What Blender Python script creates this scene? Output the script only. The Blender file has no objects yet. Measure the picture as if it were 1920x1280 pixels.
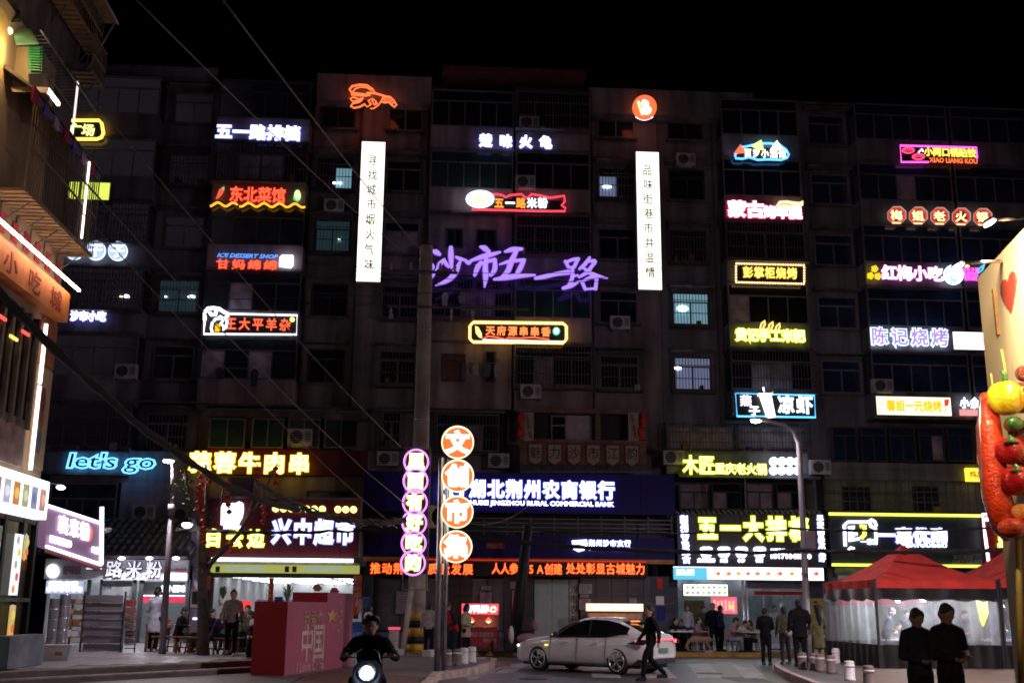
import bpy, bmesh, math, random
import numpy as np
from mathutils import Vector, Matrix
random.seed(7)
S = bpy.context.scene
COL = S.collection
rad = math.radians

# ------------------------------------------------------------------ camera
FPX, PITCH, YAW, ROLL = 2084.0, rad(13.5), rad(3.6), 0.008
CAM = np.array([0, 0, 1.66])
cF = np.array([math.sin(YAW)*math.cos(PITCH), math.cos(YAW)*math.cos(PITCH), math.sin(PITCH)])
cR0 = np.array([math.cos(YAW), -math.sin(YAW), 0.0]); cU0 = np.cross(cR0, cF)
cR = cR0*math.cos(ROLL)+cU0*math.sin(ROLL); cU = -cR0*math.sin(ROLL)+cU0*math.cos(ROLL)
cam_d = bpy.data.cameras.new('camera'); cam = bpy.data.objects.new('camera', cam_d); COL.objects.link(cam)
cam_d.sensor_width = 36; cam_d.lens = FPX/1920*36; cam_d.clip_end = 500; cam_d.clip_start = 0.1
m = Matrix(((cR[0], cU[0], -cF[0], CAM[0]), (cR[1], cU[1], -cF[1], CAM[1]), (cR[2], cU[2], -cF[2], CAM[2]), (0, 0, 0, 1)))
cam.matrix_world = m
S.camera = cam
S.view_settings.view_transform = 'Standard'; S.view_settings.look = 'None'
S.view_settings.exposure = 0; S.view_settings.gamma = 1; S.view_settings.use_curve_mapping = False
S.cycles.use_denoising = True; S.cycles.filter_width = 1.8; S.cycles.max_bounces = 6; S.cycles.diffuse_bounces = 3
S.cycles.transparent_max_bounces = 12; S.cycles.caustics_reflective = False; S.cycles.caustics_refractive = False
S.cycles.sample_clamp_indirect = 4
# night sky
w = bpy.data.worlds.new('World'); S.world = w; w.use_nodes = True
nt = w.node_tree; bg = nt.nodes['Background']
sky = nt.nodes.new('ShaderNodeTexSky'); sky.sky_type = 'NISHITA'; sky.sun_disc = False
sky.sun_elevation = rad(-6); sky.sun_rotation = rad(200)
nt.links.new(sky.outputs[0], bg.inputs[0]); bg.inputs[1].default_value = 0.004
# faint violet sun added as city light on the facade, from behind the camera
sun_d = bpy.data.lights.new('city_glow_fill', 'SUN'); sun_d.energy = 0.034; sun_d.angle = rad(25); sun_d.color = (.92, .74, 1.0)
sun = bpy.data.objects.new('city_glow_fill', sun_d); COL.objects.link(sun)
sun.rotation_euler = (rad(70), 0, rad(-25))

def ray(x, y): return cF+cR*(x-960)/FPX+cU*(640-y)/FPX
def W(x, y, Y):
    d = ray(x, y); return CAM+d*(Y/d[1])
def G(x, y, z=0.0):
    d = ray(x, y); return CAM+d*((z-CAM[2])/d[2])
def WX(x, y, X):
    d = ray(x, y); return CAM+d*(X/d[0])
def XZ(x, y, Y):
    p = W(x, y, Y); return float(p[0]), float(p[2])

# ------------------------------------------------------------------ materials
MATS = {}
def emis(col, s=1.0):
    k = ('e', col, s)
    if k not in MATS:
        mt = bpy.data.materials.new('light'); mt.use_nodes = True; t = mt.node_tree; b = t.nodes['Principled BSDF']
        b.inputs['Base Color'].default_value = (*[min(1, c*.8) for c in col], 1)
        b.inputs['Emission Color'].default_value = (*col, 1); b.inputs['Emission Strength'].default_value = s
        b.inputs['Roughness'].default_value = .5
        MATS[k] = mt
    return MATS[k]
def pm(name, col, rough=.7, metal=0., var=.35, scale=3., bump=.0, streak=0., spec=.4, fine=0., coat=0.):
    if name in MATS: return MATS[name]
    mt = bpy.data.materials.new(name); mt.use_nodes = True; t = mt.node_tree; b = t.nodes['Principled BSDF']
    N = t.nodes.new; L = t.links.new
    b.inputs['Roughness'].default_value = rough; b.inputs['Metallic'].default_value = metal
    b.inputs['Specular IOR Level'].default_value = spec; b.inputs['Coat Weight'].default_value = coat
    tc = N('ShaderNodeTexCoord'); mp = N('ShaderNodeMapping'); L(tc.outputs['Object'], mp.inputs[0])
    n = N('ShaderNodeTexNoise'); n.inputs['Scale'].default_value = scale; n.inputs['Detail'].default_value = 6; L(mp.outputs[0], n.inputs[0])
    r = N('ShaderNodeMapRange'); r.inputs[1].default_value = .3; r.inputs[2].default_value = .7
    r.inputs[3].default_value = 1-var; r.inputs[4].default_value = 1+var*.6; L(n.outputs[0], r.inputs[0])
    fac = r.outputs[0]
    if streak > 0:
        m2 = N('ShaderNodeMapping'); m2.inputs['Scale'].default_value = (1.0, 1.0, .10); L(tc.outputs['Object'], m2.inputs[0])
        n2 = N('ShaderNodeTexNoise'); n2.inputs['Scale'].default_value = 1.6; n2.inputs['Detail'].default_value = 5; L(m2.outputs[0], n2.inputs[0])
        r2 = N('ShaderNodeMapRange'); r2.inputs[1].default_value = .38; r2.inputs[2].default_value = .62
        r2.inputs[3].default_value = 1-streak; r2.inputs[4].default_value = 1.1; L(n2.outputs[0], r2.inputs[0])
        mm = N('ShaderNodeMath'); mm.operation = 'MULTIPLY'; L(fac, mm.inputs[0]); L(r2.outputs[0], mm.inputs[1]); fac = mm.outputs[0]
    if fine > 0:
        n3 = N('ShaderNodeTexNoise'); n3.inputs['Scale'].default_value = 60; L(tc.outputs['Object'], n3.inputs[0])
        r3 = N('ShaderNodeMapRange'); r3.inputs[3].default_value = 1-fine; r3.inputs[4].default_value = 1+fine; L(n3.outputs[0], r3.inputs[0])
        mm = N('ShaderNodeMath'); mm.operation = 'MULTIPLY'; L(fac, mm.inputs[0]); L(r3.outputs[0], mm.inputs[1]); fac = mm.outputs[0]
    vm = N('ShaderNodeVectorMath'); vm.operation = 'SCALE'; vm.inputs[0].default_value = col[:3]; L(fac, vm.inputs['Scale'])
    L(vm.outputs[0], b.inputs['Base Color'])
    rr = N('ShaderNodeMapRange'); rr.inputs[3].default_value = max(.02, rough-.12); rr.inputs[4].default_value = min(1, rough+.12)
    L(n.outputs[0], rr.inputs[0]); L(rr.outputs[0], b.inputs['Roughness'])
    if bump > 0:
        bn = N('ShaderNodeTexNoise'); bn.inputs['Scale'].default_value = scale*6; bn.inputs['Detail'].default_value = 5; L(tc.outputs['Object'], bn.inputs[0])
        bp = N('ShaderNodeBump'); bp.inputs['Strength'].default_value = bump; bp.inputs['Distance'].default_value = .03
        L(bn.outputs[0], bp.inputs['Height']); L(bp.outputs[0], b.inputs['Normal'])
    MATS[name] = mt; return mt
def clear(name, col=(.8, .9, .9), tr=.8, rough=.05, milky=0.):
    if name in MATS: return MATS[name]
    mt = bpy.data.materials.new(name); mt.use_nodes = True; t = mt.node_tree; t.nodes.clear(); N = t.nodes.new; L = t.links.new
    o = N('ShaderNodeOutputMaterial'); tb = N('ShaderNodeBsdfTransparent'); tb.inputs[0].default_value = (*col, 1)
    g = N('ShaderNodeBsdfPrincipled'); g.inputs['Base Color'].default_value = (.5, .5, .52, 1) if milky else (.01, .012, .015, 1)
    g.inputs['Roughness'].default_value = rough; mx = N('ShaderNodeMixShader')
    if milky:
        tc = N('ShaderNodeTexCoord'); n = N('ShaderNodeTexNoise'); n.inputs['Scale'].default_value = 2.2; n.inputs['Detail'].default_value = 8
        n.inputs['Distortion'].default_value = 1.5
        L(tc.outputs['Object'], n.inputs[0]); r = N('ShaderNodeMapRange'); r.inputs[1].default_value = .35; r.inputs[2].default_value = .7
        r.inputs[3].default_value = 1-tr-.05; r.inputs[4].default_value = 1-tr+milky; L(n.outputs[0], r.inputs[0]); L(r.outputs[0], mx.inputs[0])
        bp = N('ShaderNodeBump'); bp.inputs['Strength'].default_value = .6; bp.inputs['Distance'].default_value = .05; L(n.outputs[0], bp.inputs['Height']); L(bp.outputs[0], g.inputs['Normal'])
    else: mx.inputs[0].default_value = 1-tr
    if milky:
        tl_ = N('ShaderNodeBsdfTranslucent'); tl_.inputs[0].default_value = (.8, .82, .86, 1); m2 = N('ShaderNodeMixShader'); m2.inputs[0].default_value = .6
        L(g.outputs[0], m2.inputs[1]); L(tl_.outputs[0], m2.inputs[2]); g = m2
    L(tb.outputs[0], mx.inputs[1]); L(g.outputs[0], mx.inputs[2]); L(mx.outputs[0], o.inputs[0])
    MATS[name] = mt; return mt

WHITE = (1., 1., 1.); COOLW = (.78, .82, 1.)
m_wall = pm('plaster', (.27, .235, .24), .9, var=.45, scale=.5, bump=.25, streak=.42)
m_wallr = pm('plaster_right', (.20, .20, .215), .9, var=.45, scale=.5, bump=.25, streak=.42)
m_walll = pm('plaster_left', (.22, .2, .24), .9, var=.45, scale=.5, bump=.25, streak=.42)
m_pink = pm('balcony_plaster', (.34, .26, .27), .9, var=.4, scale=.8, bump=.2, streak=.42)
m_slab = pm('slab', (.16, .145, .14), .9, var=.4, scale=1., streak=.5)
m_alu = pm('aluminium', (.19, .19, .21), .5, .3, var=.3, scale=5)
m_frame_d = pm('dark_frame', (.05, .05, .06), .6, var=.3)
m_frame_w = pm('white_frame', (.22, .21, .23), .5, var=.3, scale=4)
m_glass = pm('dark_glass', (.012, .014, .022), .12, var=.3, scale=1., spec=.6)
m_glass_b = pm('blue_glass', (.02, .035, .08), .15, var=.4, scale=1., spec=.6)
m_glass_g = pm('green_glass', (.02, .05, .045), .15, var=.4, scale=1., spec=.6)
m_curtain = pm('curtain', (.33, .27, .33), .9, var=.5, scale=2.)
m_curt2 = pm('curtain_red', (.16, .06, .06), .9, var=.4, scale=2.)
m_bar = pm('rusty_bar', (.13, .11, .12), .6, .3, var=.4, scale=4)
m_ac = pm('ac_white', (.5, .47, .5), .6, var=.3, scale=4)
m_black = pm('black', (.012, .012, .014), .6, var=.2)
m_dark = pm('dark_paint', (.03, .03, .036), .5, var=.3)
m_cable = pm('cable', (.02, .018, .018), .7, var=.3, scale=2)
m_cablel = pm('cable_grey', (.2, .17, .16), .7, var=.5, scale=2)
m_conc = pm('concrete', (.62, .54, .46), .9, var=.3, scale=1.5, bump=.2, streak=.4)
m_steel = pm('steel', (.55, .55, .58), .3, .9, var=.2, scale=3)
m_navy = pm('navy_panel', (.028, .022, .2), .55, var=.25, scale=.6, spec=.15)
m_navy2 = pm('navy_panel_low', (.02, .016, .14), .55, var=.3, scale=.6, spec=.15)
m_maroon = pm('maroon_panel', (.11, .012, .02), .4, var=.3, scale=.8)
m_grey = pm('charcoal_panel', (.075, .07, .085), .5, var=.3, scale=1.)
m_slate = pm('slate_panel', (.05, .065, .08), .5, var=.3, scale=1.)
m_white = pm('white_paint', (.72, .72, .74), .6, var=.12, scale=3)
m_lshop = pm('light_panel', (.72, .71, .78), .6, var=.15, scale=2)
m_yellow = pm('yellow_paint', (.62, .36, .03), .6, var=.3, scale=4)
m_orange = pm('orange_paint', (.5, .2, .04), .6, var=.3, scale=4)
m_wood = pm('wood', (.3, .15, .06), .6, var=.4, scale=4)
m_red = pm('red_cloth', (.62, .04, .03), .8, var=.25, scale=2, bump=.15)
m_tree = pm('bark', (.13, .10, .085), .9, var=.5, scale=6, bump=.6)
m_leaf = pm('leaf', (.05, .11, .03), .7, var=.5, scale=8)
m_tyre = pm('tyre', (.015, .015, .016), .8, var=.2, scale=5)
m_skin = pm('skin', (.42, .26, .19), .6, var=.1)
m_hair = pm('hair', (.012, .010, .010), .5, var=.3, scale=20, bump=.4)
m_pane = clear('pane', (.95, .97, .98), .88)

# ------------------------------------------------------------------ mesh helpers
class MB:
    def __init__(s): s.v = []; s.f = []; s.mi = []; s.sm = []
    def add(s, vs, fs, mi=0, smooth=False):
        o = len(s.v); s.v += [tuple(float(c) for c in v) for v in vs]
        for f in fs: s.f.append(tuple(i+o for i in f)); s.mi.append(mi); s.sm.append(smooth)
        return s
    def box(s, x0, x1, y0, y1, z0, z1, mi=0):
        if x0 > x1: x0, x1 = x1, x0
        if y0 > y1: y0, y1 = y1, y0
        if z0 > z1: z0, z1 = z1, z0
        v = [(x0, y0, z0), (x1, y0, z0), (x1, y1, z0), (x0, y1, z0), (x0, y0, z1), (x1, y0, z1), (x1, y1, z1), (x0, y1, z1)]
        return s.add(v, [(0, 3, 2, 1), (4, 5, 6, 7), (0, 1, 5, 4), (1, 2, 6, 5), (2, 3, 7, 6), (3, 0, 4, 7)], mi)
    def prism(s, pts, h, axis=2, o=0., mi=0):
        """polygon pts (a,b) extruded from o to o+h along axis (2: xy->z, 1: xz->y, 0: yz->x)"""
        n = len(pts)
        def P(a, b, c): return (a, b, c) if axis == 2 else ((a, c, b) if axis == 1 else (c, a, b))
        v = [P(a, b, o) for a, b in pts]+[P(a, b, o+h) for a, b in pts]
        f = [tuple(range(n))[::-1], tuple(range(n, 2*n))]+[(i, (i+1) % n, (i+1) % n+n, i+n) for i in range(n)]
        return s.add(v, f, mi)
    def tube(s, pts, r, n=8, mi=0, closed=False, cap=True):
        P = [np.array(p, float) for p in pts]; k = len(P)
        rs = r if isinstance(r, (list, tuple)) else [r]*k
        vs = []; up = None
        for i in range(k):
            if closed: t = P[(i+1) % k]-P[i-1]
            else: t = P[min(i+1, k-1)]-P[max(i-1, 0)]
            t = t/(np.linalg.norm(t)+1e-9)
            if up is None: up = np.array([0, 0, 1.]) if abs(t[2]) < .9 else np.array([1., 0, 0])
            a = np.cross(t, up); a /= np.linalg.norm(a)+1e-9; b = np.cross(a, t); up = b
            for j in range(n):
                q = 2*math.pi*j/n; vs.append(P[i]+rs[i]*(math.cos(q)*a+math.sin(q)*b))
        fs = []
        for i in range(k if closed else k-1):
            for j in range(n):
                a0 = i*n+j; a1 = i*n+(j+1) % n; b0 = ((i+1) % k)*n+j; b1 = ((i+1) % k)*n+(j+1) % n
                fs.append((a0, a1, b1, b0))
        if cap and not closed: fs.append(tuple(range(n))[::-1]); fs.append(tuple(range((k-1)*n, k*n)))
        return s.add(vs, fs, mi, n > 5)
    def ell(s, c, r, n=12, k=8, mi=0, R=None):
        vs = []
        for i in range(k+1):
            th = math.pi*i/k
            for j in range(n):
                q = 2*math.pi*j/n; v = np.array([r[0]*math.sin(th)*math.cos(q), r[1]*math.sin(th)*math.sin(q), r[2]*math.cos(th)])
                if R is not None: v = R@v
                vs.append(np.array(c)+v)
        fs = [(i*n+j, (i+1)*n+j, (i+1)*n+(j+1) % n, i*n+(j+1) % n) for i in range(k) for j in range(n)]
        return s.add(vs, fs, mi, True)
    def lathe(s, prof, c=(0, 0, 0), n=16, mi=0, axis=2, caps=True):
        vs = []
        for r, z in prof:
            for j in range(n):
                q = 2*math.pi*j/n; a, b = r*math.cos(q), r*math.sin(q)
                p = (a, b, z) if axis == 2 else ((a, z, b) if axis == 1 else (z, a, b))
                vs.append((p[0]+c[0], p[1]+c[1], p[2]+c[2]))
        k = len(prof); fs = [(i*n+j, i*n+(j+1) % n, (i+1)*n+(j+1) % n, (i+1)*n+j) for i in range(k-1) for j in range(n)]
        if caps: fs += [tuple(range(n))[::-1], tuple(range((k-1)*n, k*n))]
        return s.add(vs, fs, mi, True)
    def data(s, name):
        me = bpy.data.meshes.new(name); me.from_pydata(s.v, [], s.f); me.update()
        if s.f:
            me.polygons.foreach_set('material_index', s.mi); me.polygons.foreach_set('use_smooth', s.sm)
        me.validate(); return me

def wloc(o):
    p = Vector((0, 0, 0))
    while o: p = p+o.location; o = o.parent
    return p
def part(name, mb, mat, parent=None, world=True, kind=None, label=None):
    me = mb.data(name) if isinstance(mb, MB) else mb
    mats = mat if isinstance(mat, (list, tuple)) else [mat]
    if isinstance(mb, MB):
        for x in mats: me.materials.append(x)
    o = bpy.data.objects.new(name, me); COL.objects.link(o)
    if parent:
        o.parent = parent
        if world:
            off = wloc(parent); me.transform(Matrix.Translation(-off))
    if kind: o['kind'] = kind
    if label: o['label'] = label
    return o
def root(name, loc, label, cat, group=None, rz=0):
    o = bpy.data.objects.new(name, None); COL.objects.link(o); o.location = [float(c) for c in loc]; o.rotation_euler = (0, 0, rz)
    o.empty_display_size = .2
    o['label'] = label; o['category'] = cat
    if group: o['group'] = group
    return o
def tag(o, label, cat, group=None):
    o['label'] = label; o['category'] = cat
    if group: o['group'] = group
    return o
def thing(name, mb, mat, label, cat, group=None):
    """one-mesh thing, origin moved to its base centre"""
    v = np.array(mb.v); c = (v.min(0)+v.max(0))/2; c[2] = v[:, 2].min()
    mb.v = [tuple(x) for x in (v-c)]
    o = part(name, mb, mat); o.location = [float(a) for a in c]; return tag(o, label, cat, group)
def struct(name, mb, mat): return part(name, mb, mat, kind='structure')
def copy_tree(o, parent=None):
    c = o.copy(); COL.objects.link(c)
    if parent: c.parent = parent
    for ch in list(o.children): copy_tree(ch, c)
    return c

# ------------------------------------------------------------------ lettering
GC = {}
TS = bpy.data.scenes.new('scratch')          # small scene in which curves and remeshes are evaluated quickly
def evalmesh(ob):
    TS.collection.objects.link(ob); vl = TS.view_layers[0]; vl.update(); dg = vl.depsgraph
    me = bpy.data.meshes.new_from_object(ob.evaluated_get(dg)); TS.collection.objects.unlink(ob); return me
def glyph(ch, off, ext=.04, res=3, shear=0.):
    k = (ch, off, ext, shear)
    if k in GC: return GC[k]
    cu = bpy.data.curves.new('t', 'FONT'); cu.body = ch; cu.size = 1; cu.extrude = ext; cu.bevel_depth = max(0, off); cu.bevel_resolution = 0; cu.resolution_u = 2; cu.shear = shear
    cu.align_x = 'CENTER'
    ob = bpy.data.objects.new('t', cu); me = evalmesh(ob)
    n = len(me.vertices); v = np.empty(n*3); me.vertices.foreach_get('co', v); v = v.reshape(-1, 3)
    if n: v[:, 2] *= .5/np.abs(v[:, 2]).max()
    f = [tuple(p.vertices) for p in me.polygons]
    bpy.data.objects.remove(ob); bpy.data.curves.remove(cu); bpy.data.meshes.remove(me)
    GC[k] = (v, f); return GC[k]
def letter(name, ch, x, z, Y, sx, sz, core, rim, parent, bold=.02, rimw=.035, depth=.05, yc=.36, shear=0., rot=0.):
    """one character, centred at x,z, facing -Y, sx by sz metres per em"""
    mb = MB(); mats = []
    def put(off, mi, dy, d):
        v, f = glyph(ch, off, .5, shear=shear)
        if len(v) == 0: return
        a = v[:, 0]*sx; b = (v[:, 1]-yc)*sz
        X = x+a*math.cos(rot)-b*math.sin(rot); Z = z+a*math.sin(rot)+b*math.cos(rot)
        vv = np.stack([X, Y+dy-v[:, 2]*d, Z], 1)
        mb.add(vv, f, mi)
    if rim is not None: put(bold+rimw, 0, 0, depth); mats.append(rim)  # on glowing signs this dimmer rim stands in for the letters' halo
    put(bold*.8, len(mats), -depth*.5-.008 if rim is not None else 0, .02 if rim is not None else depth); mats.append(core)
    return part(name, mb, mats, parent)
def row(parent, text, x0, x1, y, h, Y, core, rim=None, bold=.02, rimw=.035, wf=1., vert=False, name='character', y1=None, **kw):
    """characters in equal cells between pixel x0..x1 on plane Y (vert: between y and y1)"""
    n = len(text)
    for i, ch in enumerate(text):
        if ch == ' ': continue
        if vert:
            yy = y+(y1-y)*(i+.5)/n; xx = x0+(x1-x0)*(i+.5)/n
        else:
            xx = x0+(x1-x0)*(i+.5)/n; yy = y
        X, Z = XZ(xx, yy, Y)
        if not vert: Z = XZ((x0+x1)/2, y, Y)[1]
        k = (XZ(xx, yy-10, Y)[1]-XZ(xx, yy+10, Y)[1])/20
        kx = (XZ(xx+10, yy, Y)[0]-XZ(xx-10, yy, Y)[0])/20
        sz = h*k/.88
        sx = (kx*(x1-x0)/n*wf if not vert else h*kx/.88*wf)
        letter(name, ch, X, Z, Y, sx, sz, core, rim, parent, bold, rimw, **kw)
def line(parent, text, xc, y, wpx, hpx, Y, mat, bold=.0, depth=.03, shear=0., rim=None, rimw=.02, name='lettering', cap=.73):
    """latin or small print as one mesh, fitted to wpx by hpx"""
    v, f = glyph(text, bold, .5, 2, shear); X, Z = XZ(xc, y, Y)
    k = (XZ(xc, y-10, Y)[1]-XZ(xc, y+10, Y)[1])/20; kx = (XZ(xc+10, y, Y)[0]-XZ(xc-10, y, Y)[0])/20
    w0 = v[:, 0].max()-v[:, 0].min(); mb = MB(); sx = wpx*kx/w0; sz = hpx*k/cap
    if rim is not None:
        vr, fr = glyph(text, bold+rimw, .5, 2, shear)
        mb.add(np.stack([X+vr[:, 0]*sx, Y-vr[:, 2]*depth, Z+(vr[:, 1]-cap/2)*sz], 1), fr, 0)
        mb.add(np.stack([X+v[:, 0]*sx, Y-depth/2-.012-v[:, 2]*.01, Z+(v[:, 1]-cap/2)*sz], 1), f, 1)
        return part(name, mb, [rim, mat], parent)
    mb.add(np.stack([X+v[:, 0]*sx, Y-v[:, 2]*depth, Z+(v[:, 1]-cap/2)*sz], 1), f, 0)
    return part(name, mb, mat, parent)
def pxpts(pts, Y): return [tuple(W(a, b, Y)) for a, b in pts]
def neon(parent, pts, Y, r, mat, closed=False, name='neon_tube'):
    mb = MB(); mb.tube(pxpts(pts, Y), r, 6, closed=closed); return part(name, mb, mat, parent)
def panel(parent, x0, x1, y0, y1, Y, mat, d=.08, name='panel', n_cells=None):
    a = XZ(x0, y0, Y); b = XZ(x1, y1, Y); c = XZ(x0, y1, Y); e = XZ(x1, y0, Y)
    mb = MB(); X0 = (a[0]+c[0])/2; X1 = (b[0]+e[0])/2; Z1 = (a[1]+e[1])/2; Z0 = (b[1]+c[1])/2
    mb.box(X0, X1, Y, Y+d, Z0, Z1); return part(name, mb, mat, parent)
def blob(parent, pts, Y, d, mat, name='figure'):
    mb = MB(); mb.prism([XZ(a, b, Y) for a, b in pts][::-1], -d, 1, Y); return part(name, mb, mat, parent)
def circ(cx, cy, rx, ry=None, n=24, a0=0): return [(cx+rx*math.cos(a0+2*math.pi*i/n), cy+(ry or rx)*math.sin(a0+2*math.pi*i/n)) for i in range(n)]
def sroot(name, xc, yc, Y, label, cat='sign', group=None):
    X, Z = XZ(xc, yc, Y); return root(name, (X, Y, Z), label, cat, group)
# ================================================================== SETTING: ground
def gpoly(pts, z): return [tuple(G(a, b, z)[:2]) for a, b in pts]
m_asph = pm('asphalt', (.065, .058, .068), .42, var=.55, scale=1.1, bump=.8, fine=.45, spec=.6)
m_pave = pm('paving', (.13, .115, .12), .6, var=.3, scale=1.2, bump=.1, fine=.25)
m_pavew = pm('paving_warm', (.2, .13, .09), .7, var=.3, scale=1.2, bump=.1, fine=.25)
m_kerb = pm('kerb_stone', (.5, .38, .34), .7, var=.45, scale=3, bump=.2)
m_kerby = pm('kerb_yellow', (.42, .22, .05), .7, var=.5, scale=3)
m_paint = pm('road_paint', (.34, .33, .35), .6, var=.5, scale=2.5, fine=.4)
m_brick = pm('brick_paver', (.17, .085, .07), .7, var=.35, scale=5, bump=.2)
mb = MB(); mb.box(-80, 90, -30, 120, -.3, 0); struct('ground', mb, m_asph)
mb = MB(); mb.box(-40, 60, 41.9, 60, -.02, .15); struct('pavement', mb, m_pave)
kb = struct('kerb', MB().box(-4.0, 46, 41.7, 41.9, -.02, .16), m_kerby)
# joints across the far kerb: stones a metre long
me_k = MB().box(-.485, .485, -.012, .012, -.075, .075).data('kerb_stone'); me_k.materials.append(m_kerby)
for i in range(30):
    o = bpy.data.objects.new('kerb_stone', me_k); COL.objects.link(o); o.parent = kb; o.location = (-3.5+i, 41.69, .08+random.uniform(-.004, .004))
def island(name, pts, mat, z=.15):
    mb = MB(); mb.prism(pts, z+.02, 2, -.02); return struct(name, mb, mat)
# left pavement with the kerb tongue
tip = gpoly([(795, 1284), (817, 1262), (850, 1258), (887, 1253), (905, 1247), (924, 1241), (926, 1236), (915, 1234), (885, 1234), (850, 1233)], .15)
tipw = [(-5.5, 5), (-3.4, 13), (-2.4, 18), (-1.0, 21)]+tip+[(-1.9, 40.5), (-4.2, 41.9), (-12, 41.9), (-12, 5)]
isl = island('traffic_island', tipw, m_pave)
def kerbline(name, path, w_=.16, h=.185, mat=m_kerb, parent=None):
    # individual kerb stones following a path
    P = [np.array(p, float) for p in path]; seg = []
    for a, b in zip(P[:-1], P[1:]):
        n = max(1, round(np.linalg.norm(b-a)/.8))
        for i in range(n): seg.append((a+(b-a)*i/n, a+(b-a)*(i+1)/n))
    for a, b in seg:
        d = b-a; L = np.linalg.norm(d); d /= L; nrm = np.array([-d[1], d[0]])
        a2 = a+d*.008; b2 = b-d*.008; hh = h+random.uniform(-.006, .006)
        pts = [a2-nrm*w_/2, b2-nrm*w_/2, b2+nrm*w_/2, a2+nrm*w_/2]
        m_ = MB(); m_.prism([tuple(p) for p in pts], hh+.02, 2, -.02); part('kerb_stone', m_, mat, parent, kind=None if parent else 'structure')
kerbline('k', tipw[1:4]+tip, parent=isl)
rk = gpoly([(1620, 1295), (1530, 1281), (1505, 1271), (1480, 1262), (1462, 1252), (1456, 1246), (1462, 1241), (1490, 1238), (1560, 1237), (1700, 1238)], .15)
isr = island('side_island', [(9.0, 5), (8.6, 14)]+rk+[(30, 38), (30, 5)], m_pave)
kerbline('k', rk[:8]+[rk[8]], parent=isr)
struct('market_paving', MB().prism([(9.4, 5), (9.2, 14), tuple(G(1640, 1284, .156)[:2]), tuple(G(1560, 1258, .156)[:2]), tuple(G(1640, 1251, .156)[:2]), (26, 33.5), (26, 5)], .006, 2, .15), m_pavew)
# brick pavers in front of the red box
bp = MB(); px0 = [(-3.4, 13), (-3.2, 13), (-1.6, 20.2), (-1.1, 21.2), (-.45, 23.6), (-.2, 26), (-2.6, 28.6), (-2.9, 26.2)]
def inside(x, y, P):
    c = False; j = len(P)-1
    for i in range(len(P)):
        if (P[i][1] > y) != (P[j][1] > y) and x < (P[j][0]-P[i][0])*(y-P[i][1])/(P[j][1]-P[i][1])+P[i][0]: c = not c
        j = i
    return c
y = 20.
while y < 28.5:
    x = -3.4+(int(y*5) % 2)*.1
    while x < 0:
        if inside(x+.1, y+.05, px0):
            dz = random.uniform(0, .005); bp.box(x+.004, x+.196, y+.004, y+.096, .14, .158+dz)
        x += .2
    y += .1
bpo = struct('brick_paving', bp, m_brick); bpo['kind'] = 'stuff'; bpo['label'] = 'reddish brick pavers in front of the red box'
R_ = random.Random(5)
# zebra crossing and lines
def flat(name, pts, z=.004, mat=m_paint): struct(name, MB().add([(a, b, z) for a, b in gpoly(pts, z)], [tuple(range(len(pts)))], 0), mat)
for a in [((1450, 1246), (1495, 1270), (1530, 1281), (1542, 1281), (1500, 1268), (1468, 1250)), ]: flat('road_line', a)
for q in [[(1193, 1241), (1240, 1241), (1270, 1270), (1213, 1270)], [(1288, 1243), (1330, 1243), (1354, 1269), (1309, 1270)], [(1372, 1244), (1408, 1244), (1438, 1270), (1396, 1270)],
          [(1110, 1243), (1145, 1243), (1165, 1270), (1110, 1270)], [(960, 1244), (1000, 1242), (960, 1260), (925, 1262)]]:
    flat('zebra_stripe', q)
flat('road_line', [(870, 1268), (945, 1248), (962, 1246), (930, 1256), (882, 1276)])
flat('road_line', [(1290, 1236), (1600, 1241), (1600, 1240), (1290, 1235)])
for x, y, lab in ((1330, 1262, 'round iron manhole cover in the road by the zebra crossing'), (1000, 1272, 'round iron manhole cover in front of the white car')):
    q = G(x, y, 0); thing('manhole_cover', MB().lathe([(.36, .004), (.36, .012), (.30, .012), (.29, .009), (.05, .009)], (q[0], q[1], 0), 24), pm('iron', (.04, .035, .03), .5, .6, var=.4, scale=10), lab, 'manhole cover')
lt = MB()
for _ in range(90):
    xx, yy = R_.uniform(-2, 12), R_.uniform(21, 41)
    zz = .158 if inside(xx, yy, tipw) else .004
    if xx > 9: zz = .165
    a_ = R_.uniform(0, 3.14); l_ = R_.uniform(.02, .07); c_, s_ = math.cos(a_)*l_, math.sin(a_)*l_
    lt.add([(xx-c_, yy-s_, zz), (xx+s_*.6, yy-c_*.6, zz+.008), (xx+c_, yy+s_, zz+.002), (xx-s_*.6, yy+c_*.6, zz+.012)], [(0, 1, 2, 3)])
lo_ = struct('litter', lt, pm('litter_paper', (.35, .32, .28), .9, var=.6, scale=9)); lo_['kind'] = 'stuff'; lo_['label'] = 'scraps of paper and dry leaves on the road'
pa = MB()
for (xs_, ys_, w_, h_) in ((3.2, 24.5, 1.6, 1.1), (6.6, 36.5, 2.4, .8), (1.9, 37.2, 1.2, 1.6), (7.2, 27.2, .9, 2.1)): pa.box(xs_, xs_+w_, ys_, ys_+h_, -.01, .0035)
struct('asphalt_patch', pa, pm('asphalt_fresh', (.035, .033, .037), .55, var=.3, scale=2, bump=.2, fine=.3))
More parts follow.
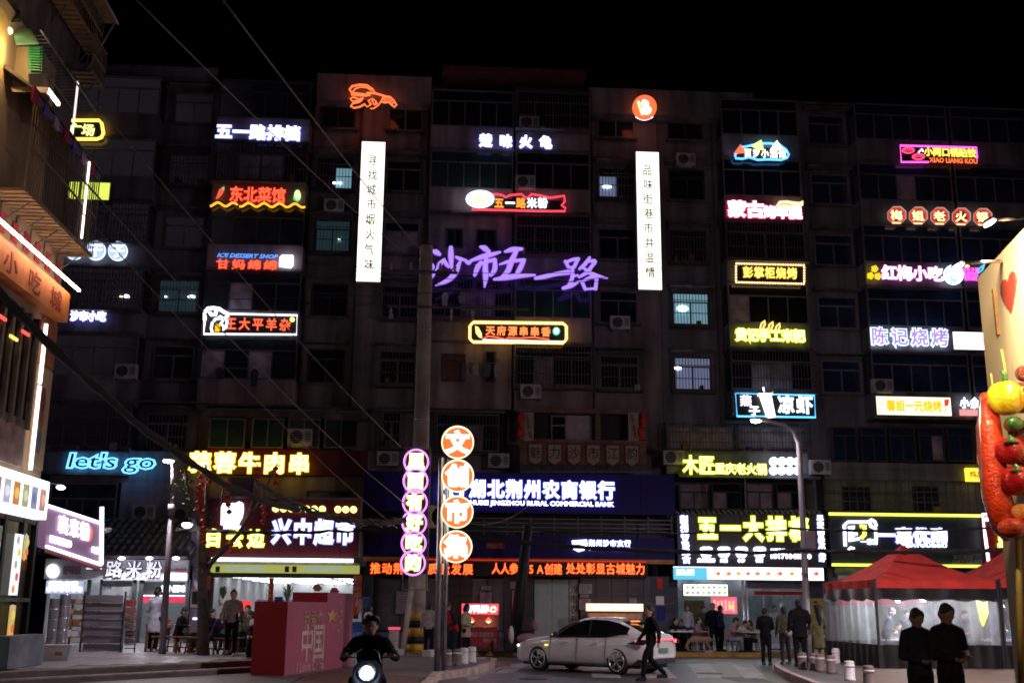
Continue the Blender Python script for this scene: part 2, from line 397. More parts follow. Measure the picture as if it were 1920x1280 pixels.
# raised terrace on the left with steps
e0 = np.array(G(0, 1258, .4)[:2]); e1 = np.array(G(497, 1236, .4)[:2]); ed = (e1-e0)/np.linalg.norm(e1-e0); en = np.array([ed[1], -ed[0]])
e00 = e0-ed*6
m_step = pm('step_stone', (.2, .18, .17), .7, var=.4, scale=2, bump=.2, fine=.2)
m_tile = pm('terrace_tile', (.3, .28, .31), .5, var=.25, scale=1.5, fine=.15)
terr = struct('terrace', MB().prism([tuple(e00), tuple(e1), (-3.0, 33), (-3.6, 40), (-3.6, 45.5), (-22, 45.5), (-22, e00[1])], .395, 2, 0), m_step)
for k, (h, o) in enumerate([(.27, .42), (.135, .84)]):
    a = e00+en*(o-.42); b = e1+en*(o-.42)
    struct('step', MB().prism([tuple(e00+en*o), tuple(e1+en*o-ed*.0), tuple(b), tuple(a)], h, 2, 0), m_step)
for k, (h, o) in enumerate([(.4, 0), (.27, .42), (.135, .84)]):   # pale worn nosings
    a = e00+en*(o+.012); b = e1+en*(o+.012); c = e1+en*(o-.05); d = e00+en*(o-.05)
    struct('step_nosing', MB().prism([tuple(a), tuple(b), tuple(c), tuple(d)], .03, 2, h-.024), m_kerb)
# terrace tiles: one mesh shared, real joints; the nearest and largest are separate objects
tm = MB().box(-.293, .293, -.293, .293, 0, .012).data('paving_tile'); tm.materials.append(m_tile)
cnt = 0; rest = MB()
for j in range(36):
    for i in range(34):
        x = -14+i*.6; y = e00[1]+j*.6+.3
        if y < 21: continue
        rel = np.array([x, y])-e0; dist = -(rel@en)
        if dist < .48 or x > -3.4 or y > 41: continue
        if x < -8.9 and y < 26: continue
        if cnt < 290 and y < 36 and x > -11:
            o = bpy.data.objects.new('paving_tile', tm); COL.objects.link(o); o.parent = terr; o.location = (x, y, .394+random.uniform(0, .003)); cnt += 1
        else: rest.box(x-.293, x+.293, y-.293, y+.293, .39, .406)
part('paving_tiles', rest, m_tile, terr, kind='stuff')

# ================================================================== FACADE
YW, YB, YS, SH = 45.8, 44.7, 44.5, 2.85   # recessed wall, bay fronts, sign plane, storey height
def zs(k): return 7.25+SH*k               # middle of the parapet band of storey k
def bX(xpx, Y=YB): return XZ(xpx, 500, Y)[0]
bldL = root('apartment_block', (-13.5, YW, 0), 'dark seven-storey apartment block behind the blue let\'s go sign, left end', 'building')
bldC = root('apartment_block', (1.2, YW, 0), 'tall dingy apartment block in the middle, hung with the two white vertical banners', 'building')
bldR = root('apartment_block', (19, YW, 0), 'dark apartment block on the right above the charcoal restaurant fascia', 'building')
def wallbox(b, x0, x1, top, mat, name='wall', y=YW): part(name, MB().box(x0, x1, y, y+10, 4.2, top), mat, b)
XL0, XL1, XC1, XR1 = -22., bX(384)+.0, bX(1247), 44.
wallbox(bldL, XL0, XL1-.01, 24.1, m_walll); wallbox(bldC, XL1+.01, XC1-.01, 24.3, m_wall); wallbox(bldR, XC1+.01, XR1, 24.0, m_wallr)
part('parapet', MB().box(XL0, XL1-.3, YW-.12, YW+.1, 24.1, 24.75), m_walll, bldL)
part('parapet', MB().box(bX(575), bX(800), YB+.2, YW+.1, 23.1, 24.3), m_pink, bldC)
part('parapet', MB().box(bX(1110), XC1+4.2, YB+.2, YW-.01, 22.9, 24.1), m_wallr, bldR)
part('roof', MB().box(bX(820), bX(1100), YB-.4, YW+2, 24.35, 24.6), pm('roof_red', (.12, .04, .04), .8), bldC)
for (x0, x1, b) in [(XL0, XL1-.3, bldL), (XL1+.3, XC1-.2, bldC), (XC1+.3, XR1, bldR)]:
    part('roof_edge', MB().box(x0, x1, YW-.35, YW+.02, 23.95, 24.07), m_slab, b)

WIN = {}
def window(b, x0, x1, z0, z1, Y, nx=2, transom=.28, glass=None, frame=None, curtain=(), lit=None, grille=False, gd=.35):
    """framed window: frame (part) with panes and mullions below it"""
    frame = frame or m_frame_w; glass = glass or m_glass; t = .055
    mb = MB(); mb.box(x0, x1, Y-.05, Y+.03, z0, z0+t).box(x0, x1, Y-.05, Y+.03, z1-t, z1).box(x0, x0+t, Y-.05, Y+.03, z0+t, z1-t).box(x1-t, x1, Y-.05, Y+.03, z0+t, z1-t)
    zt = z1-(z1-z0)*transom
    if transom > 0: mb.box(x0+t, x1-t, Y-.045, Y+.02, zt-t/2, zt+t/2)
    cw = (x1-x0-2*t)/nx
    for i in range(1, nx): mb.box(x0+t+cw*i-t*.45, x0+t+cw*i+t*.45, Y-.04, Y+.02, z0+t, zt-t/2 if transom > 0 else z1-t)
    f = part('window', mb, frame, b)
    for i in range(nx):
        xa = x0+t+cw*i+t*.45; xb = x0+t+cw*(i+1)-t*.45; g = glass
        if i in curtain: g = m_curtain
        if lit is not None and lit[0] <= i <= lit[1]: g = lit[2]
        part('pane', MB().box(xa, xb, Y-.01+(i % 2)*.012, Y+.0+(i % 2)*.012+.01, z0+t, (zt-t/2) if transom > 0 else z1-t), g, f)
    if transom > 0: part('pane', MB().box(x0+t, x1-t, Y-.006, Y+.006, zt+t/2, z1-t), lit[2] if lit and lit[0] == 0 and lit[1] == nx-1 else glass, f)
    if grille: cage(b, x0-.12, x1+.12, z0-.15, z1+.12, Y-gd, gd+.02)
    return f
R2 = random.Random(11)
def cage(b, x0, x1, z0, z1, Y, d, step=.13, mat=None):
    mb = MB(); r = .012
    n = max(2, int((x1-x0)/step))
    for i in range(n+1):
        x = x0+(x1-x0)*i/n; mb.box(x-r, x+r, Y-r, Y+r, z0, z1)
    for z in (z0, z0+(z1-z0)*.33, z0+(z1-z0)*.66, z1): mb.box(x0, x1, Y-r*2.6, Y-r, z-r*1.4, z+r*1.4)
    for x in (x0, x1):
        for z in (z0, z1): mb.box(x-r, x+r, Y+r, Y+d, z-r, z+r)
        k = int(d/.13)
        for j in range(1, k): mb.box(x-r, x+r, Y+j*.13-r, Y+j*.13+r, z0+r, z1-r)
    mb.box(x0, x1, Y+r, Y+d, z0-.03, z0-.015)
    if d > .3:
        for _ in range(R2.randint(0, 3)):
            xx = R2.uniform(x0+.15, x1-.3); ww = R2.uniform(.1, .3)
            part('balcony_clutter', MB().box(xx, xx+ww, Y+.06, Y+d*.7, z0-.012, z0+R2.uniform(.12, .4)), R2.choice([m_brick, m_conc, m_wood, m_ac, m_leaf, m_navy]), b)
    part('window_grille', mb, mat or m_bar, b)
R = random.Random(3)
lit_blue = emis((.25, .5, .62), .55); lit_dim = emis((.05, .16, .19), .28); lit_cold = emis((.22, .27, .45), .5); lit_teal = emis((.04, .1, .12), .25)
def bay(b, xa, xb, ks, mat, Y=YB, n=4, glassf=None, gr=(), curt={}, framem=None, ledge=True, z_up=1.82, d=None):
    """projecting balcony bay, one box and glazing per storey"""
    x0, x1 = bX(xa, Y), bX(xb, Y)
    for k in ks:
        z = zs(k); top = 2.32
        part('balcony', MB().box(x0, x1, Y, YW-.003, z-.52, z+.5), mat, b)
        part('ledge', MB().box(x0-.05, x1+.05, Y-.07, YW-.006, z-.62, z-.523), m_slab, b)
        g = (glassf(k) if glassf else m_glass)
        for s in (x0+.04, x1-.04):
            part('side_pane', MB().box(s-.02, s+.02, Y+.1, YW-.02, z+.503, z+top-.1), g, b)
        window(b, x0, x1, z+.502, z+.5+z_up-.1, Y+.06, n, .3, g, framem or m_alu, curt.get(k, ()))
        part('lintel', MB().box(x0, x1, Y-.003, YW-.01, z+.5+z_up-.098, z+top-.095), mat, b)
        if k in gr: cage(b, x0-.05, x1+.05, z+.3, z+2.1, Y-.42, .42)
gl = lambda k: [m_glass, m_glass_g, m_glass, m_glass_b, m_glass, m_glass][(k*7+3) % 6]
bay(bldL, 108, 272, range(0, 6), m_walll, n=4, glassf=gl, gr=(2, 3, 0))
bay(bldC, 387, 566, range(1, 6), m_pink, n=4, glassf=lambda k: m_glass, gr=(4,), curt={1: (0, 2), 4: (1, 2), 2: (1,)}, framem=m_frame_d)
bay(bldC, 802, 961, [2, 4, 5], m_pink, Y=YB+.15, n=5, glassf=gl, gr=(2,), curt={2: (2, 3)})
bay(bldC, 966, 1108, range(1, 6), m_pink, n=4, glassf=lambda k: [m_glass_g, m_glass, m_glass_g, m_glass, m_glass, m_glass][k], gr=(1, 5, 3), curt={1: (1,)})
bay(bldR, 1363, 1512, range(1, 6), m_wallr, n=4, glassf=lambda k: m_glass, gr=(1, 3), curt={1: (1, 2), 2: (0,)})
bay(bldR, 1622, 1800, range(1, 6), m_wallr, n=5, glassf=lambda k: m_glass_b, curt={4: (2,)})
bay(bldR, 1806, 1990, range(1, 6), m_wallr, n=5, glassf=lambda k: m_glass_b)
# pairs of small square windows between the bays in the middle (storeys without balcony)
for k in (1, 3):
    z = zs(k)
    x0, x1 = bX(802), bX(961)
    part('wall_panel', MB().box(x0, x1, YB+.15, YW-.004, z-.52, z+.35 if k == 3 else z+2.3), m_pink, bldC)
    if k == 3:
        part('wall_panel', MB().box(x0, x1, YB+.45, YW-.004, z+.352, z+2.3), m_wall, bldC)
        for a, c in ((835, 868), (892, 931)): window(bldC, bX(a), bX(c), z+.75, z+1.6, YB+.42, 2, 0, m_glass, m_frame_d)
    else:
        window(bldC, bX(832), bX(876), z+.6, z+1.75, YB+.12, 1, .25, m_curt2, m_frame_d); window(bldC, bX(912), bX(932), z+.6, z+1.9, YB+.12, 1, 0, m_glass, m_frame_d)
for a, c in ((835, 868), (892, 931)): window(bldC, bX(a), bX(c), zs(2)+2.0, zs(2)+2.28, YB+.12, 1, 0, m_glass, m_frame_d)
# flat windows in the recessed wall
def wcol(b, xa, xb, ks, n=2, lit={}, gr=(), glass=None, dz=(.62, 2.05), curt={}, fr=None):
    x0, x1 = bX(xa, YW), bX(xb, YW)
    for k in ks:
        z = zs(k)
        window(b, x0, x1, z+dz[0], z+dz[1], YW-.03, n, .3, glass or m_glass, fr or m_frame_w, curt.get(k, ()), lit.get(k), k in gr, .45)
        part('window_sill', MB().box(x0-.12, x1+.12, YW-.2, YW-.005, z+dz[0]-.1, z+dz[0]-.02), m_slab, b)
        part('canopy', MB().box(x0-.2, x1+.2, YW-.5, YW-.007, z+dz[1]+.2, z+dz[1]+.26), m_slab, b)
wcol(bldL, 302, 378, range(0, 6), 2, {2: (0, 1, lit_teal)}, (0, 2, 4), fr=m_alu)
wcol(bldC, 587, 655, range(1, 6), 2, {4: (1, 1, lit_blue), 3: (0, 1, lit_teal)}, (3, 4), fr=m_frame_d)
wcol(bldC, 718, 785, range(1, 6), 2, {}, (1, 2), curt={3: (0, 1)})
wcol(bldC, 1122, 1194, range(1, 6), 2, {4: (0, 0, lit_cold)}, (1, 4), fr=m_alu)
wcol(bldR, 1258, 1326, range(1, 6), 2, {2: (0, 1, lit_blue), 1: (0, 1, lit_cold)}, (1, 2, 3), fr=m_frame_d)
wcol(bldR, 1528, 1600, range(1, 6), 2, {}, (), m_glass_b)
# bare lamps seen in lit windows
def lamp_in(b, x, y, rx, ry, Y=YW-.1, col=(.85, .95, 1.), s=6):
    X, Z = XZ(x, y, Y); part('ceiling_lamp', MB().ell((X, Y, Z), (rx*.0215, .04, ry*.0215), 10, 6), emis(col, s), b)
for b, x, y, rx, ry in [(bldC, 627, 343, 4, 2), (bldC, 637, 343, 5, 2), (bldC, 636, 449, 3, 1.5), (bldR, 1280, 578, 11, 6), (bldR, 1271, 690, 7, 3), (bldC, 1138, 350, 10, 3), (bldL, 359, 556, 7, 3), (bldL, 311, 556, 2, 2)]:
    lamp_in(b, x, y, rx, ry)
lamp_in(bldL, 237, 555, 6, 3, YB-.02); lamp_in(bldL, 227, 555, 3, 2, YB-.02, (1, .9, .6))
# drain pipes and conduits
for xp, b in ((280, bldL), (575, bldC), (667, bldC), (1112, bldC), (1342, bldR), (1612, bldR), (795, bldC), (950, bldC)):
    x = bX(xp, YW)
    part('drain_pipe', MB().tube([(x, YW-.09, 4.4), (x, YW-.09, 23.8)], .05, 8), m_slab, b)

# ---- lower storeys of the block (second floor behind the shop signs)
def band(b, xa, xb, y0, y1, Y, mat, name='wall_panel', d=None):
    X0, X1 = XZ(xa, (y0+y1)/2, Y)[0], XZ(xb, (y0+y1)/2, Y)[0]; Z1, Z0 = XZ((xa+xb)/2, y0, Y)[1], XZ((xa+xb)/2, y1, Y)[1]
    return part(name, MB().box(X0, X1, Y, d or YW-.002, Z0, Z1), mat, b)
def wpx(b, xa, xb, y0, y1, Y, n, tr=.3, glass=None, fr=None, curt=(), **k):
    X0, X1 = XZ(xa, (y0+y1)/2, Y)[0], XZ(xb, (y0+y1)/2, Y)[0]; Z1, Z0 = XZ((xa+xb)/2, y0, Y)[1], XZ((xa+xb)/2, y1, Y)[1]
    return window(b, X0, X1, Z0, Z1, Y, n, tr, glass, fr, curt, **k)
# k=0 storey left-centre (above yellow sign): windows row y 780-840
band(bldC, 388, 690, 842, 890, YB+.3, m_maroon, 'balcony'); band(bldC, 388, 690, 762, 782, YB+.3, m_slab, 'lintel')
for a, c in ((392, 460), (472, 532), (540, 600), (608, 672)): wpx(bldC, a, c, 784, 840, YB+.35, 2, 0, m_glass_g, m_alu)
wpx(bldC, 716, 752, 772, 836, YB+.6, 2, .3, m_glass, m_alu, grille=True); wpx(bldC, 818, 936, 776, 846, YB+.4, 4, .3, m_glass, m_alu, (1, 2), grille=True)
band(bldC, 690, 950, 848, 884, YB+.3, m_wall, 'balcony')
band(bldL, 95, 385, 845, 905, YB+.25, m_walll, 'balcony')
wpx(bldL, 92, 218, 905, 990, YB-.2, 4, .35, m_glass_b, m_frame_w)
band(bldL, 222, 384, 905, 1045, YB+.2, pm('plain_plaster', (.3, .27, .34), .9, var=.4, scale=.6, bump=.2, streak=.3), 'wall_panel')
band(bldL, 80, 222, 990, 1060, YB+.2, m_walll, 'wall_panel')
band(bldC, 388, 690, 892, 1060, YB+.5, m_wall, 'wall_panel'); wpx(bldC, 575, 655, 920, 936, YB+.45, 2, 0, m_glass_g, m_frame_d)
wpx(bldC, 430, 478, 893, 925, YB+.45, 1, 0, m_navy, m_frame_d)
# right: barred balcony behind the woodworker sign, windows below it
band(bldR, 1250, 1515, 845, 890, YB+.2, m_wallr, 'balcony'); wpx(bldR, 1252, 1375, 800, 842, YB+.35, 3, 0, m_curtain, m_alu, grille=True); wpx(bldR, 1380, 1510, 800, 842, YB+.35, 3, 0, m_curtain, m_alu, (0,), grille=True)
part('awning', MB().prism([(YB-.6, XZ(1380, 893, YB-.6)[1]), (YW-.3, XZ(1380, 888, YW)[1]+.15), (YW-.3, XZ(1380, 888, YW)[1]+.1), (YB-.6, XZ(1380, 893, YB-.6)[1]-.05)], XZ(1530, 893, YB)[0]-XZ(1268, 893, YB)[0], 0, XZ(1268, 893, YB)[0]), m_alu, bldR)
for i, (a, c) in enumerate(((1272, 1330), (1334, 1390), (1398, 1450), (1455, 1512))): wpx(bldR, a, c, 905, 955, YB+.1, 2, .35, m_curtain if i % 2 == 0 else m_glass, m_frame_d, (0,) if i % 2 else ())
for xp in (1396, 1526):
    x, z = XZ(xp, 895, YB-.5); part('awning_post', MB().box(x-.03, x+.03, YB-.53, YB-.47, XZ(xp, 958, YB-.5)[1], z), m_alu, bldR)
for i in range(5): wpx(bldR, 1560+i*54, 1608+i*54, 800, 865, YB, 2, .25, m_glass_b, m_frame_d, (1,) if i == 3 else ())
band(bldR, 1545, 1860, 868, 900, YB-.05, m_wallr, 'balcony')
for a, c in ((1580, 1632), (1712, 1760)): wpx(bldR, a, c, 912, 958, YB+.2, 1, .45, m_glass_b, m_frame_d)
band(bldR, 1545, 1900, 901, 960, YB+.25, m_wallr, 'wall_panel')
x0, x1 = XZ(1550, 930, YB-.4)[0], XZ(1900, 930, YB-.4)[0]; cage(bldR, x0, x1, XZ(1700, 960, YB-.4)[1], XZ(1700, 902, YB-.4)[1], YB-.4, .4, .3)
# ---- corrugated rain strip catching light above the second floor
for xa, xb, y_, b in ((90, 380, 745, bldL), (385, 690, 762, bldC), (700, 948, 764, bldC), (972, 1235, 655, bldC)):
    X0, Z = XZ(xa, y_, YB-.3); X1 = XZ(xb, y_, YB-.3)[0]
    part('rain_canopy', MB().prism([(YB-.45, Z-.1), (YW, Z+.25), (YW, Z+.21), (YB-.45, Z-.14)], X1-X0, 0, X0), m_alu if xa != 972 else m_slab, b)

# ---- air conditioners
def ac_mesh():
    mb = MB(); mb.box(-.42, .42, -.16, .16, 0, .58, 0)
    mb.lathe([(.21, 0), (.225, -.012), (.225, -.02), (.2, -.022)], (-.12, -.162, .29), 20, 1, 1)
    for i in range(5): mb.box(-.34, .1, -.19, -.182, .13+i*.08, .14+i*.08, 0)
    for i in range(6): mb.box(.18, .38, -.168, -.162, .14+i*.06, .165+i*.06, 1)
    mb.box(-.36, -.32, -.2, .2, -.05, -.002, 2).box(.32, .36, -.2, .2, -.05, -.002, 2)
    return mb
ac_root = None
for (x, y, Y, lab) in [(237, 697, YB-.5, 'dark-stained air conditioner high on the left block below the blue round signs'),
    (627, 387, YW-.35, 'air conditioner under the lit window left of the top of the left white banner'),
    (563, 822, YB+.1, 'large pale air conditioner in front of the windows above the yellow beef skewer sign'),
    (727, 860, YB-.1, 'air conditioner at the left edge of the purple ringed vertical sign'),
    (935, 864, YB-.2, 'white air conditioner on the ledge just above the navy bank fascia'),
    (995, 735, YB-.3, 'air conditioner hanging below the grilled bay, above the wooden balcony'),
    (1162, 606, YW-.35, 'air conditioner level with the yellow framed skewer sign, to its right'),
    (1285, 301, YW-.35, 'air conditioner right of the top of the right white banner'),
    (1262, 858, YB-.25, 'air conditioner at the left end of the barred balcony over the carpenter sign'),
    (1537, 876, YB-.2, 'air conditioner just right of the row of white discs and lamp pole'),
    (1653, 724, YB-.2, 'dim air conditioner above the cream lightbox sign on the right'),
    (992, 232, YB-.2, 'dark air conditioner over the small white sign near the roof'),
    (985, 343, YB-.2, 'air conditioner behind the red mountain-outline neon sign'),
    (270, 960, YB-.1, 'upper of the two air conditioners left of the short street lamp, on plain plaster wall'),
    (345, 965, YB-.1, 'air conditioner right of the short street lamp, on the plain plaster wall')]:
    X, Z = XZ(x, y, Y)
    if ac_root is None:
        ac_root = r = root('air_conditioner', (X, Y, Z-.29), lab, 'air conditioner', 'air conditioners on the facade')
        a = ac_mesh(); part('casing', a, [m_ac, m_black, m_bar], r, world=False)
        part('fan_grille', MB().lathe([(.05, -.004), (.05, -.02), (.01, -.024)], (-.12, -.18, .29), 10, 0, 1), m_bar, r, world=False)
    else:
        r = copy_tree(ac_root); r.location = (X, Y, Z-.29); r['label'] = lab
    if x in (563,): r.scale = (1.15, 1.15, 1.15)
# laundry
def laundry(x, y, Y, n, lab, cols):
    X, Z = XZ(x, y, Y); r = root('clothes_line', (X, Y, Z), lab, 'laundry'); part('rail', MB().tube([(X-.9, Y, Z), (X+.9, Y, Z)], .012, 6), m_alu, r)
    for i in range(n):
        xx = X-.7+i*1.4/max(1, n-1); wd = R.uniform(.1, .2); hh = R.uniform(.4, .8)
        c = cols[i % len(cols)]; pts = [(xx-wd*.4, Z), (xx+wd*.4, Z), (xx+wd, Z-.15), (xx+wd*.7, Z-hh), (xx-wd*.7, Z-hh*1.02), (xx-wd, Z-.18)]
        part('garment', MB().prism(pts, .03, 1, Y-.015), pm('cloth_%d' % (hash(c) % 999), c, .9), r)
laundry(835, 548, YB-.5, 3, 'pale clothes hanging on a rail left of the pole, right of the left banner foot', [(.3, .3, .3), (.4, .38, .4)])
laundry(902, 680, YB-.15, 4, 'dark trousers and a pale shirt hanging in a recess right of the concrete pole', [(.1, .1, .13), (.35, .33, .36)])
laundry(445, 690, YB-.1, 2, 'dark coats hanging behind the open window under the sheep-head sign', [(.05, .05, .06)])
# ================================================================== SIGNS ON THE FACADE
W5 = emis((.80, .84, 1.), 3.2); Wr = emis((.30, .34, 1.), 1.1); Y4 = emis((1., .93, .38), 2.2); Yr = emis((1., .55, .0), 1.2)
YGr = emis((.75, .8, .02), 1.2); YG = emis((1., 1., .35), 2.2)
Rd = emis((1., .13, .05), 1.5); Rdr = emis((.8, .03, .03), .6); Or = emis((1., .33, .04), 1.5); PinkR = emis((1., .1, .14), 1.4)
Bl = emis((.1, .22, 1.), 1.2); Cy = emis((.15, .55, 1.), 1.6); Mg = emis((1., .12, .75), 1.6); Gr = emis((.1, .8, .3), 1.)
Pu = emis((.52, .30, 1.), 1.0); Pur = emis((.25, .1, .95), .8); Bk = m_black
s = sroot('glowing_letters', 484, 248, YS, 'small bright white five-character sign at the top left, left of the red lobster')
row(s, '五一路排档', 404, 564, 249, 25, YS, W5, Wr, bold=.035)
s = sroot('neon_sign', 484, 370, YS, 'red four-character sign over a wavy orange line with a red chilli at its left')
row(s, '东北菜馆', 430, 536, 366, 26, YS, Rd, Rdr, bold=.02)
for a, b in ((394, 446), (449, 573)): neon(s, [(x, 383+3.4*math.cos((x-394)/4.6)+(x-394)*.015) for x in np.arange(a, b, 1.5)], YS, .045, emis((1., .42, .03), 1.8))
blob(s, [(405, 374), (411, 371), (417, 364), (421, 356), (416, 353), (411, 357), (408, 366)], YS, .06, emis((1., .12, .07), 1.), 'chilli'); blob(s, [(417, 355), (420, 357), (421, 351), (418, 351)], YS-.02, .06, Gr, 'chilli_stem')
blob(s, circ(558, 367, 6, 10), YS, .06, emis((.75, 1., .4), 1.3), 'cabbage'); blob(s, [(551, 367), (557, 376), (563, 370), (558, 379), (550, 374)], YS-.03, .06, Gr, 'cabbage_leaf')
s = sroot('glowing_letters', 476, 488, YS, 'blue English words over red characters with a white ice cube at the right')
line(s, 'ICE DESSERT SHOP', 463, 479.5, 114, 7.5, YS, emis((.12, .35, 1.), 1.3), .02, shear=.3)
row(s, '甘妈绵绵', 403, 522, 496.5, 16.5, YS, Rd, Rdr, bold=.025, wf=.86)
blob(s, [(525, 484), (530, 479), (550, 480), (550, 498), (545, 503), (524, 500)], YS, .12, W5, 'ice_cube')
s = sroot('framed_neon_sign', 470, 607, YS, 'white-framed black sign with red characters and a white sheep head at its left')
panel(s, 384, 556, 589, 627, YS, Bk)
neon(s, [(425, 588), (557, 591), (556, 627), (382, 626), (384, 600)], YS-.08, .035, W5)
row(s, '王大平羊杂', 420, 547, 608, 21, YS-.05, Rd, None, bold=.02, wf=.85)
neon(s, [(398, 623), (396, 615), (398, 605), (404, 598), (414, 596), (418, 601), (414, 606), (420, 612), (418, 618), (424, 613), (426, 602), (421, 594)], YS-.09, .05, W5, name='sheep_head')
neon(s, [(384, 600), (384, 585), (390, 578), (400, 577), (406, 581), (404, 590), (396, 590), (393, 585)], YS-.1, .07, W5, name='sheep_horn'); neon(s, [(400, 577), (412, 579), (420, 585), (427, 588), (426, 594)], YS-.1, .07, W5, name='sheep_brow')
neon(s, [(413, 592), (409, 594), (413, 598), (417, 594)], YS-.12, .03, W5, True, 'sheep_eye')
line(s, '鲜', 408, 615, 10, 12, YS-.1, emis((1., .5, .0), 1.5), .03); blob(s, circ(548, 599, 4.5), YS-.1, .03, emis((.8, 1., .2), 2.), 'dot')
s = sroot('outline_neon_sign', 208, 864, YS, 'blue outlined lower-case English words on the left above white window frames')
def outline(parent, text, xc, y, wpx_, hpx, Y, mat, inner, bold=.02, shear=.1):
    line(parent, text, xc, y, wpx_, hpx, Y, inner, 0, .02, shear, rim=mat, rimw=.075)
outline(s, "let's go", 208, 863, 160, 27, YS-.1, emis((.14, .52, 1.), 2.4), m_navy, .05)
s = sroot('glowing_letters', 468, 868, YS, 'big bright yellow beef skewer characters above the maroon supermarket fascia')
row(s, '蒜蓉牛肉串', 352, 584, 868, 35, YS-.2, emis((1., .92, .35), 2.6), emis((1., .6, .02), 1.3), bold=.035, wf=.88)
# far left group
s = sroot('neon_sign', 165, 244, YS, 'amber rounded neon frame sign half hidden by the left building near the top')
p0 = [(120, 226), (186, 226), (191, 232), (194, 250), (190, 258), (182, 261), (120, 261)]
neon(s, p0, YS, .07, emis((1., .6, .1), 2.2)); panel(s, 120, 190, 228, 259, YS+.02, Bk, .05); row(s, '广场', 128, 178, 244, 20, YS-.02, emis((.9, 1., .3), 1.8), None, bold=.02)
s = sroot('lightbox_sign', 165, 358, YS, 'blank yellow-green lightbox on the far left above the blue discs'); panel(s, 128, 206, 341, 376, YS, m_alu, .2); panel(s, 129, 205, 342, 375, YS-.01, emis((.75, .9, .12), 1.15), .008, 'face'); line(s, '鲜香卤味', 158, 350, 44, 9, YS-.015, emis((.3, .5, .02), .7), 0, .005)
for i, ch in enumerate('豆干子'):
    cx, cy = (140, 180, 221)[i], (469, 470, 471)[i]
    s = sroot('round_sign', cx, cy, YS, ['blue-white round sign partly behind the left building, first of three', 'middle blue-white round sign of the three on the far left', 'rightmost of the three blue-white round signs on the far left'][i], 'sign', 'blue round signs')
    blob(s, circ(cx, cy, 17.5), YS, .1, emis((.55, .72, 1.), 1.), 'face'); neon(s, circ(cx, cy, 17.5), YS-.08, .025, emis((.8, .88, 1.), 1.5), True, 'rim')
    row(s, ch, cx-14, cx+14, cy, 23, YS-.12, emis((.95, .98, 1.), 3.), emis((.12, .3, .8), .8), bold=.03)
s = sroot('glowing_letters', 165, 593, YS, 'tight white glowing characters on the far left under lit windows'); row(s, '沙市小吃', 132, 199, 593, 17, YS, W5, Wr, bold=.04)
s = sroot('glowing_letters', 125, 575, YS, 'tiny white glowing mark at the corner of the left building'); row(s, '火', 117, 132, 575, 12, YS, W5, None, bold=.03)
# centre
s = sroot('lobster_neon', 697, 182, YS, 'orange-red neon crayfish outline on the roof parapet above the left white banner')
LB = emis((1., .17, .05), 1.7)
def nn(*p, r=.045): neon(s, [(655+(a-1250)*.2187, 158+(b-170)*.2187) for a, b in p], YS, r, LB)
nn((1430, 265), (1350, 255), (1270, 245), (1252, 215), (1275, 188), (1340, 175), (1400, 180), (1450, 215), (1475, 245), (1400, 245), (1470, 248), (1560, 275)); nn((1280, 235), (1300, 210), (1345, 195), (1400, 200), (1440, 225), r=.03)
nn((1265, 262), (1330, 268), (1390, 272), (1425, 262), r=.03); nn((1370, 290), (1330, 300), (1285, 280), (1258, 295), (1275, 318), (1330, 312), (1365, 300), r=.035); nn((1355, 310), (1330, 325), (1280, 335), (1262, 360), (1290, 375), (1340, 365), (1385, 340), r=.04)
nn((1385, 345), (1400, 365), (1430, 350), (1415, 310), (1450, 295), (1480, 320), (1470, 350), r=.03); nn((1430, 380), (1460, 378), (1500, 350), (1520, 320), r=.03); nn((1410, 310), (1440, 345), r=.03); nn((1440, 300), (1465, 350), r=.03); nn((1480, 320), (1490, 345), r=.03)
nn((1560, 275), (1600, 280), (1630, 310), (1655, 350), (1640, 368), (1615, 350), (1590, 325), (1550, 328), (1520, 320), (1540, 290), (1560, 275), r=.04)
for i in range(5): nn((1555+i*20, 275+i*i*2.6), (1548+i*17, 325+i*i*.8), r=.028)
for cx, t, lab in ((696, '寻找城市烟火气味', 'tall white lit vertical banner left of the big purple characters'), (1216, '品味街巷市井温情', 'tall white lit vertical banner right of the big purple characters')):
    L__ = cx < 900; Yb = YS-.1; (xa_, z1), (xb_, z0) = (XZ(700, 266, Yb), XZ(691, 528, Yb)) if L__ else (XZ(1213, 285, Yb), XZ(1220, 543, Yb)); xm = (xa_+xb_)/2; hw = .5
    r_ = root('vertical_banner', (xm, Yb, z0), lab, 'sign', 'white vertical banners'); part('casing', MB().box(xm-hw, xm+hw, Yb, Yb+.25, z0, z1), m_white, r_)
    part('light_face', MB().box(xm-hw+.01, xm+hw-.01, Yb-.006, Yb-.001, z0+.01, z1-.01), emis((1., .97, .80), 1.9), r_)
    part('bracket', MB().box(xm-.3, xm+.3, Yb+.25, YW-.01, z0+1, z0+1.1).box(xm-.3, xm+.3, Yb+.25, YW-.01, z1-1.1, z1-1), m_bar, r_)
    bk = pm('banner_ink', (.15, .05, .02), .8)
    for i, ch in enumerate(t):
        letter('character', ch, xm-.02+.03*(i % 2), z1-.86-i*(z1-z0-1.6)/7, Yb-.008, .42, .5, bk, None, r_, .014, 0, .006, shear=0)
s = sroot('round_sign', 1208, 204, YS, 'round orange-red sign with a white cook figure above the right white banner')
blob(s, circ(1208, 203, 22.5, n=32), YS, .12, emis((1., .16, .05), 1.3), 'face'); blob(s, circ(1212, 207, 9, 8), YS-.125, .03, W5, 'body'); blob(s, circ(1210, 195, 6.5, 5.5), YS-.13, .03, W5, 'head'); blob(s, circ(1208, 191, 4.5, 3.5), YS-.14, .03, W5, 'hat')
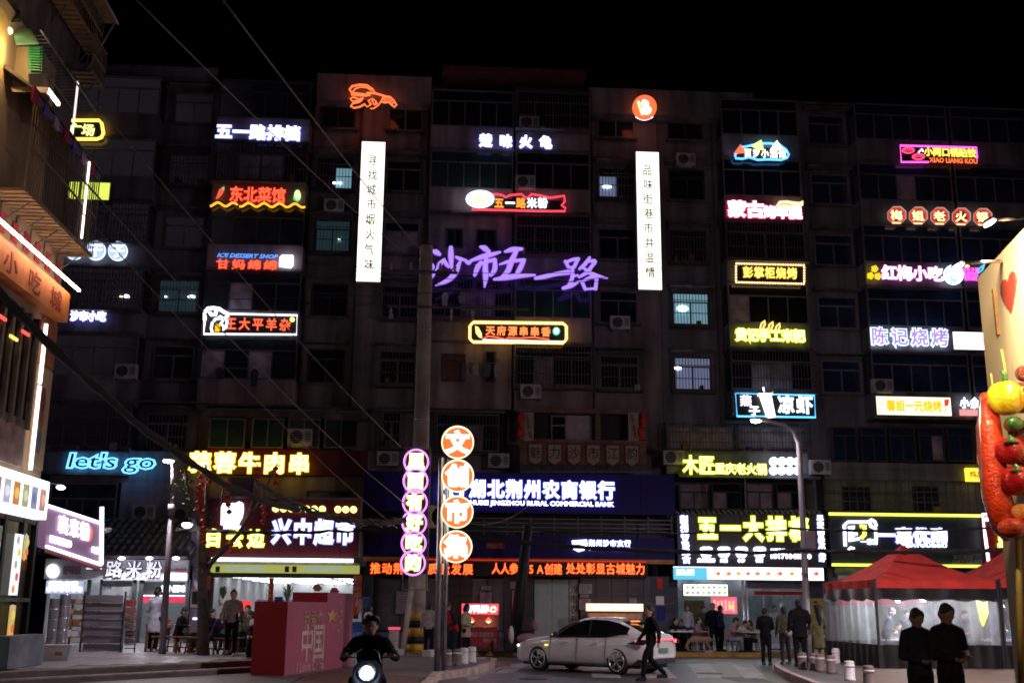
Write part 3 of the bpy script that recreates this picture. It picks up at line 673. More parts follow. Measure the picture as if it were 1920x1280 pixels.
blob(s, [(1194, 192), (1197, 189), (1201, 194), (1203, 206), (1206, 215), (1203, 217), (1199, 206)], YS-.12, .03, emis((1., .75, .35), 2.), 'ladle'); neon(s, [(1192+i*4, 219+6*math.sin(math.pi*i/8)) for i in range(9)], YS+.15, .03, W5, name='back_light')
s = sroot('glowing_letters', 965, 266, YS, 'four small spaced white characters high in the middle, between the banners'); row(s, '楚味火龟', 892, 1042, 266, 21, YS, W5, Wr, bold=.05, wf=.62)
s = sroot('outline_neon_sign', 965, 380, YS, 'red mountain-outline neon sign with a white oval plate at its left')
panel(s, 890, 1056, 374, 394, YS+.02, Bk, .06)
neon(s, [(920, 365), (932, 364), (942, 366), (948, 370), (956, 366), (978, 364), (984, 370), (990, 371), (996, 364), (1010, 366), (1030, 371), (1046, 369), (1058, 367), (1059, 378), (1053, 385), (1060, 390), (1060, 396), (1010, 396), (940, 394), (885, 393), (889, 386)], YS-.02, .045, emis((1., .06, .1), 1.5))
s2 = blob(s, circ(900, 374, 26.5, 16), YS-.05, .08, W5, 'plate'); blob(s, circ(899, 374, 11, 7, 9), YS-.135, .02, emis((1., .8, .45), 1.6), 'noodles')
for (a, b) in ((890, 370), (907, 378), (899, 366), (912, 371)): blob(s, circ(a, b, 2.5, 1.5), YS-.155, .01, emis((.9, .5, .2), 1.), 'meat')
for i, (c_, ch) in enumerate(zip((Or, W5, Or, W5, W5), '五一路米粉')): row(s, ch, 926+i*20.4, 946+i*20.4, 381, 17, YS-.05, c_, None, bold=.03, wf=.92)
s = root('glowing_letters', (2.9, YS, 14.9), 'huge violet brush characters across the middle of the building', 'sign')
YP_ = 43.9
strokes = {'沙': [[(132, 205, 14), (150, 212, 22), (176, 228, 14)], [(158, 335, 7), (180, 300, 18), (212, 266, 10)], [(112, 290, 8), (128, 322, 13), (118, 345, 6)], [(106, 425, 6), (130, 385, 10), (152, 340, 6)],
  [(262, 178, 16), (262, 240, 21), (266, 325, 12)], [(212, 268, 9), (226, 300, 15), (244, 322, 10)], [(300, 248, 9), (330, 262, 15), (378, 274, 8)], [(330, 285, 10), (300, 350, 22), (262, 405, 20), (205, 440, 14), (148, 462, 5)]],
 '市': [[(482, 172, 9), (512, 182, 22), (548, 208, 14)], [(362, 268, 8), (392, 292, 16), (415, 280, 8)], [(405, 278, 9), (500, 246, 20), (560, 232, 17), (630, 212, 9)], [(486, 290, 15), (458, 335, 19), (440, 385, 12)], [(455, 312, 10), (530, 284, 14), (590, 268, 15)], [(592, 270, 15), (590, 340, 19), (560, 385, 12), (548, 372, 6)], [(532, 225, 12), (520, 320, 20), (522, 400, 20), (514, 474, 6)]],
 '五': [[(668, 208, 10), (725, 192, 20), (792, 188, 13)], [(752, 205, 16), (716, 280, 22), (690, 350, 20), (640, 405, 12)], [(628, 304, 7), (700, 282, 14), (812, 270, 13)], [(806, 280, 17), (780, 335, 19), (748, 385, 13)], [(588, 416, 11), (680, 402, 20), (790, 388, 18), (892, 384, 8)]],
 '一': [[(896, 408, 12), (960, 396, 17), (1050, 376, 16), (1142, 362, 20)]],
 '路': [[(1120, 282, 13), (1142, 322, 13)], [(1130, 285, 11), (1175, 268, 13), (1218, 262, 13)], [(1212, 268, 14), (1186, 322, 14)], [(1146, 328, 8), (1190, 322, 9)], [(1172, 335, 13), (1172, 400, 15), (1150, 450, 14)], [(1172, 395, 8), (1212, 385, 9)], [(1104, 482, 13), (1165, 462, 17), (1226, 430, 7)],
  [(1302, 252, 10), (1268, 300, 15), (1226, 338, 10)], [(1270, 285, 8), (1340, 278, 15), (1325, 315, 11)], [(1330, 300, 12), (1285, 360, 15), (1222, 400, 9)], [(1248, 325, 9), (1322, 376, 17), (1434, 408, 5)], [(1244, 432, 13), (1268, 488, 13)], [(1250, 428, 9), (1310, 402, 13), (1358, 406, 12)], [(1354, 408, 13), (1346, 486, 14)], [(1270, 490, 8), (1345, 484, 10)]]}
def catmull(P, n=6):
    P = [np.array(p, float) for p in P]; Q = [2*P[0]-P[1]]+P+[2*P[-1]-P[-2]]; out = []
    for i in range(1, len(Q)-2):
        for j in range(n):
            t = j/n; a, b, c, d = Q[i-1:i+3]; out.append(.5*((2*b)+(c-a)*t+(2*a-5*b+4*c-d)*t*t+(3*b-a-3*c+d)*t**3))
    return out+[P[-1]]
for ch, L_ in strokes.items():
    mb = MB(); mats_ = [Pur, Pu]
    for st in L_:
        c_ = catmull(st)
        for mi, k_, dy in ((0, 1.18, 0), (1, .92, -.05)):
            pts = [W(780+x/4, 420+y/4, YP_) for x, y, r_ in c_]; rr = [max(.02, r_/4*.0212*k_) for x, y, r_ in c_]
            o = len(mb.v); mb.tube(pts, rr, 8, mi); mb.ell(pts[0], (rr[0],)*3, 8, 6, mi); mb.ell(pts[-1], (rr[-1],)*3, 8, 6, mi)
            for q in range(o, len(mb.v)): v = mb.v[q]; mb.v[q] = (v[0], YP_+dy+(v[1]-YP_)*.25, v[2])
    part('character', mb, mats_, s)
for x in (-.6, 1.5, 3.3, 5.6): part('support_bar', MB().box(x-.03, x+.03, YP_+.1, YB+.1, 14.9, 14.95), m_bar, s)
s = sroot('framed_neon_sign', 971, 625, YS, 'yellow bulb-framed sign with orange-red characters in the middle, below the violet characters')
panel(s, 884, 1059, 606, 640, YS, Bk, .08); pf = [(887, 604), (1056, 606), (1062, 612), (1062, 636), (1056, 643), (887, 641), (881, 635), (881, 611)]
neon(s, pf, YS-.04, .07, emis((1., .55, .06), 1.6), True, 'frame')
mbb = MB()
for i in range(len(pf)):
    a, b = np.array(pf[i]), np.array(pf[(i+1) % 8]); n = max(1, int(np.linalg.norm(b-a)/5.2))
    for j in range(n): mbb.ell(W(*(a+(b-a)*(j+.5)/n), YS-.12), (.045, .03, .045), 6, 4)
part('bulbs', mbb, emis((1., .95, .5), 3.), s, kind='stuff')
row(s, '天府源串串香', 909, 1034, 621, 16, YS-.04, emis((1., .25, .07), 1.6), None, bold=.03, wf=.85)
neon(s, [(907, 634), (915, 630), (930, 632), (948, 636), (952, 633), (975, 634), (1000, 632), (1030, 636)], YS-.1, .03, Rd); panel(s, 905, 1058, 637.5, 641.5, YS-.06, emis((1., .95, .95), 2.2), .02, 'light_strip')
blob(s, [(891, 611), (897, 614), (903, 625), (904, 634), (898, 632), (892, 624)], YS-.05, .05, emis((1., .85, .3), 1.5), 'chilli'); blob(s, circ(1043, 621, 7, 7.5, 10), YS-.05, .05, emis((.1, .8, .5), 1.2), 'pepper'); blob(s, circ(1043, 620, 4, 5, 10), YS-.1, .03, W5, 'pepper_shine')
# right columns
s = sroot('outline_neon_sign', 1430, 285, YS, 'wavy blue neon outline with red, green and white triangles, right of the right banner')
neon(s, [(1378, 292), (1380, 297), (1392, 298), (1404, 295), (1412, 297), (1420, 300), (1440, 299), (1465, 300), (1476, 296), (1479, 290), (1474, 281), (1462, 272), (1445, 269), (1430, 269), (1412, 272), (1398, 275), (1388, 276)], YS-.02, .05, emis((.12, .5, 1.), 1.9), True)
for q, c_ in (([(1375, 289), (1397, 287), (1388, 271)], emis((1., .18, .08), 1.3)), ([(1408, 274), (1427, 263), (1432, 282), (1420, 280)], emis((.7, 1., .3), 1.6)), ([(1444, 281), (1456, 264), (1467, 280)], W5)): blob(s, q, YS-.08, .05, c_, 'triangle')
panel(s, 1385, 1474, 277, 297, YS+.02, Bk, .05); row(s, '百岁小酒馆', 1394, 1475, 288, 14, YS-.04, emis((1., .95, .75), 2.2), None, bold=.02, wf=.9)
s = sroot('glowing_letters', 1434, 394, YS, 'white and pink-edged characters with a roast lamb leg on top, right column')
PkR = emis((1., .08, .2), 1.2); Wp = emis((1., .93, .95), 3.)
row(s, '蒙古', 1365, 1432, 393, 27, YS, Wp, PkR, bold=.06); row(s, '烤羊腿', 1431, 1503, 399, 20, YS, Wp, PkR, bold=.06)
blob(s, [(1455, 386), (1460, 378), (1475, 377), (1486, 379), (1498, 380), (1505, 377), (1505, 386), (1496, 388), (1484, 392), (1466, 391)], YS-.1, .08, emis((1., .72, .45), 1.5), 'lamb_leg'); neon(s, [(1462, 385), (1468, 381), (1476, 383), (1484, 384)], YS-.2, .02, emis((.8, .2, .05), 1.), name='roast_lines')
s = sroot('framed_neon_sign', 1444, 512, YS, 'sign framed with small warm bulbs and yellow barbecue characters in the right column')
panel(s, 1381, 1507, 496, 531, YS, Bk, .06); mbb = MB()
for i in range(27):
    x = 1381+i*(126/26)
    for y_ in (494, 529): mbb.ell(W(x, y_+i*.12, YS-.05), (.045, .04, .045), 6, 4)
for j in range(6):
    for x in (1380, 1508): mbb.ell(W(x, 499+j*5.2+(x-1380)*.02, YS-.05), (.045, .04, .045), 6, 4)
part('bulbs', mbb, emis((1., .62, .28), 3.), s, kind='stuff'); row(s, '彭掌柜烧烤', 1392, 1495, 512, 19, YS-.03, emis((1., .85, .15), 1.7), emis((.7, .3, .0), .5), bold=.025, wf=.92)
s = sroot('glowing_letters', 1443, 628, YS, 'dense yellow-green glowing characters with three flame-like fingers on top in the right column'); row(s, '黄记手工米粑', 1379, 1509, 629, 21, YS, YG, YGr, bold=.055)
for a in ((1425, 611, .5), (1440, 613, .7), (1453, 616, .8)):
    neon(s, [(a[0], a[1]+6), (a[0]+3, a[1]-5), (a[0]+9, a[1]-10), (a[0]+9, a[1]-3), (a[0]+5, a[1]+6)], YS-.1, .04, emis((1., .7, .2), 1.6), True, 'flame')
s = sroot('framed_neon_sign', 1455, 758, YS, 'cyan-framed sign with a large white drink cup, just above the street lamp head')
panel(s, 1381, 1527, 739, 780, YS, Bk, .06); neon(s, [(1379, 736), (1527, 741), (1529, 782), (1382, 780)], YS-.04, .04, emis((.1, .55, 1.), 2.2), True, 'frame')
row(s, '燕', 1388, 1409, 751, 18, YS-.04, W5, None, bold=.03); row(s, '子', 1404, 1425, 770, 17, YS-.04, W5, None, bold=.03); row(s, '凉虾', 1457, 1526, 759, 31, YS-.04, W5, None, bold=.03, wf=.92)
blob(s, [(1422, 738), (1448, 735), (1448, 740), (1445, 742), (1453, 782), (1438, 784), (1424, 743), (1420, 742)], YS-.06, .1, emis((1., 1., .85), 3.2), 'cup'); neon(s, [(1434, 737), (1431, 726)], YS-.15, .04, W5, name='straw')
s = sroot('glowing_letters', 1358, 877, YS, 'yellow characters of mixed size beside white discs, above the right metal awning')
row(s, '木匠', 1280, 1340, 872, 32, YS-.5, YG, YGr, bold=.02); row(s, '重庆老火锅', 1340, 1438, 879, 19, YS-.5, YG, YGr, bold=.02)
for i in range(4):
    for j in range(2):
        blob(s, circ(1450+i*15.2, 865+j*17, 8), YS-.5, .08, W5, 'disc')
s = sroot('framed_neon_sign', 1760, 290, YS, 'magenta-framed sign with two pink dumplings and small yellow characters, top right'); panel(s, 1690, 1830, 275, 303, YS, Bk, .06)
neon(s, [(1741, 304), (1690, 304), (1688, 273), (1831, 277), (1832, 297)], YS-.03, .045, Mg); row(s, '小两口锅贴饺', 1733, 1830, 286, 15, YS-.03, emis((1., .75, .12), 1.5), None, bold=.03); line(s, 'XIAO LIANG KOU', 1788, 301, 90, 9, YS-.05, emis((1., .16, .05), 1.5), .02)
for c_ in ((1703, 282), (1722, 294)):
    neon(s, circ(*c_, 11, 5, 14), YS-.05, .035, emis((1., .08, .2), 1.4), True, 'dumpling')
    neon(s, [(c_[0]-8+i*2, c_[1]+(-2 if i % 2 else 1)) for i in range(9)], YS-.05, .025, emis((1., .08, .2), 1.2), name='dumpling_pleats')
neon(s, [(1722, 286), (1727, 281), (1731, 284), (1728, 279)], YS-.05, .03, W5, name='steam')
for i, ch in enumerate('梅姐老火锅'):
    cx, cy = 1681+i*40.3, 404+i*.9
    s = sroot('octagonal_sign', cx, cy, YS, 'red octagonal sign, '+['leftmost', 'second from left', 'middle', 'second from the right', 'rightmost'][i]+' of five in a row', 'sign', 'red octagonal signs')
    blob(s, circ(cx, cy, 18.5, 17.5, 8, math.pi/8), YS, .08, emis((.9, .6, .5), .5), 'rim'); blob(s, circ(cx, cy, 17, 16, 8, math.pi/8), YS-.082, .02, emis((.85, .06, .05), .75), 'face'); blob(s, circ(cx, cy, 12, 11, 8, math.pi/8), YS-.104, .01, emis((.25, .01, .02), .3), 'inset')
    row(s, ch, cx-11, cx+11, cy, 17, YS-.12, emis((1., .95, .4), 1.8), None, bold=.025); panel(s, cx-8, cx+8, cy+12.5, cy+15, YS-.13, emis((1., .75, .3), 1.5), .01, 'light_strip')
s = sroot('glowing_letters', 1735, 513, YS, 'pinkish-white snack characters with yellow flower outlines at left and a round badge at right')
row(s, '红梅小吃', 1653, 1768, 513, 25, YS, emis((1., .92, 1.), 3.), emis((.9, .25, .8), 1.), bold=.025)
for a in ((1640, 504), (1632, 517), (1646, 518)):
    for j in range(5): neon(s, circ(a[0]+4*math.cos(j*1.257), a[1]+4*math.sin(j*1.257), 2.2, n=6), YS-.02, .02, emis((1., .75, .02), 1.4), True, 'flower_petal')
blob(s, circ(1788, 515, 17, 17, 24), YS, .05, emis((.5, .75, 1.), 1.), 'badge'); neon(s, circ(1788, 515, 17), YS-.06, .045, W5, True, 'badge_rim'); row(s, '梅', 1774, 1802, 514, 24, YS-.08, W5, emis((.1, .5, .8), .8), bold=.03)
for j, t in enumerate(('好吃不贵', '欢迎光临', '营养美味')): line(s, t, 1820, 506+j*8, 30-j*3, 7, YS-.02, Mg, .01)
blob(s, [(1808, 500), (1812, 495), (1818, 500), (1812, 502)], YS, .05, emis((1., .9, .2), 1.5), 'flower'); neon(s, [(1832, 508), (1840, 500), (1846, 495), (1842, 506), (1834, 512)], YS, .04, emis((.1, .5, 1.), 1.5), True, 'leaf')
s = sroot('glowing_letters', 1705, 631, YS, 'four violet characters outlined in white-blue in the far right column'); row(s, '陈记烧烤', 1630, 1780, 632, 29, YS, emis((.42, .25, .95), 1.), emis((.62, .75, 1.), 2.), bold=.02, rimw=.055, wf=.86)
s = sroot('lightbox_sign', 1820, 639, YS, 'white lightbox with faint pink writing, partly behind the near cream board'); panel(s, 1787, 1860, 622, 656, YS, m_alu, .15); panel(s, 1788, 1860, 623, 655, YS-.01, emis((1., .93, .97), 2.4), .008, 'face'); row(s, '刘记卤', 1805, 1850, 638, 13, YS-.012, emis((.8, .2, .3), .9), None, bold=-.005, depth=.004)
s = sroot('lightbox_sign', 1712, 761, YS, 'cream lightbox with orange barbecue characters and a red skewer at its right end'); panel(s, 1643, 1785, 743, 779, YS, m_alu, .2); panel(s, 1644, 1783, 744, 778, YS-.01, emis((1., .88, .60), 1.7), .008, 'face')
row(s, '馨姐一元烧烤', 1662, 1766, 761, 19, YS-.015, emis((1., .38, .03), 1.3), emis((1., .75, .05), 1.3), bold=.01, rimw=.04, depth=.01)
for i in range(6): blob(s, circ(1649+(i % 2)*5, 754+(i//2)*7, 1.5, 1.5, 6), YS-.012, .01, Or, 'dot')
blob(s, [(1770, 749), (1779, 748), (1778, 760), (1771, 762)], YS-.015, .03, emis((.9, .08, .04), .8), 'meat'); neon(s, [(1774, 762), (1771, 774)], YS-.03, .015, m_black, name='stick')
s = sroot('glowing_letters', 1825, 758, YS, 'white characters over a pink strip, right of the cream lightbox and behind the pepper sculpture'); row(s, '小余米粉', 1799, 1876, 756, 19, YS, W5, None, bold=.03, wf=.9); panel(s, 1800, 1870, 768, 779, YS, emis((1., .38, .38), 1.), .05, 'strip')
s = sroot('lightbox_sign', 1834, 889, YS, 'small yellow lightbox under the dark windows on the far right'); panel(s, 1812, 1858, 877, 902, YS-.1, emis((1., .72, .05), 1.5), .15, 'face'); row(s, '炖品牛', 1818, 1856, 889, 11, YS-.115, emis((.35, .12, .0), .3), None, depth=.006)
# ================================================================== SHOPS AT STREET LEVEL
YF = 43.4
def pbox(par, name, x0, x1, y0, y1, Y, mat, d=.1, **k):
    ym = (y0+y1)/2; xm = (x0+x1)/2
    return part(name, MB().box(XZ(x0, ym, Y)[0], XZ(x1, ym, Y)[0], Y, Y+d, XZ(xm, y1, Y)[1], XZ(xm, y0, Y)[1]), mat, par, **k)
def boards(par, name, x0, x1, y0, y1, Y, mat, n, d=.1, gap=.012):
    """cladding boards side by side with real joints"""
    ym = (y0+y1)/2; xm = (x0+x1)/2; A, B = XZ(x0, ym, Y)[0], XZ(x1, ym, Y)[0]; Z1, Z0 = XZ(xm, y0, Y)[1], XZ(xm, y1, Y)[1]
    w_ = (B-A)/n
    part('backing', MB().box(A, B, Y+d*.5, Y+d, Z0, Z1), m_black, par)
    me = MB().box(-w_/2+gap/2, w_/2-gap/2, 0, d*.48, 0, Z1-Z0).data(name); me.materials.append(mat)
    for i in range(n):
        o = bpy.data.objects.new(name, me); COL.objects.link(o); o.parent = par; p = wloc(par)
        o.location = (A+w_*(i+.5)-p.x, Y-p.y+random.uniform(-.006, .006), Z0-p.z)
def room(par, xa, xb, Y0, Y1, ztop, z0, mwall, mfloor, lights=None, ls=4, tubes=3, rows_=3):
    X0, X1 = XZ(xa, 1150, Y0)[0], XZ(xb, 1150, Y0)[0]
    part('back_wall', MB().box(X0, X1, Y1, Y1+.1, z0, ztop), mwall, par)
    part('side_wall', MB().box(X0-.1, X0, Y0, Y1+.1, z0, ztop), mwall, par); part('side_wall', MB().box(X1, X1+.1, Y0, Y1+.1, z0, ztop), mwall, par)
    part('ceiling', MB().box(X0, X1, Y0, Y1, ztop, ztop+.1), mwall, par); part('floor', MB().box(X0, X1, Y0, Y1, z0+.002, z0+.012), mfloor, par)
    if lights:
        for j in range(rows_):
            y = Y0+.6+(Y1-Y0-.9)*j/max(1, rows_-1)
            for i in range(tubes):
                x = X0+(X1-X0)*(i+.5)/tubes
                part('ceiling_tube', MB().box(x-(X1-X0)/tubes*.38, x+(X1-X0)/tubes*.38, y-.07, y+.07, ztop-.06, ztop-.02), lights, par)
    return X0, X1
m_rwall = pm('room_wall', (.6, .62, .64), .8, var=.1); m_rfloor = pm('room_floor', (.4, .38, .36), .3, var=.2)
# ---- bank
bk = root('bank_branch', (4, YF, .15), 'rural bank branch with navy fascias and dark stone ground floor, centre of the street', 'bank')
boards(bk, 'fascia_panel', 681, 1265, 886, 961, YF-.1, m_navy, 9, .25)
boards(bk, 'fascia_panel', 681, 1265, 1004, 1046, YF-.1, m_navy2, 8, .25)
pbox(bk, 'recess_wall', 681, 1265, 961, 1004, YF+1.2, m_dark, .1)
pbox(bk, 'wall', 681, 1265, 885, 1240, YF+2.6, m_dark, .1)
for i in range(4):
    pbox(bk, 'rail', 860, 1262, 972+i*8, 973.5+i*8, YF+.1, m_alu, .03)
for i in range(10): pbox(bk, 'rail_post', 862+i*44, 865+i*44, 968, 1003, YF+.05, m_bar, .04)
pbox(bk, 'trim_strip', 681, 1265, 1046, 1054, YF-.14, m_orange, .3)
m_stone = pm('dark_stone', (.045, .035, .045), .35, var=.4, scale=2)
for a, c in ((680, 702), (840, 885), (945, 1000), (1088, 1265)):
    n = max(1, round((c-a)/30))
    for i in range(n):
        for j in range(4): pbox(bk, 'stone_slab', a+(c-a)*i/n+.4, a+(c-a)*(i+1)/n-.4, 1080+j*37, 1116.4+j*37, YF+.02+random.uniform(0, .01), m_stone, .3)
m_gwall = pm('bank_glazing', (.10, .095, .11), .25, var=.3, scale=1.5)
for a, c in ((702, 750), (752, 796), (798, 840), (885, 912), (914, 945)): pbox(bk, 'glazed_panel', a, c, 1084, 1180, YF+.15, m_gwall, .05)
for a, c in ((702, 840), (885, 945)): pbox(bk, 'low_wall', a, c, 1183, 1230, YF+.05, pm('grey_low', (.14, .13, .15), .6), .3); pbox(bk, 'blue_line', a, c, 1180, 1183.5, YF, m_navy, .3)
dr = pbox(bk, 'door', 998, 1086, 1083, 1216, YF+.3, m_frame_d, .03)
for a, c in ((1002, 1034), (1037, 1066)):
    pbox(dr, 'door_leaf', a, c, 1086, 1214, YF+.26, pm('roller_shutter', (.36, .45, .45), .5, var=.1), .03)
    for j in range(0): pass
mbs = MB()
for j in range(42):
    z0 = XZ(1034, 1214-j*3, YF)[1]; mbs.box(XZ(1003, 1150, YF)[0], XZ(1065, 1150, YF)[0], YF+.245, YF+.262, z0, z0+.045)
part('shutter_slats', mbs, pm('roller_shutter', (.36, .45, .45)), dr, kind='stuff')
pbox(dr, 'bright_side_light', 1068, 1084, 1086, 1190, YF+.26, pm('door_poster', (.42, .4, .32), .6), .03)
for j, ch in enumerate('沙市农商'): row(dr, ch, 1069, 1083, 1104+j*19, 15, YF+.25, pm('poster_ink', (.05, .05, .06)), None, depth=.004)
for q, c_ in (((743, 780, 1108, 1150), m_white), ((900, 922, 1110, 1130), m_white), ((903, 921, 1098, 1105), m_white), ((957, 973, 1090, 1103), m_white), ((960, 968, 1106, 1170), m_white), ((1086, 1110, 1094, 1112), m_white), ((1088, 1104, 1114, 1119), m_white), ((1086, 1108, 1122, 1142), m_white), ((1181, 1194, 1121, 1131), m_white)):
    f_ = pbox(bk, 'notice', q[0], q[1], q[2], q[3], YF-.02, pm('notice_paper', (.36, .33, .37), .8, var=.2, scale=6), .03)
    mbn = MB()
    for j in range(int((q[3]-q[2])/3.2)):
        a = XZ(q[0]+2, q[2]+2+j*3.2, YF-.03); b = XZ(q[1]-2-R.uniform(0, 6), q[2]+2+j*3.2, YF-.03); mbn.box(a[0], b[0], YF-.024, YF-.021, a[1]-.012, a[1]+.012)
    part('print', mbn, pm('print_ink', (.14, .1, .14)), f_)
s = sroot('glowing_letters', 1012, 921, YF-.15, 'big white bank name in characters with an English line, on the navy upper fascia')
row(s, '湖北荆州农商银行', 878, 1154, 918, 31, YF-.12, emis((.86, .88, 1.), 3.4), emis((.22, .25, 1.), 1.2), bold=.035, wf=.92)
line(s, 'HUBEI JINGZHOU RURAL COMMERCIAL BANK', 1016, 943, 270, 8.5, YF-.15, emis((.86, .88, 1.), 3.), .03, rim=emis((.22, .25, 1.), 1.), rimw=.03)
neon(s, circ(847, 922, 19), YF-.25, .09, W5, True, 'logo_ring'); blob(s, [(838, 930), (840, 914), (847, 908), (855, 916), (847, 920), (851, 932)], YF-.15, .08, W5, 'logo_mark')
s = sroot('glowing_letters', 1130, 1022, YF-.15, 'small white shield logo and branch name on the lower navy fascia')
blob(s, [(1072, 1013), (1100, 1011), (1101, 1022), (1095, 1031), (1085, 1034), (1075, 1029)], YF-.12, .06, W5, 'logo_shield')
row(s, '荆州沙市支行', 1103, 1183, 1018, 11, YF-.12, W5, Wr, bold=.03, wf=.9); line(s, 'SHASHI BRANCH', 1143, 1028, 78, 6, YF-.14, W5, .03)
s = sroot('led_ticker', 950, 1066, YF-.25, 'long red LED ticker with scrolling orange-red characters under the bank fascia', 'led screen')
pbox(s, 'casing', 690, 1215, 1055, 1079, YF-.3, m_black, .18); pbox(s, 'glow_strip', 775, 1212, 1049.5, 1051, YF-.32, emis((1., .03, .02), .7), .02)
LED = emis((1., .17, .03), 2.2); LEDr = emis((.9, .03, .0), .8)
row(s, '推动荆州高质量发展', 693, 888, 1066, 19, YF-.31, LED, LEDr, bold=.012, depth=.01, wf=.9)
row(s, '人人参与5A创建', 922, 1054, 1066, 19, YF-.31, LED, LEDr, bold=.012, depth=.01, wf=1.) ; row(s, '处处彰显古城魅力', 1061, 1210, 1066, 19, YF-.31, LED, LEDr, bold=.012, depth=.01, wf=.95)
s = sroot('small_board', 928, 1022, YF-.15, 'small dim red notice board on the lower navy fascia'); panel(s, 911, 946, 1017, 1028, YF-.16, pm('dim_red', (.25, .05, .04), .6), .04); line(s, '小心台阶', 928, 1022, 28, 6, YF-.165, m_kerb, 0, .004)
# ---- old-style wooden balcony with pennants above the bank
wb = root('wooden_balcony', (7, YF+.2, 6.9), 'brown wooden balcony with hanging couplets above the bank fascia', 'balcony')
m_wd = pm('balcony_wood', (.19, .115, .075), .7, var=.4, scale=2, streak=.3); YWB = YF+.1
pbox(wb, 'railing_board', 975, 1212, 828, 872, YWB, m_wd, .12); pbox(wb, 'top_rail', 970, 1216, 824, 830, YWB-.08, m_wd, .1); pbox(wb, 'lintel', 968, 1218, 766, 774, YWB-.05, m_wd, .3)
for x in (970, 1117, 1204): pbox(wb, 'post', x, x+9, 774, 824, YWB, m_wd, .15)
pbox(wb, 'opening_shade', 985, 1205, 774, 824, YWB+.8, m_black, .1)  # black sheet stands for the shade inside the balcony opening
X_, Z_ = XZ(1060, 800, YWB+.7); window(wb, XZ(1033, 800, YWB+.6)[0], XZ(1062, 800, YWB+.6)[0], XZ(1045, 826, YWB+.6)[1], XZ(1045, 779, YWB+.6)[1], YWB+.6, 1, .4, m_glass, m_frame_w)
pbox(wb, 'pale_panel', 1062, 1110, 779, 825, YWB+.62, pm('pale_panel', (.42, .37, .42), .8, var=.15), .05)
for i in range(12):
    a = XZ(975+i*20.3, 875, YWB); b = XZ(975+(i+1)*20.3, 884, YWB)
    part('roof_tile', MB().prism([(YWB-.5, b[1]-.05), (YWB+.1, a[1]+.15), (YWB+.1, a[1]+.1), (YWB-.5, b[1]-.1)], (b[0]-a[0])*.93, 0, a[0]), pm('grey_tile', (.15, .15, .17), .6, var=.3), wb)
for x, t in ((991, '江汉平原一明珠'), (1188, '荆楚大地美食街')):
    c_ = pbox(wb, 'couplet', x-10, x+10, 773, 826, YWB-.12, pm('couplet_cloth', (.36, .29, .24), .9, var=.15), .03)
    row(c_, t, x-4, x+4, 777, 6, YWB-.125, pm('ink', (.06, .05, .05)), None, vert=True, y1=822, depth=.004)
pennr = pm('pennant_border', (.22, .045, .04), .8)
for i, ch in enumerate('魅力沙市江韵'):
    x = 1004+i*36.2; y = 827+i*.5
    p_ = sroot('pennant', x, y+38, YWB-.1, 'cream pennant with a brush character on the wooden balcony, '+['leftmost', 'second', 'third', 'fourth', 'fifth', 'rightmost'][i]+' of six', 'banner', 'cream pennants on the balcony rail')
    blob(p_, [(x-14, y+4), (x+14, y+4), (x+14, y+38), (x, y+46), (x-14, y+38)], YWB-.09, .02, pennr, 'border')
    blob(p_, [(x-11.5, y+6), (x+11.5, y+6), (x+11.5, y+36), (x, y+43), (x-11.5, y+36)], YWB-.112, .01, pm('pennant_cloth', (.38, .33, .27), .9, var=.15), 'cloth')
    row(p_, ch, x-11, x+11, y+21, 21, YWB-.125, pm('ink', (.06, .05, .05)), None, bold=.01, depth=.004)
def lantern(x, y, Y, rr, lab, h=1.15, gp='red lanterns on the wooden balcony'):
    X, Z = XZ(x, y, Y); l_ = root('lantern', (X, Y, Z), lab, 'lantern', gp)
    part('shade', MB().lathe([(rr*.45, -rr*h), (rr*.9, -rr*.6*h), (rr, 0), (rr*.9, rr*.6*h), (rr*.45, rr*h)], (X, Y, Z), 12), pm('lantern_red', (.55, .02, .02), .6), l_)
    part('cap', MB().lathe([(rr*.4, rr*h), (rr*.4, rr*h+.04)], (X, Y, Z), 8).lathe([(rr*.4, -rr*h-.04), (rr*.4, -rr*h)], (X, Y, Z), 8), m_orange, l_)
for x, y, lab in ((978, 785, 'upper red lantern at the left end of the wooden balcony'), (977, 810, 'lower red lantern at the left end of the wooden balcony'), (1207, 787, 'upper red lantern at the right end of the wooden balcony'), (1202, 811, 'lower red lantern at the right end of the wooden balcony')): lantern(x, y, YWB-.2, .13, lab, 1.7)

# ---- supermarket
YM = 42.4
sm_ = root('supermarket', (-7, YM, .15), 'brightly lit supermarket with maroon fascia and yellow strip, left of the bank', 'shop')
boards(sm_, 'fascia_panel', 374, 677, 935, 1044, YM, m_maroon, 8, .25); pbox(sm_, 'top_trim', 374, 677, 931, 934.5, YM-.05, m_alu, .3); pbox(sm_, 'side_trim', 674, 678, 935, 1044, YM-.04, m_alu, .08)
pbox(sm_, 'tube_light', 396, 662, 1046, 1052, YM-.35, emis((.9, .93, 1.), 4.), .1); pbox(sm_, 'canopy', 390, 672, 1053, 1058, YM-.3, pm('canopy_green', (.35, .4, .3), .6), .4)
ys = pbox(sm_, 'yellow_strip', 394, 674, 1058, 1074, YM-.25, emis((.62, .66, .16), .5), .08)
for x, t in ((458, '全场特惠 欢迎光临'), (604, '全场特惠 欢迎光临')): line(ys, t, x, 1066, 72, 8, YM-.26, emis((.35, .5, .75), .5), .01, .006)
for x in (408, 538, 552): pbox(ys, 'picture', x-4, x+4, 1061, 1072, YM-.262, m_dark, .006)
X0, X1 = room(sm_, 396, 668, YM+.1, YM+13, 2.82, .15, m_rwall, m_rfloor, emis((.95, .97, 1.), 7.), ls=5, tubes=4, rows_=6)
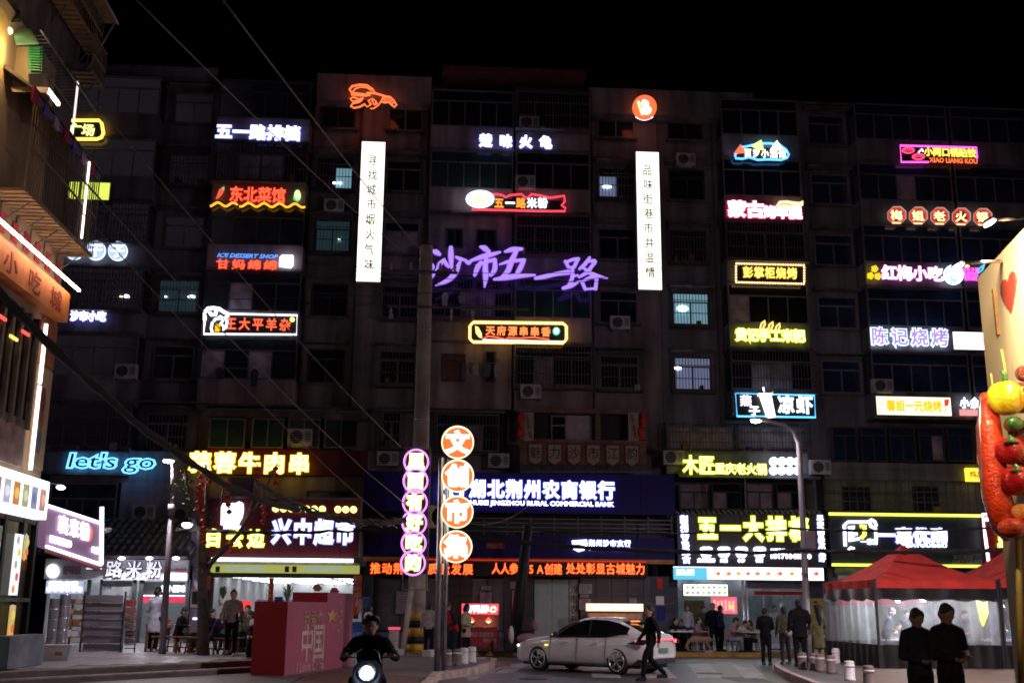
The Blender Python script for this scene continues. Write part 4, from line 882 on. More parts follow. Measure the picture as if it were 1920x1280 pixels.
pbox(sm_, 'lintel', 384, 676, 1074, 1083, YM+.02, m_dark, .1)
pil = pbox(sm_, 'red_pillar', 501, 509, 1083, 1225, YM-.05, pm('red_couplet', (.5, .04, .03), .7), .15)
for j in range(3): blob(pil, circ(505, 1096+j*10, 3), YM-.055, .01, m_yellow, 'gold_dot')
pbox(sm_, 'door_side', 664, 672, 1084, 1180, YM+.02, m_frame_d, .1)
for a, c in ((390, 397), ): pbox(sm_, 'door_side', a, c, 1083, 1225, YM+.02, m_frame_d, .1)
rb = pbox(sm_, 'red_banner', 661, 678, 1078, 1152, YM-.1, pm('orange_banner', (.55, .09, .03), .7), .05); row(rb, '欢兴中超市', 663, 677, 1082, 13, YM-.11, pm('banner_text', (.5, .42, .4)), None, vert=True, y1=1150, depth=.004)
rb2 = pbox(sm_, 'red_banner', 385, 394, 1078, 1104, YM-.1, pm('orange_banner', (.55, .09, .03), .7), .05)
# shelves and goods inside
gm = [pm('goods%d' % i, c, .5, var=.2) for i, c in enumerate([(.6, .05, .05), (.1, .2, .5), (.6, .5, .1), (.1, .4, .15), (.6, .6, .6), (.5, .2, .5)])]
for si, (xs, yy) in enumerate([(X0+.6, YM+2.5), (X0+2.4, YM+4.), (X0+4.2, YM+3.2), (X0+5.6, YM+5)]):
    sh = part('shelf', MB().box(xs, xs+1.3, yy, yy+.5, .16, 1.5), m_white, sm_)
    for k in range(4):
        for i in range(9):
            part('goods', MB().box(xs+.03+i*.14, xs+.15+i*.14, yy-.12, yy-.002, .3+k*.32, .3+k*.32+R.uniform(.14, .24)), R.choice(gm), sh)
pbox(sm_, 'counter', 405, 500, 1160, 1215, YM+2, pm('counter_green', (.03, .2, .08), .5), .5); pbox(sm_, 'red_display', 402, 470, 1125, 1152, YM+4, emis((.9, .05, .05), .9), .1)
pbox(sm_, 'poster_blue', 515, 530, 1118, 1130, YM+3, m_navy, .05); pbox(sm_, 'poster_row', 480, 600, 1124, 1160, YM+8, pm('poster_lilac', (.35, .3, .55)), .05)
for x, y, lab in ((595, 1102, 'left salmon paper ornament hanging in the supermarket doorway'), (627, 1108, 'right salmon paper ornament hanging in the supermarket doorway')): 
    s = sroot('paper_ornament', x, y, YM+.3, lab, 'ornament', 'paper ornaments'); blob(s, [(x-9, y), (x-4, y-7), (x+4, y-7), (x+9, y), (x+4, y+6), (x-4, y+6)], YM+.3, .03, pm('salmon', (.55, .16, .13), .7), 'paper'); part('string', MB().tube([W(x, y-7, YM+.3), W(x, y-20, YM+.3)], .01, 4), m_red, s)
def potplant(x, y, Y, h, lab, n=26, z0=None):
    p = W(x, y, Y); r_ = root('potted_plant', p, lab, 'plant'); part('pot', MB().lathe([(.12, 0), (.17, .25)], p, 12), m_conc, r_)
    mb = MB()
    for i in range(n):
        a = R.uniform(0, 6.28); rr = R.uniform(.1, .5)*h*.8; zz = .2+R.uniform(.4, 1)*h; w2 = .03
        q = np.array([math.cos(a)*rr, math.sin(a)*rr, zz]); pp = np.array([-math.sin(a)*w2, math.cos(a)*w2, 0]); bs = np.array([0, 0, .2])
        mb.add([p+bs, p+bs*.3+q*.6+pp+np.array([0, 0, .15]), p+q, p+bs*.3+q*.6-pp+np.array([0, 0, .15])], [(0, 1, 2, 3)])
    part('leaves', mb, m_leaf, r_)
potplant(538, 1141, YM+1.2, .8, 'dark spiky plant in the supermarket window above the red box', 40)
potplant(417, 1135, YM+1.5, .6, 'leafy green plant at the left side of the supermarket window', 50)
s = sroot('glowing_letters', 437, 1004, YM-.05, 'yellow-green brush characters at the left of the maroon fascia'); row(s, '白云边', 380, 500, 1009, 29, YM-.05, YG, YGr, bold=.05, wf=.75)
s = sroot('glowing_letters', 586, 995, YM-.05, 'large white supermarket characters on the maroon fascia'); row(s, '兴中超市', 508, 667, 997, 42, YM-.05, W5, Wr, bold=.04, wf=.9)
s = sroot('glowing_logo', 437, 965, YM-.05, 'blazing white liquor-glass shaped logo on the maroon fascia'); blob(s, [(416, 944), (444, 943), (449, 940), (456, 943), (457, 955), (455, 968), (447, 984), (415, 984)], YM-.05, .12, W5, 'shape'); line(s, '白云边酒', 437, 988, 36, 5, YM-.06, W5, .03)
s = sroot('glowing_dots', 592, 955, YM-.05, 'row of round yellow discs above the white supermarket characters', 'sign')
for i in range(11):
    if i == 7: continue
    x = 517+i*14.6; blob(s, circ(x, 953+i*.2, 6.3, n=16), YM-.05, .06, YG, 'disc'); line(s, '天天平价生活超市好'[i % 9], x, 953+i*.2, 7, 7, YM-.115, YGr, .02, .01)

# ---- restaurant
rs = root('restaurant', (12.5, YF, .15), 'open restaurant under a charcoal fascia with yellow characters, right of the bank', 'restaurant')
boards(rs, 'fascia_panel', 1270, 1548, 963, 1061, YF-.2, m_grey, 7, .25)
for i in range(28):
    a = XZ(1270+i*9.9, 961, YF-.3); part('roof_tile', MB().tube([(a[0], YF-.45, a[1]-.02), (a[0], YF+.1, a[1]+.12)], .05, 6), pm('grey_tile', (.15, .15, .17), .6, var=.3), rs)
pbox(rs, 'lightbox', 1262, 1545, 1062, 1087, YF-.5, m_alu, .25); pbox(rs, 'lightbox_face', 1263, 1544, 1063, 1086, YF-.51, emis((.93, .93, 1.), 2.6), .008)
pbox(rs, 'cyan_face', 1263, 1326, 1063, 1086, YF-.52, emis((.10, .52, .75), 1.1), .008); line(rs, '扫码点餐', 1285, 1072, 34, 9, YF-.53, W5, .02, .005)
for i, x in enumerate((1346, 1366, 1384, 1402, 1420, 1440, 1462, 1484, 1506, 1530)):
    blob(rs, circ(x, 1075, 6.5, 5, 10), YF-.522, .004, emis([(1., .62, .45), (.95, .45, .35), (1., .75, .4), (.9, .6, .6), (.8, .45, .4)][i % 5], 1.1), 'dish_picture'); blob(rs, circ(x+1, 1074.5, 3, 2.4, 8), YF-.527, .004, emis([(.75, .1, .05), (.6, .25, .08), (.8, .3, .1)][i % 3], .9), 'dish_food')
X0, X1 = room(rs, 1272, 1540, YF+.1, YF+6.5, 3.2, .15, pm('restaurant_wall', (.3, .32, .34), .8, var=.3), m_rfloor, emis((.8, .92, 1.), 8.), tubes=3, rows_=3)
pbox(rs, 'side_pier', 1222, 1272, 1080, 1225, YF, pm('navy_pier', (.05, .05, .08), .6), .25); pbox(rs, 'side_pier', 1521, 1556, 1087, 1236, YF-.1, pm('navy_pier', (.05, .05, .08), .6), .25)
for q, c_ in (((1232, 1242, 1083, 1104), m_red), ((1230, 1245, 1117, 1134), m_white), ((1232, 1247, 1137, 1162), m_navy)): pbox(rs, 'poster', *q, YF-.03, c_, .02)
sx_ = pbox(rs, 'steel_frame', 1392, 1396, 1088, 1170, YF-.1, m_steel, .05); pbox(rs, 'steel_frame', 1400, 1403, 1100, 1170, YF-.1, m_steel, .05); pbox(rs, 'steel_frame', 1275, 1512, 1104, 1106, YF-.1, m_steel, .05)
pbox(rs, 'shutter_box', 1400, 1510, 1088, 1103, YF, pm('shutter', (.2, .2, .26), .5), .2); pbox(rs, 'red_valance', 1415, 1510, 1108, 1115, YF+.1, m_red, .04)
gw = pbox(rs, 'glass_front', 1400, 1512, 1116, 1205, YF+.1, m_pane, .02)
for x in (1432, 1467): pbox(rs, 'glass_post', x, x+3, 1116, 1205, YF+.07, m_steel, .06)
pbox(rs, 'inner_wall', 1284, 1322, 1125, 1200, YF+3, pm('olive_wall', (.13, .12, .05), .8), .05)
pbox(rs, 'counter', 1405, 1510, 1165, 1215, YF+1.2, m_steel, .6)
s = sroot('glowing_letters', 1412, 990, YF-.25, 'big yellow characters on the charcoal fascia above the open restaurant'); row(s, '五一大排档', 1305, 1520, 991, 40, YF-.22, YG, YGr, bold=.05, wf=.85)
s = sroot('glowing_letters', 1285, 1008, YF-.25, 'left vertical column of small white characters on the charcoal fascia'); row(s, '荆州特色美食', 1282, 1287, 966, 13, YF-.22, W5, Wr, bold=.05, vert=True, y1=1056)
s = sroot('glowing_letters', 1540, 1008, YF-.25, 'right vertical column of small white characters on the charcoal fascia'); row(s, '早中晚宵夜小龙虾', 1537, 1542, 966, 11, YF-.22, W5, Wr, bold=.05, vert=True, y1=1052)
s = sroot('glowing_icons', 1390, 1040, YF-.25, 'row of four white bowl-shaped icons with captions and a white phone number')
for i, (x, cw_) in enumerate(((1324, 34), (1357, 14), (1390, 14), (1424, 14))):
    blob(s, [(x-11, 1027), (x-7, 1024.5), (x+7, 1024.5), (x+11, 1027), (x+12, 1036), (x+7, 1044), (x-7, 1044), (x-12, 1036)], YF-.22, .06, W5, 'bowl'); line(s, ['龙虾烧烤', '火锅', '小炒', '夜宵'][i], x, 1050, cw_, 6, YF-.22, W5, .04)
line(s, '订餐热线', 1459, 1031, 28, 5, YF-.22, W5, .04); line(s, '18171040580', 1482, 1042, 76, 9, YF-.22, W5, .04)
s = sroot('hanging_menu', 1322, 1106, YF-.3, 'hanging white illuminated menu box at the restaurant entrance', 'menu board'); pbox(s, 'casing', 1281, 1365, 1094, 1117, YF-.3, m_alu, .12); pbox(s, 'face', 1282, 1364, 1095, 1116, YF-.31, emis((1., 1., .85), 2.2), .008)
for i in range(8):
    for j in range(2): pbox(s, 'dish_picture', 1286+i*10, 1292+i*10, 1098+j*10, 1103+j*10, YF-.315, emis([(.8, .35, .1), (.2, .5, .2), (.7, .6, .2), (.3, .3, .7)][(i*3+j) % 4], .9), .004)
s = sroot('hanging_menu', 1357, 1135, YF+.5, 'pink-red illuminated menu board hanging inside the restaurant', 'menu board'); pbox(s, 'face', 1334, 1382, 1118, 1150, YF+.3, emis((.95, .16, .22), .9), .05)
for i in range(6): pbox(s, 'menu_column', 1338+i*7, 1342+i*7, 1124+(i*5) % 3, 1143+(i*3) % 4, YF+.29, emis((1., .5, .5), 1.), .008)
blob(s, circ(1371, 1137, 5, 3.5, 10), YF+.28, .01, emis((.6, .8, .1), 1.), 'price_star')
s = sroot('yellow_cabinet', 1536, 1140, YF-.3, 'yellow electric meter cabinet on the pier right of the restaurant', 'cabinet'); pbox(s, 'case', 1522, 1547, 1121, 1156, YF-.3, pm('cab_yellow', (.45, .32, .03), .6, var=.2), .18); pbox(s, 'window', 1526, 1532, 1126, 1133, YF-.31, m_navy, .015); pbox(s, 'window', 1533, 1541, 1136, 1143, YF-.31, m_navy, .015)

# ---- grocery on the right
gs = root('grocery_shop', (19, YF, .15), 'grocery shop with slate fascia between two yellow light strips, behind the red tent', 'shop')
boards(gs, 'fascia_panel', 1556, 1846, 968, 1063, YF-.15, m_slate, 6, .2)
m_ys = emis((.95, .95, .12), 1.7)
pbox(gs, 'light_strip', 1555, 1846, 962, 967, YF-.25, m_ys, .08); pbox(gs, 'light_strip', 1561, 1846, 1057, 1062, YF-.25, m_ys, .08)
pbox(gs, 'wall', 1556, 1960, 1064, 1240, YF+.3, pm('grocery_wall', (.13, .15, .15), .6, var=.3), .2); pbox(gs, 'shop_window', 1575, 1840, 1075, 1200, YF+.2, emis((.35, .5, .45), .18), .05)
pbox(gs, 'awning', 1566, 1700, 1064, 1078, YF-.1, pm('awning_green', (.15, .2, .14)), .3)
s = sroot('glowing_logo', 1614, 1000, YF-.2, 'white shopping-cart outline logo with letter shapes on the slate fascia')
neon(s, [(1585, 1023), (1583, 984), (1590, 978), (1628, 978), (1634, 974), (1640, 977), (1643, 984), (1639, 989), (1633, 986), (1631, 980)], YF-.2, .06, W5); neon(s, [(1641, 989), (1643, 1005), (1642, 1020)], YF-.2, .06, W5); neon(s, [(1591, 1030), (1595, 1026), (1602, 1028)], YF-.2, .05, W5)
blob(s, [(1590, 986), (1602, 985), (1601, 992), (1598, 993), (1598, 998), (1607, 998), (1607, 1003), (1599, 1005), (1599, 1008), (1612, 1007), (1611, 1012), (1591, 1015)], YF-.2, .06, W5, 'letter_shape')
neon(s, [(1613, 986), (1621, 985), (1621, 1002), (1615, 1008)], YF-.2, .08, m_ys, name='letter_hook'); row(s, '一家', 1614, 1638, 1015, 10, YF-.2, W5, None, bold=.05)
s = sroot('glowing_letters', 1711, 1005, YF-.2, 'white grocery name in characters on the slate fascia, cut by the tent peak'); row(s, '一嘉优购', 1646, 1777, 1004, 26, YF-.2, W5, Wr, bold=.05, wf=.95); line(s, 'YIJIAYOUGOU', 1733, 1022, 86, 6, YF-.2, W5, .03)
line(s, '解放路店', 1806, 1044, 36, 7, YF-.2, pm('dull_letter', (.4, .4, .42)), .0); line(s, '荆州文旅通商行', 1813, 1053, 56, 7, YF-.2, pm('dull_letter', (.4, .4, .42)), .0)
rd2 = root('snack_shop', (25, YF, .15), 'red fronted shop edged with white light, far right behind the tents', 'shop'); pbox(rd2, 'fascia', 1847, 1990, 966, 1060, YF-.4, pm('crimson', (.3, .01, .04), .5), .3)
neon(rd2, [(1990, 960), (1842, 964), (1848, 1010), (1854, 1055)], YF-.45, .06, emis((1., .85, .92), 2.4)); pbox(rd2, 'wall', 1847, 1990, 1060, 1230, YF-.2, m_dark, .2)
row(rd2, '食', 1868, 1892, 1002, 20, YF-.5, YG, YGr, bold=.05); row(rd2, '品', 1870, 1892, 1019, 12, YF-.5, YG, YGr, bold=.05); part('spot_lamp', MB().ell(W(1850, 973, YF-.6), (.12, .05, .08)), W5, rd2)

# ---- noodle shop on the left, behind the terrace
YN = 41.0
ns = root('noodle_shop', (-13, YN, .4), 'noodle shop with pale fascia and dark tiled lean-to roof at the back of the terrace', 'shop')
pbox(ns, 'fascia', 84, 352, 1048, 1086, YN, m_lshop, .2); pbox(ns, 'upper_trim', 184, 350, 1036, 1047, YN-.1, pm('mauve_trim', (.35, .25, .33), .7), .3)
pbox(ns, 'eave_board', 186, 350, 1030, 1037, YN-.2, m_black, .4)
A = XZ(170, 1035, YN-.6); B = XZ(356, 1035, YN-.6); zt = XZ(260, 975, YN+2.5)[1]
part('lean_to_roof', MB().prism([(YN-.6, A[1]), (YN+2.6, zt), (YN+2.6, zt-.1), (YN-.6, A[1]-.1)], B[0]-A[0]+5, 0, A[0]-5), pm('roof_dark', (.05, .05, .055), .6), ns)
n = int((B[0]-A[0]+5)/.28); L_ = math.hypot(3.2, zt-A[1])
tl = MB()
for j in range(6):
    y0 = j*L_/6; tl.tube([(0, y0, 0), (0, y0+L_/6+.03, -.015)], .09, 8)
tme = tl.data('roof_tile_row'); tme.materials.append(pm('roof_tile', (.06, .06, .07), .5, var=.4, scale=4))
for i in range(n):
    o = bpy.data.objects.new('roof_tile_row', tme); COL.objects.link(o); o.parent = ns; p = wloc(ns)
    o.location = (A[0]-5+.14+i*.28-p.x, YN-.62-p.y, A[1]+.03-p.z); o.rotation_euler = (math.atan2(zt-A[1], 3.2), 0, 0)
mn = pm('noodle_text', (.62, .6, .66), .6)
s = sroot('fascia_letters', 250, 1067, YN-.05, 'pale characters on the noodle shop fascia with small downlights above'); row(s, '一路米粉', 158, 308, 1067, 29, YN-.03, emis((.85, .85, .95), .9), pm('letter_edge', (.12, .09, .2)), bold=.01, rimw=.035, depth=.08, wf=.85)  # dark lilac edge colour around the pale letters
blob(s, circ(99, 1070, 12, 13), YN-.03, .04, emis((.9, 1., .9), 1.4), 'round_logo'); line(s, '好味道', 135, 1068, 34, 13, YN-.05, pm('lilac_letter', (.45, .2, .42)), .02); line(s, '五一路总店', 332, 1068, 34, 6, YN-.04, pm('red_letter', (.5, .05, .1)), 0)
for x in (228, 280, 330):
    X, Z = XZ(x, 1046, YN-.5); l_ = root('downlight', (X, YN-.5, Z), 'small white downlight over the noodle shop fascia, '+{228: 'leftmost', 280: 'middle', 330: 'rightmost'}[x]+' of three', 'lamp', 'downlights over the noodle shop')
    part('arm', MB().tube([(X, YN-.5, Z+.06), (X, YN-.2, Z+.5)], .02, 6), m_black, l_); part('bulb', MB().ell((X, YN-.5, Z), (.12, .08, .05)), emis((.9, .92, 1.), 12.), l_)
    ld = bpy.data.lights.new('downlight', 'SPOT'); ld.energy = 95; ld.color = (.92, .92, 1.); ld.spot_size = rad(150); ld.shadow_soft_size = .05; lo = bpy.data.objects.new('downlight_beam', ld); COL.objects.link(lo); lo.location = (X, YN-.55, Z-.08); lo.rotation_euler = (rad(-18), 0, 0)
X0, X1 = room(ns, 90, 350, YN+.3, YN+5, 3.1, .4, m_rwall, m_rfloor, emis((.85, .93, 1.), 10.), tubes=3, rows_=2)
for a, c in ((158, 164), (182, 186), (244, 250), (256, 264), (346, 352)): pbox(ns, 'door_post', a, c, 1086, 1222, YN+.1, m_frame_d, .12)
nm = pbox(ns, 'menu_lightbox', 86, 156, 1088, 1112, YN+.2, emis((.45, .55, .8), .8), .05); row(nm, '特色小吃', 92, 146, 1094, 9, YN+.19, W5, None, bold=.04)
for i in range(6): blob(nm, circ(92+i*11.5, 1104, 4.5, n=12), YN+.19, .01, W5, 'dish_circle')
pbox(ns, 'door_glass', 188, 243, 1088, 1220, YN+.2, pm('frosted', (.28, .3, .3), .5), .04); line(ns, '老店小吃', 199, 1100, 22, 8, YN+.19, m_dark, 0, .004)
rw = pbox(ns, 'sliding_window', 265, 346, 1088, 1220, YN+.2, m_pane, .02); row(rw, '老小回味', 300, 348, 1103, 13, YN+.19, W5, None, bold=.0)
pbox(ns, 'red_light_strip', 265, 346, 1117, 1129, YN+.5, emis((.95, .05, .1), .9), .05); pbox(ns, 'white_light_strip', 265, 346, 1115, 1117, YN+.5, W5, .05); pbox(ns, 'upper_inner_board', 265, 346, 1090, 1114, YN+.7, pm('board_grey', (.25, .27, .25)), .04)
s = sroot('air_conditioner', 368, 1115, YN-.6, 'large grey air conditioner standing left of the supermarket door', 'air conditioner'); pbox(s, 'casing', 357, 376, 1104, 1138, YN-.6, m_ac, .4); pbox(s, 'fan_grille', 360, 373, 1108, 1132, YN-.62, m_black, .03); pbox(s, 'bracket', 358, 375, 1138, 1141, YN-.58, m_bar, .4)
pbox(ns, 'end_pier', 352, 372, 960, 1230, YN+.3, pm('mauve_pier', (.22, .18, .24), .8), .3)
s = sroot('flood_lamp', 351, 982, YN-.5, 'bright white hooded flood lamp on the pier left of the maroon fascia', 'lamp'); X, Z = XZ(351, 982, YN-.5)
part('hood', MB().lathe([(.05, .25), (.2, .1), (.2, .04)], (X, YN-.5, Z), 12), m_dark, s); part('lens', MB().ell((X, YN-.5, Z-.02), (.19, .12, .12)), emis((.85, .88, 1.), 7.), s); part('arm', MB().tube([(X, YN-.5, Z+.2), (X, YN+.3, Z+.25)], .03, 6), m_dark, s)
# ================================================================== LEFT BUILDING (runs along the street, wall plane X=-9)
lb = root('corner_building', (-9, 22, .4), 'cream building at the left edge with barred balconies, painted panels and white light strips', 'building')
XW, YE = -9.0, 25.7
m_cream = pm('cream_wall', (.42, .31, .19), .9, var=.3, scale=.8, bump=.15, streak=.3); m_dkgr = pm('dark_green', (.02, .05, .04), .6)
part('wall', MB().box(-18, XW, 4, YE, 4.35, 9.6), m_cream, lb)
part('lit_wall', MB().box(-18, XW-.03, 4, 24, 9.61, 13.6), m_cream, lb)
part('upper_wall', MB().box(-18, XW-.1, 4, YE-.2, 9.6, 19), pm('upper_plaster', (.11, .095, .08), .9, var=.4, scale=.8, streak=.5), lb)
part('corner_pier', MB().box(XW-1.2, XW+.02, YE-.5, YE+.01, .4, 4.35), m_cream, lb)
def LY(px, py, X=XW): p = WX(px, py, X); return float(p[1]), float(p[2])
def lbox(name, y0, y1, z0, z1, X, mat, d=.06, par=None, **k): return part(name, MB().box(X, X+d, y0, y1, z0, z1), mat, par or lb, **k)
# long white tube above the orange sign, vertical tubes
hot = emis((1., .86, .84), 3.5)
for i in range(4): lbox('tube_light', 17.5+i*2.0, 19.42+i*2.0, 8.73, 8.78, XW+.5, emis((1., .74, .60), 20.), .045)
om = pm('sign_orange', (.75, .3, .12), .6, var=.2, scale=1.)
lbox('sign_box', 14, 25.5, 8.0, 8.68, XW+.005, pm('sign_orange_deep', (.85, .27, .06), .6, var=.45, scale=1.6), .3)
for i in range(16): lbox('painted_block', 15+i*.68, 15.3+i*.68, 8.98, 9.4, XW+.005, pm('block_red', (.45, .05, .07), .8), .03)
for i, ch in enumerate('特色小吃城'):
    v, f = glyph(ch, .01, .5); a = np.stack([np.full(len(v), XW+.312)+v[:, 2]*.01, 19.2+i*1.35+v[:, 0]*.75, 8.12+v[:, 1]*.5], 1); mb = MB(); mb.add(a, f); part('character', mb, pm('sign_letter', (.4, .06, .03)), lb)
lbox('tube_light', 24.63, 24.70, 6.4, 7.75, XW+.1, hot, .06); lbox('tube_light', 24.63, 24.70, 4.5, 6.35, XW+.1, hot, .06)
# lower wall: curtain-like dark windows with posts, murals
lbox('window_band', 14, 24.4, 5.3, 7.75, XW+.005, m_glass, .04)
for i in range(16): lbox('mullion', 17+i*.48, 17.12+i*.48, 5.3, 7.75, XW+.05, pm('pale_post', (.2, .17, .13), .7), .1)
for i, (y_, c_) in enumerate([(23.2, (1., .1, .08)), (22.6, (1., .7, .15)), (21.9, (1., .1, .08)), (21.2, (1., .6, .1))]): lbox('neon_reflection', y_, y_+.4, 7.2-(i % 2)*.25, 7.26-(i % 2)*.25, XW+.16, emis(c_, 1.4), .04)  # glowing bars painted as neon reflections in the dark glass
lbox('mural_panel', 24.75, YE-.02, 6.9, 7.95, XW+.005, pm('mural_rust', (.42, .14, .04), .8, var=.4, scale=2), .03)
lbox('mural_panel', 24.78, YE-.02, 4.6, 6.85, XW+.005, pm('mural_cream', (.5, .36, .2), .8, var=.2, scale=2), .03)
for z_, c_, s_ in ((6.1, (.2, .04, .05), .32), (5.7, (.25, .1, .09), .25), (5.2, (.12, .16, .2), .28)): part('mural_shape', MB().ell((XW+.036, 25.25, z_), (.01, .16, s_)), pm('mural%d' % int(z_*10), c_, .8), lb)
lbox('mural_panel', 20, 24.3, 4.5, 5.5, XW+.03, pm('mural_pink', (.4, .26, .24), .8, var=.5, scale=3), .04)
# cages/balconies that stick out over the street
def lcage(y0, y1, z0, z1, X1, floor=m_wood, nb=28, par=None):
    p = part('balcony_cage', MB().box(XW+.01, X1, y0, y1, z0, z0+.03), floor, lb)
    sl = MB()
    for i in range(int((y1-y0)/.22)): sl.box(XW+.02, X1, y0+i*.22, y0+i*.22+.12, z0-.035, z0-.005)
    part('floor_slat', sl, pm('slat_tan', (.34, .24, .13), .8, var=.3, scale=4), p, kind='stuff')
    mb = MB()
    for i in range(nb+1):
        y = y0+(y1-y0)*i/nb; mb.box(X1-.02, X1, y-.01, y+.01, z0+.03, z1)
    for i in range(5):
        x = XW+.1+(X1-XW-.1)*i/4; mb.box(x-.01, x+.01, y1-.02, y1, z0+.03, z1)
    for z in (z0+.05, (z0+z1)/2, z1): mb.box(X1-.035, X1+.01, y0, y1, z-.015, z+.015); mb.box(XW, X1, y1-.03, y1+.01, z-.015, z+.015)
    part('bars', mb, pm('bar_brown', (.25, .18, .12), .6, var=.3), p)
    for i in range(5):
        y = y0+.6+i*(y1-y0-1)/4
        part('bracket', MB().tube([(XW+.02, y, z0-.55), (XW+.02, y, z0-.05), (X1-.1, y, z0-.05), (XW+.02, y, z0-.5)], .02, 5), m_bar, p)
    return p
lcage(21.2, 25.6, 9.62, 11.55, -8.32, nb=30)
lcage(24.6, 25.6, 13.9, 14.85, -8.45, nb=8, floor=m_bar)
part('blanket', MB().box(-8.36, -8.3, 21.2, 25.55, 11.57, 11.67), pm('purple_cloth', (.2, .12, .3), .9, var=.5, scale=3), lb)
for i in range(7): lbox('blanket_fold', 21+i*.62, 21.3+i*.62, 11.45, 11.75, -8.33, pm(['fold_red', 'fold_blue', 'fold_lilac'][i % 3], [(.4, .03, .08), (.1, .1, .35), (.35, .3, .45)][i % 3], .9), .05)
part('roof_slope', MB().prism([(XW, 12.3), (-8.25, 11.72), (-8.25, 11.68), (XW, 12.2)], 4.4, 1, 21.2), pm('sheet_brown', (.16, .11, .08), .7, streak=.5, scale=2), lb)
lad = part('ladder_rack', MB().tube([(-8.45, 21.4, 13.18), (-8.45, 25.2, 13.14)], .025, 6).tube([(-8.95, 21.6, 13.15), (-8.95, 25.2, 13.12)], .02, 6), m_alu, lb)
for i in range(24): y = 21.6+i*.155; part('rung', MB().tube([(-8.45, y, 13.17), (-8.95, y, 13.14)], .011, 5), m_alu, lad)
warm_ = emis((1., .86, .8), 1.3); lbox('tube_light', 23.9, 23.94, 11.95, 13.3, -8.5, warm_, .035); lbox('tube_light', 24.55, 24.59, 9.75, 11.6, -8.28, hot, .035)
lbox('tube_light', 21.9, 22.6, 12.06, 12.14, -8.4, hot, .06)
part('door_recess', MB().box(-9.12, -9.02, 20.6, 21.2, 11.9, 13.3), pm('warm_room', (.55, .38, .15), .8, var=.3), lb); part('porch_lamp', MB().ell(W(16, 58, 21.3), (.08, .08, .07)), emis((1., .75, .3), 7.), lb)
pl = bpy.data.lights.new('porch_light', 'POINT'); pl.energy = 38; pl.color = (1., .72, .35); pl.shadow_soft_size = .08; po = bpy.data.objects.new('porch_light', pl); COL.objects.link(po); po.location = W(34, 92, 20.9)
def fq(name, pts, Y0, Y1, mat, d=.03):
    P = [np.array(W(x, y, Y0 if k < 2 else Y1)) for k, (x, y) in enumerate(pts)]; o = np.array([0, d, d]); m_ = MB(); m_.add(P+[p+o for p in P], [(0, 1, 2, 3), (7, 6, 5, 4), (0, 4, 5, 1), (1, 5, 6, 2), (2, 6, 7, 3), (3, 7, 4, 0)]); return part(name, m_, mat, lb)
m_mint = pm('mint', (.3, .62, .45), .6, var=.2)
fq('green_awning', [(23, 55), (55, 55), (73, 83), (30, 85)], 21.7, 21.2, m_mint); fq('green_awning', [(12, 20), (37, 20), (38, 42), (12, 42)], 21.7, 21.3, m_mint)
fq('balcony_wall', [(11, 88), (53, 88), (53, 166), (13, 166)], 21.75, 21.75, m_cream, .05)
ls_ = fq('louvre_shutter', [(53, 88), (80, 88), (79, 138), (53, 138)], 21.5, 21.5, pm('green_paint', (.02, .17, .06), .5), .04)
for i in range(9): p = W(66, 92+i*5, 21.45); part('louvre', MB().box(p[0]-.1, p[0]+.1, p[1]-.02, p[1]+.03, p[2]-.012, p[2]+.012), pm('green_paint', (.02, .17, .06)), ls_)
fq('balcony_floor', [(20, 164), (90, 166), (88, 174), (24, 172)], 21.4, 21.3, m_kerb, .05)
part('hanging_plant', MB().ell((-8.5, 22.1, 12.05), (.12, .25, .1), 9, 6), pm('dry_leaf', (.15, .05, .03), .9), lb)
# bamboo awning at the very top
baw = part('bamboo_awning', MB().box(-8.9, -8.35, 24.0, 25.9, 15.9, 15.94), m_bar, lb)
for i in range(12): part('bamboo_slat', MB().box(-8.9+i*.047, -8.87+i*.047, 24.0, 25.9, 15.86, 15.895), pm('slat_tan', (.34, .24, .13)), baw)
part('awning_strut', MB().tube([(-8.95, 25.4, 14.0), (-8.35, 25.7, 15.85)], .02, 6).tube([(-8.35, 24, 15.85), (-8.35, 25.9, 15.85)], .025, 6), m_kerb, lb)
lcage(17, 25.6, 14.9, 15.8, -8.6, nb=50)
# menu lightbox and glazed entrance below
mn_ = root('menu_lightbox', (XW, 23, 3.6), 'white lit menu board with food pictures above the glass entrance on the left', 'sign')
part('face', MB().box(XW, XW+.25, 20, 25.6, 3.5, 4.33), emis((.95, .96, 1.), 2.3), mn_)
for i in range(9):
    y = 20.9+i*.52; part('dish_picture', MB().box(XW+.251, XW+.262, y, y+.36, 3.66, 4.14), emis([(.85, .3, .08), (.5, .6, .3), (.35, .4, .6), (.6, .3, .25), (.65, .7, .9)][i % 5], .55), mn_)
    part('dish_food', MB().ell((XW+.262, y+.18, 3.9), (.006, .13, .12), 10, 6), emis([(.95, .6, .1), (.75, .75, .5), (.15, .18, .35), (.9, .4, .3), (.9, .9, .95)][i % 5], .8), mn_)
s = root('spot_lamp', (XW+.5, 25.5, 4.3), 'white spot lamp at the outer corner of the menu lightbox', 'lamp'); part('lens', MB().ell((XW+.5, 25.6, 4.22), (.09, .14, .05)), emis((.85, .88, 1.), 8.), s); part('arm', MB().tube([(XW+.02, 25.6, 4.35), (XW+.5, 25.6, 4.28)], .02, 6), m_dark, s)
ke = root('glass_entrance', (XW+.1, 23, .4), 'black framed glass shop entrance with menu posters at the bottom left corner', 'entrance')
for y_ in (19.6, 20.9, 22.2, 23.5, 24.55, 25.3): part('frame_post', MB().box(XW+.05, XW+.17, y_, y_+.12, .41, 3.46), m_black, ke)
for z_ in (.41, 3.36): part('frame_rail', MB().box(XW+.06, XW+.16, 19.5, 25.4, z_, z_+.09), m_black, ke)
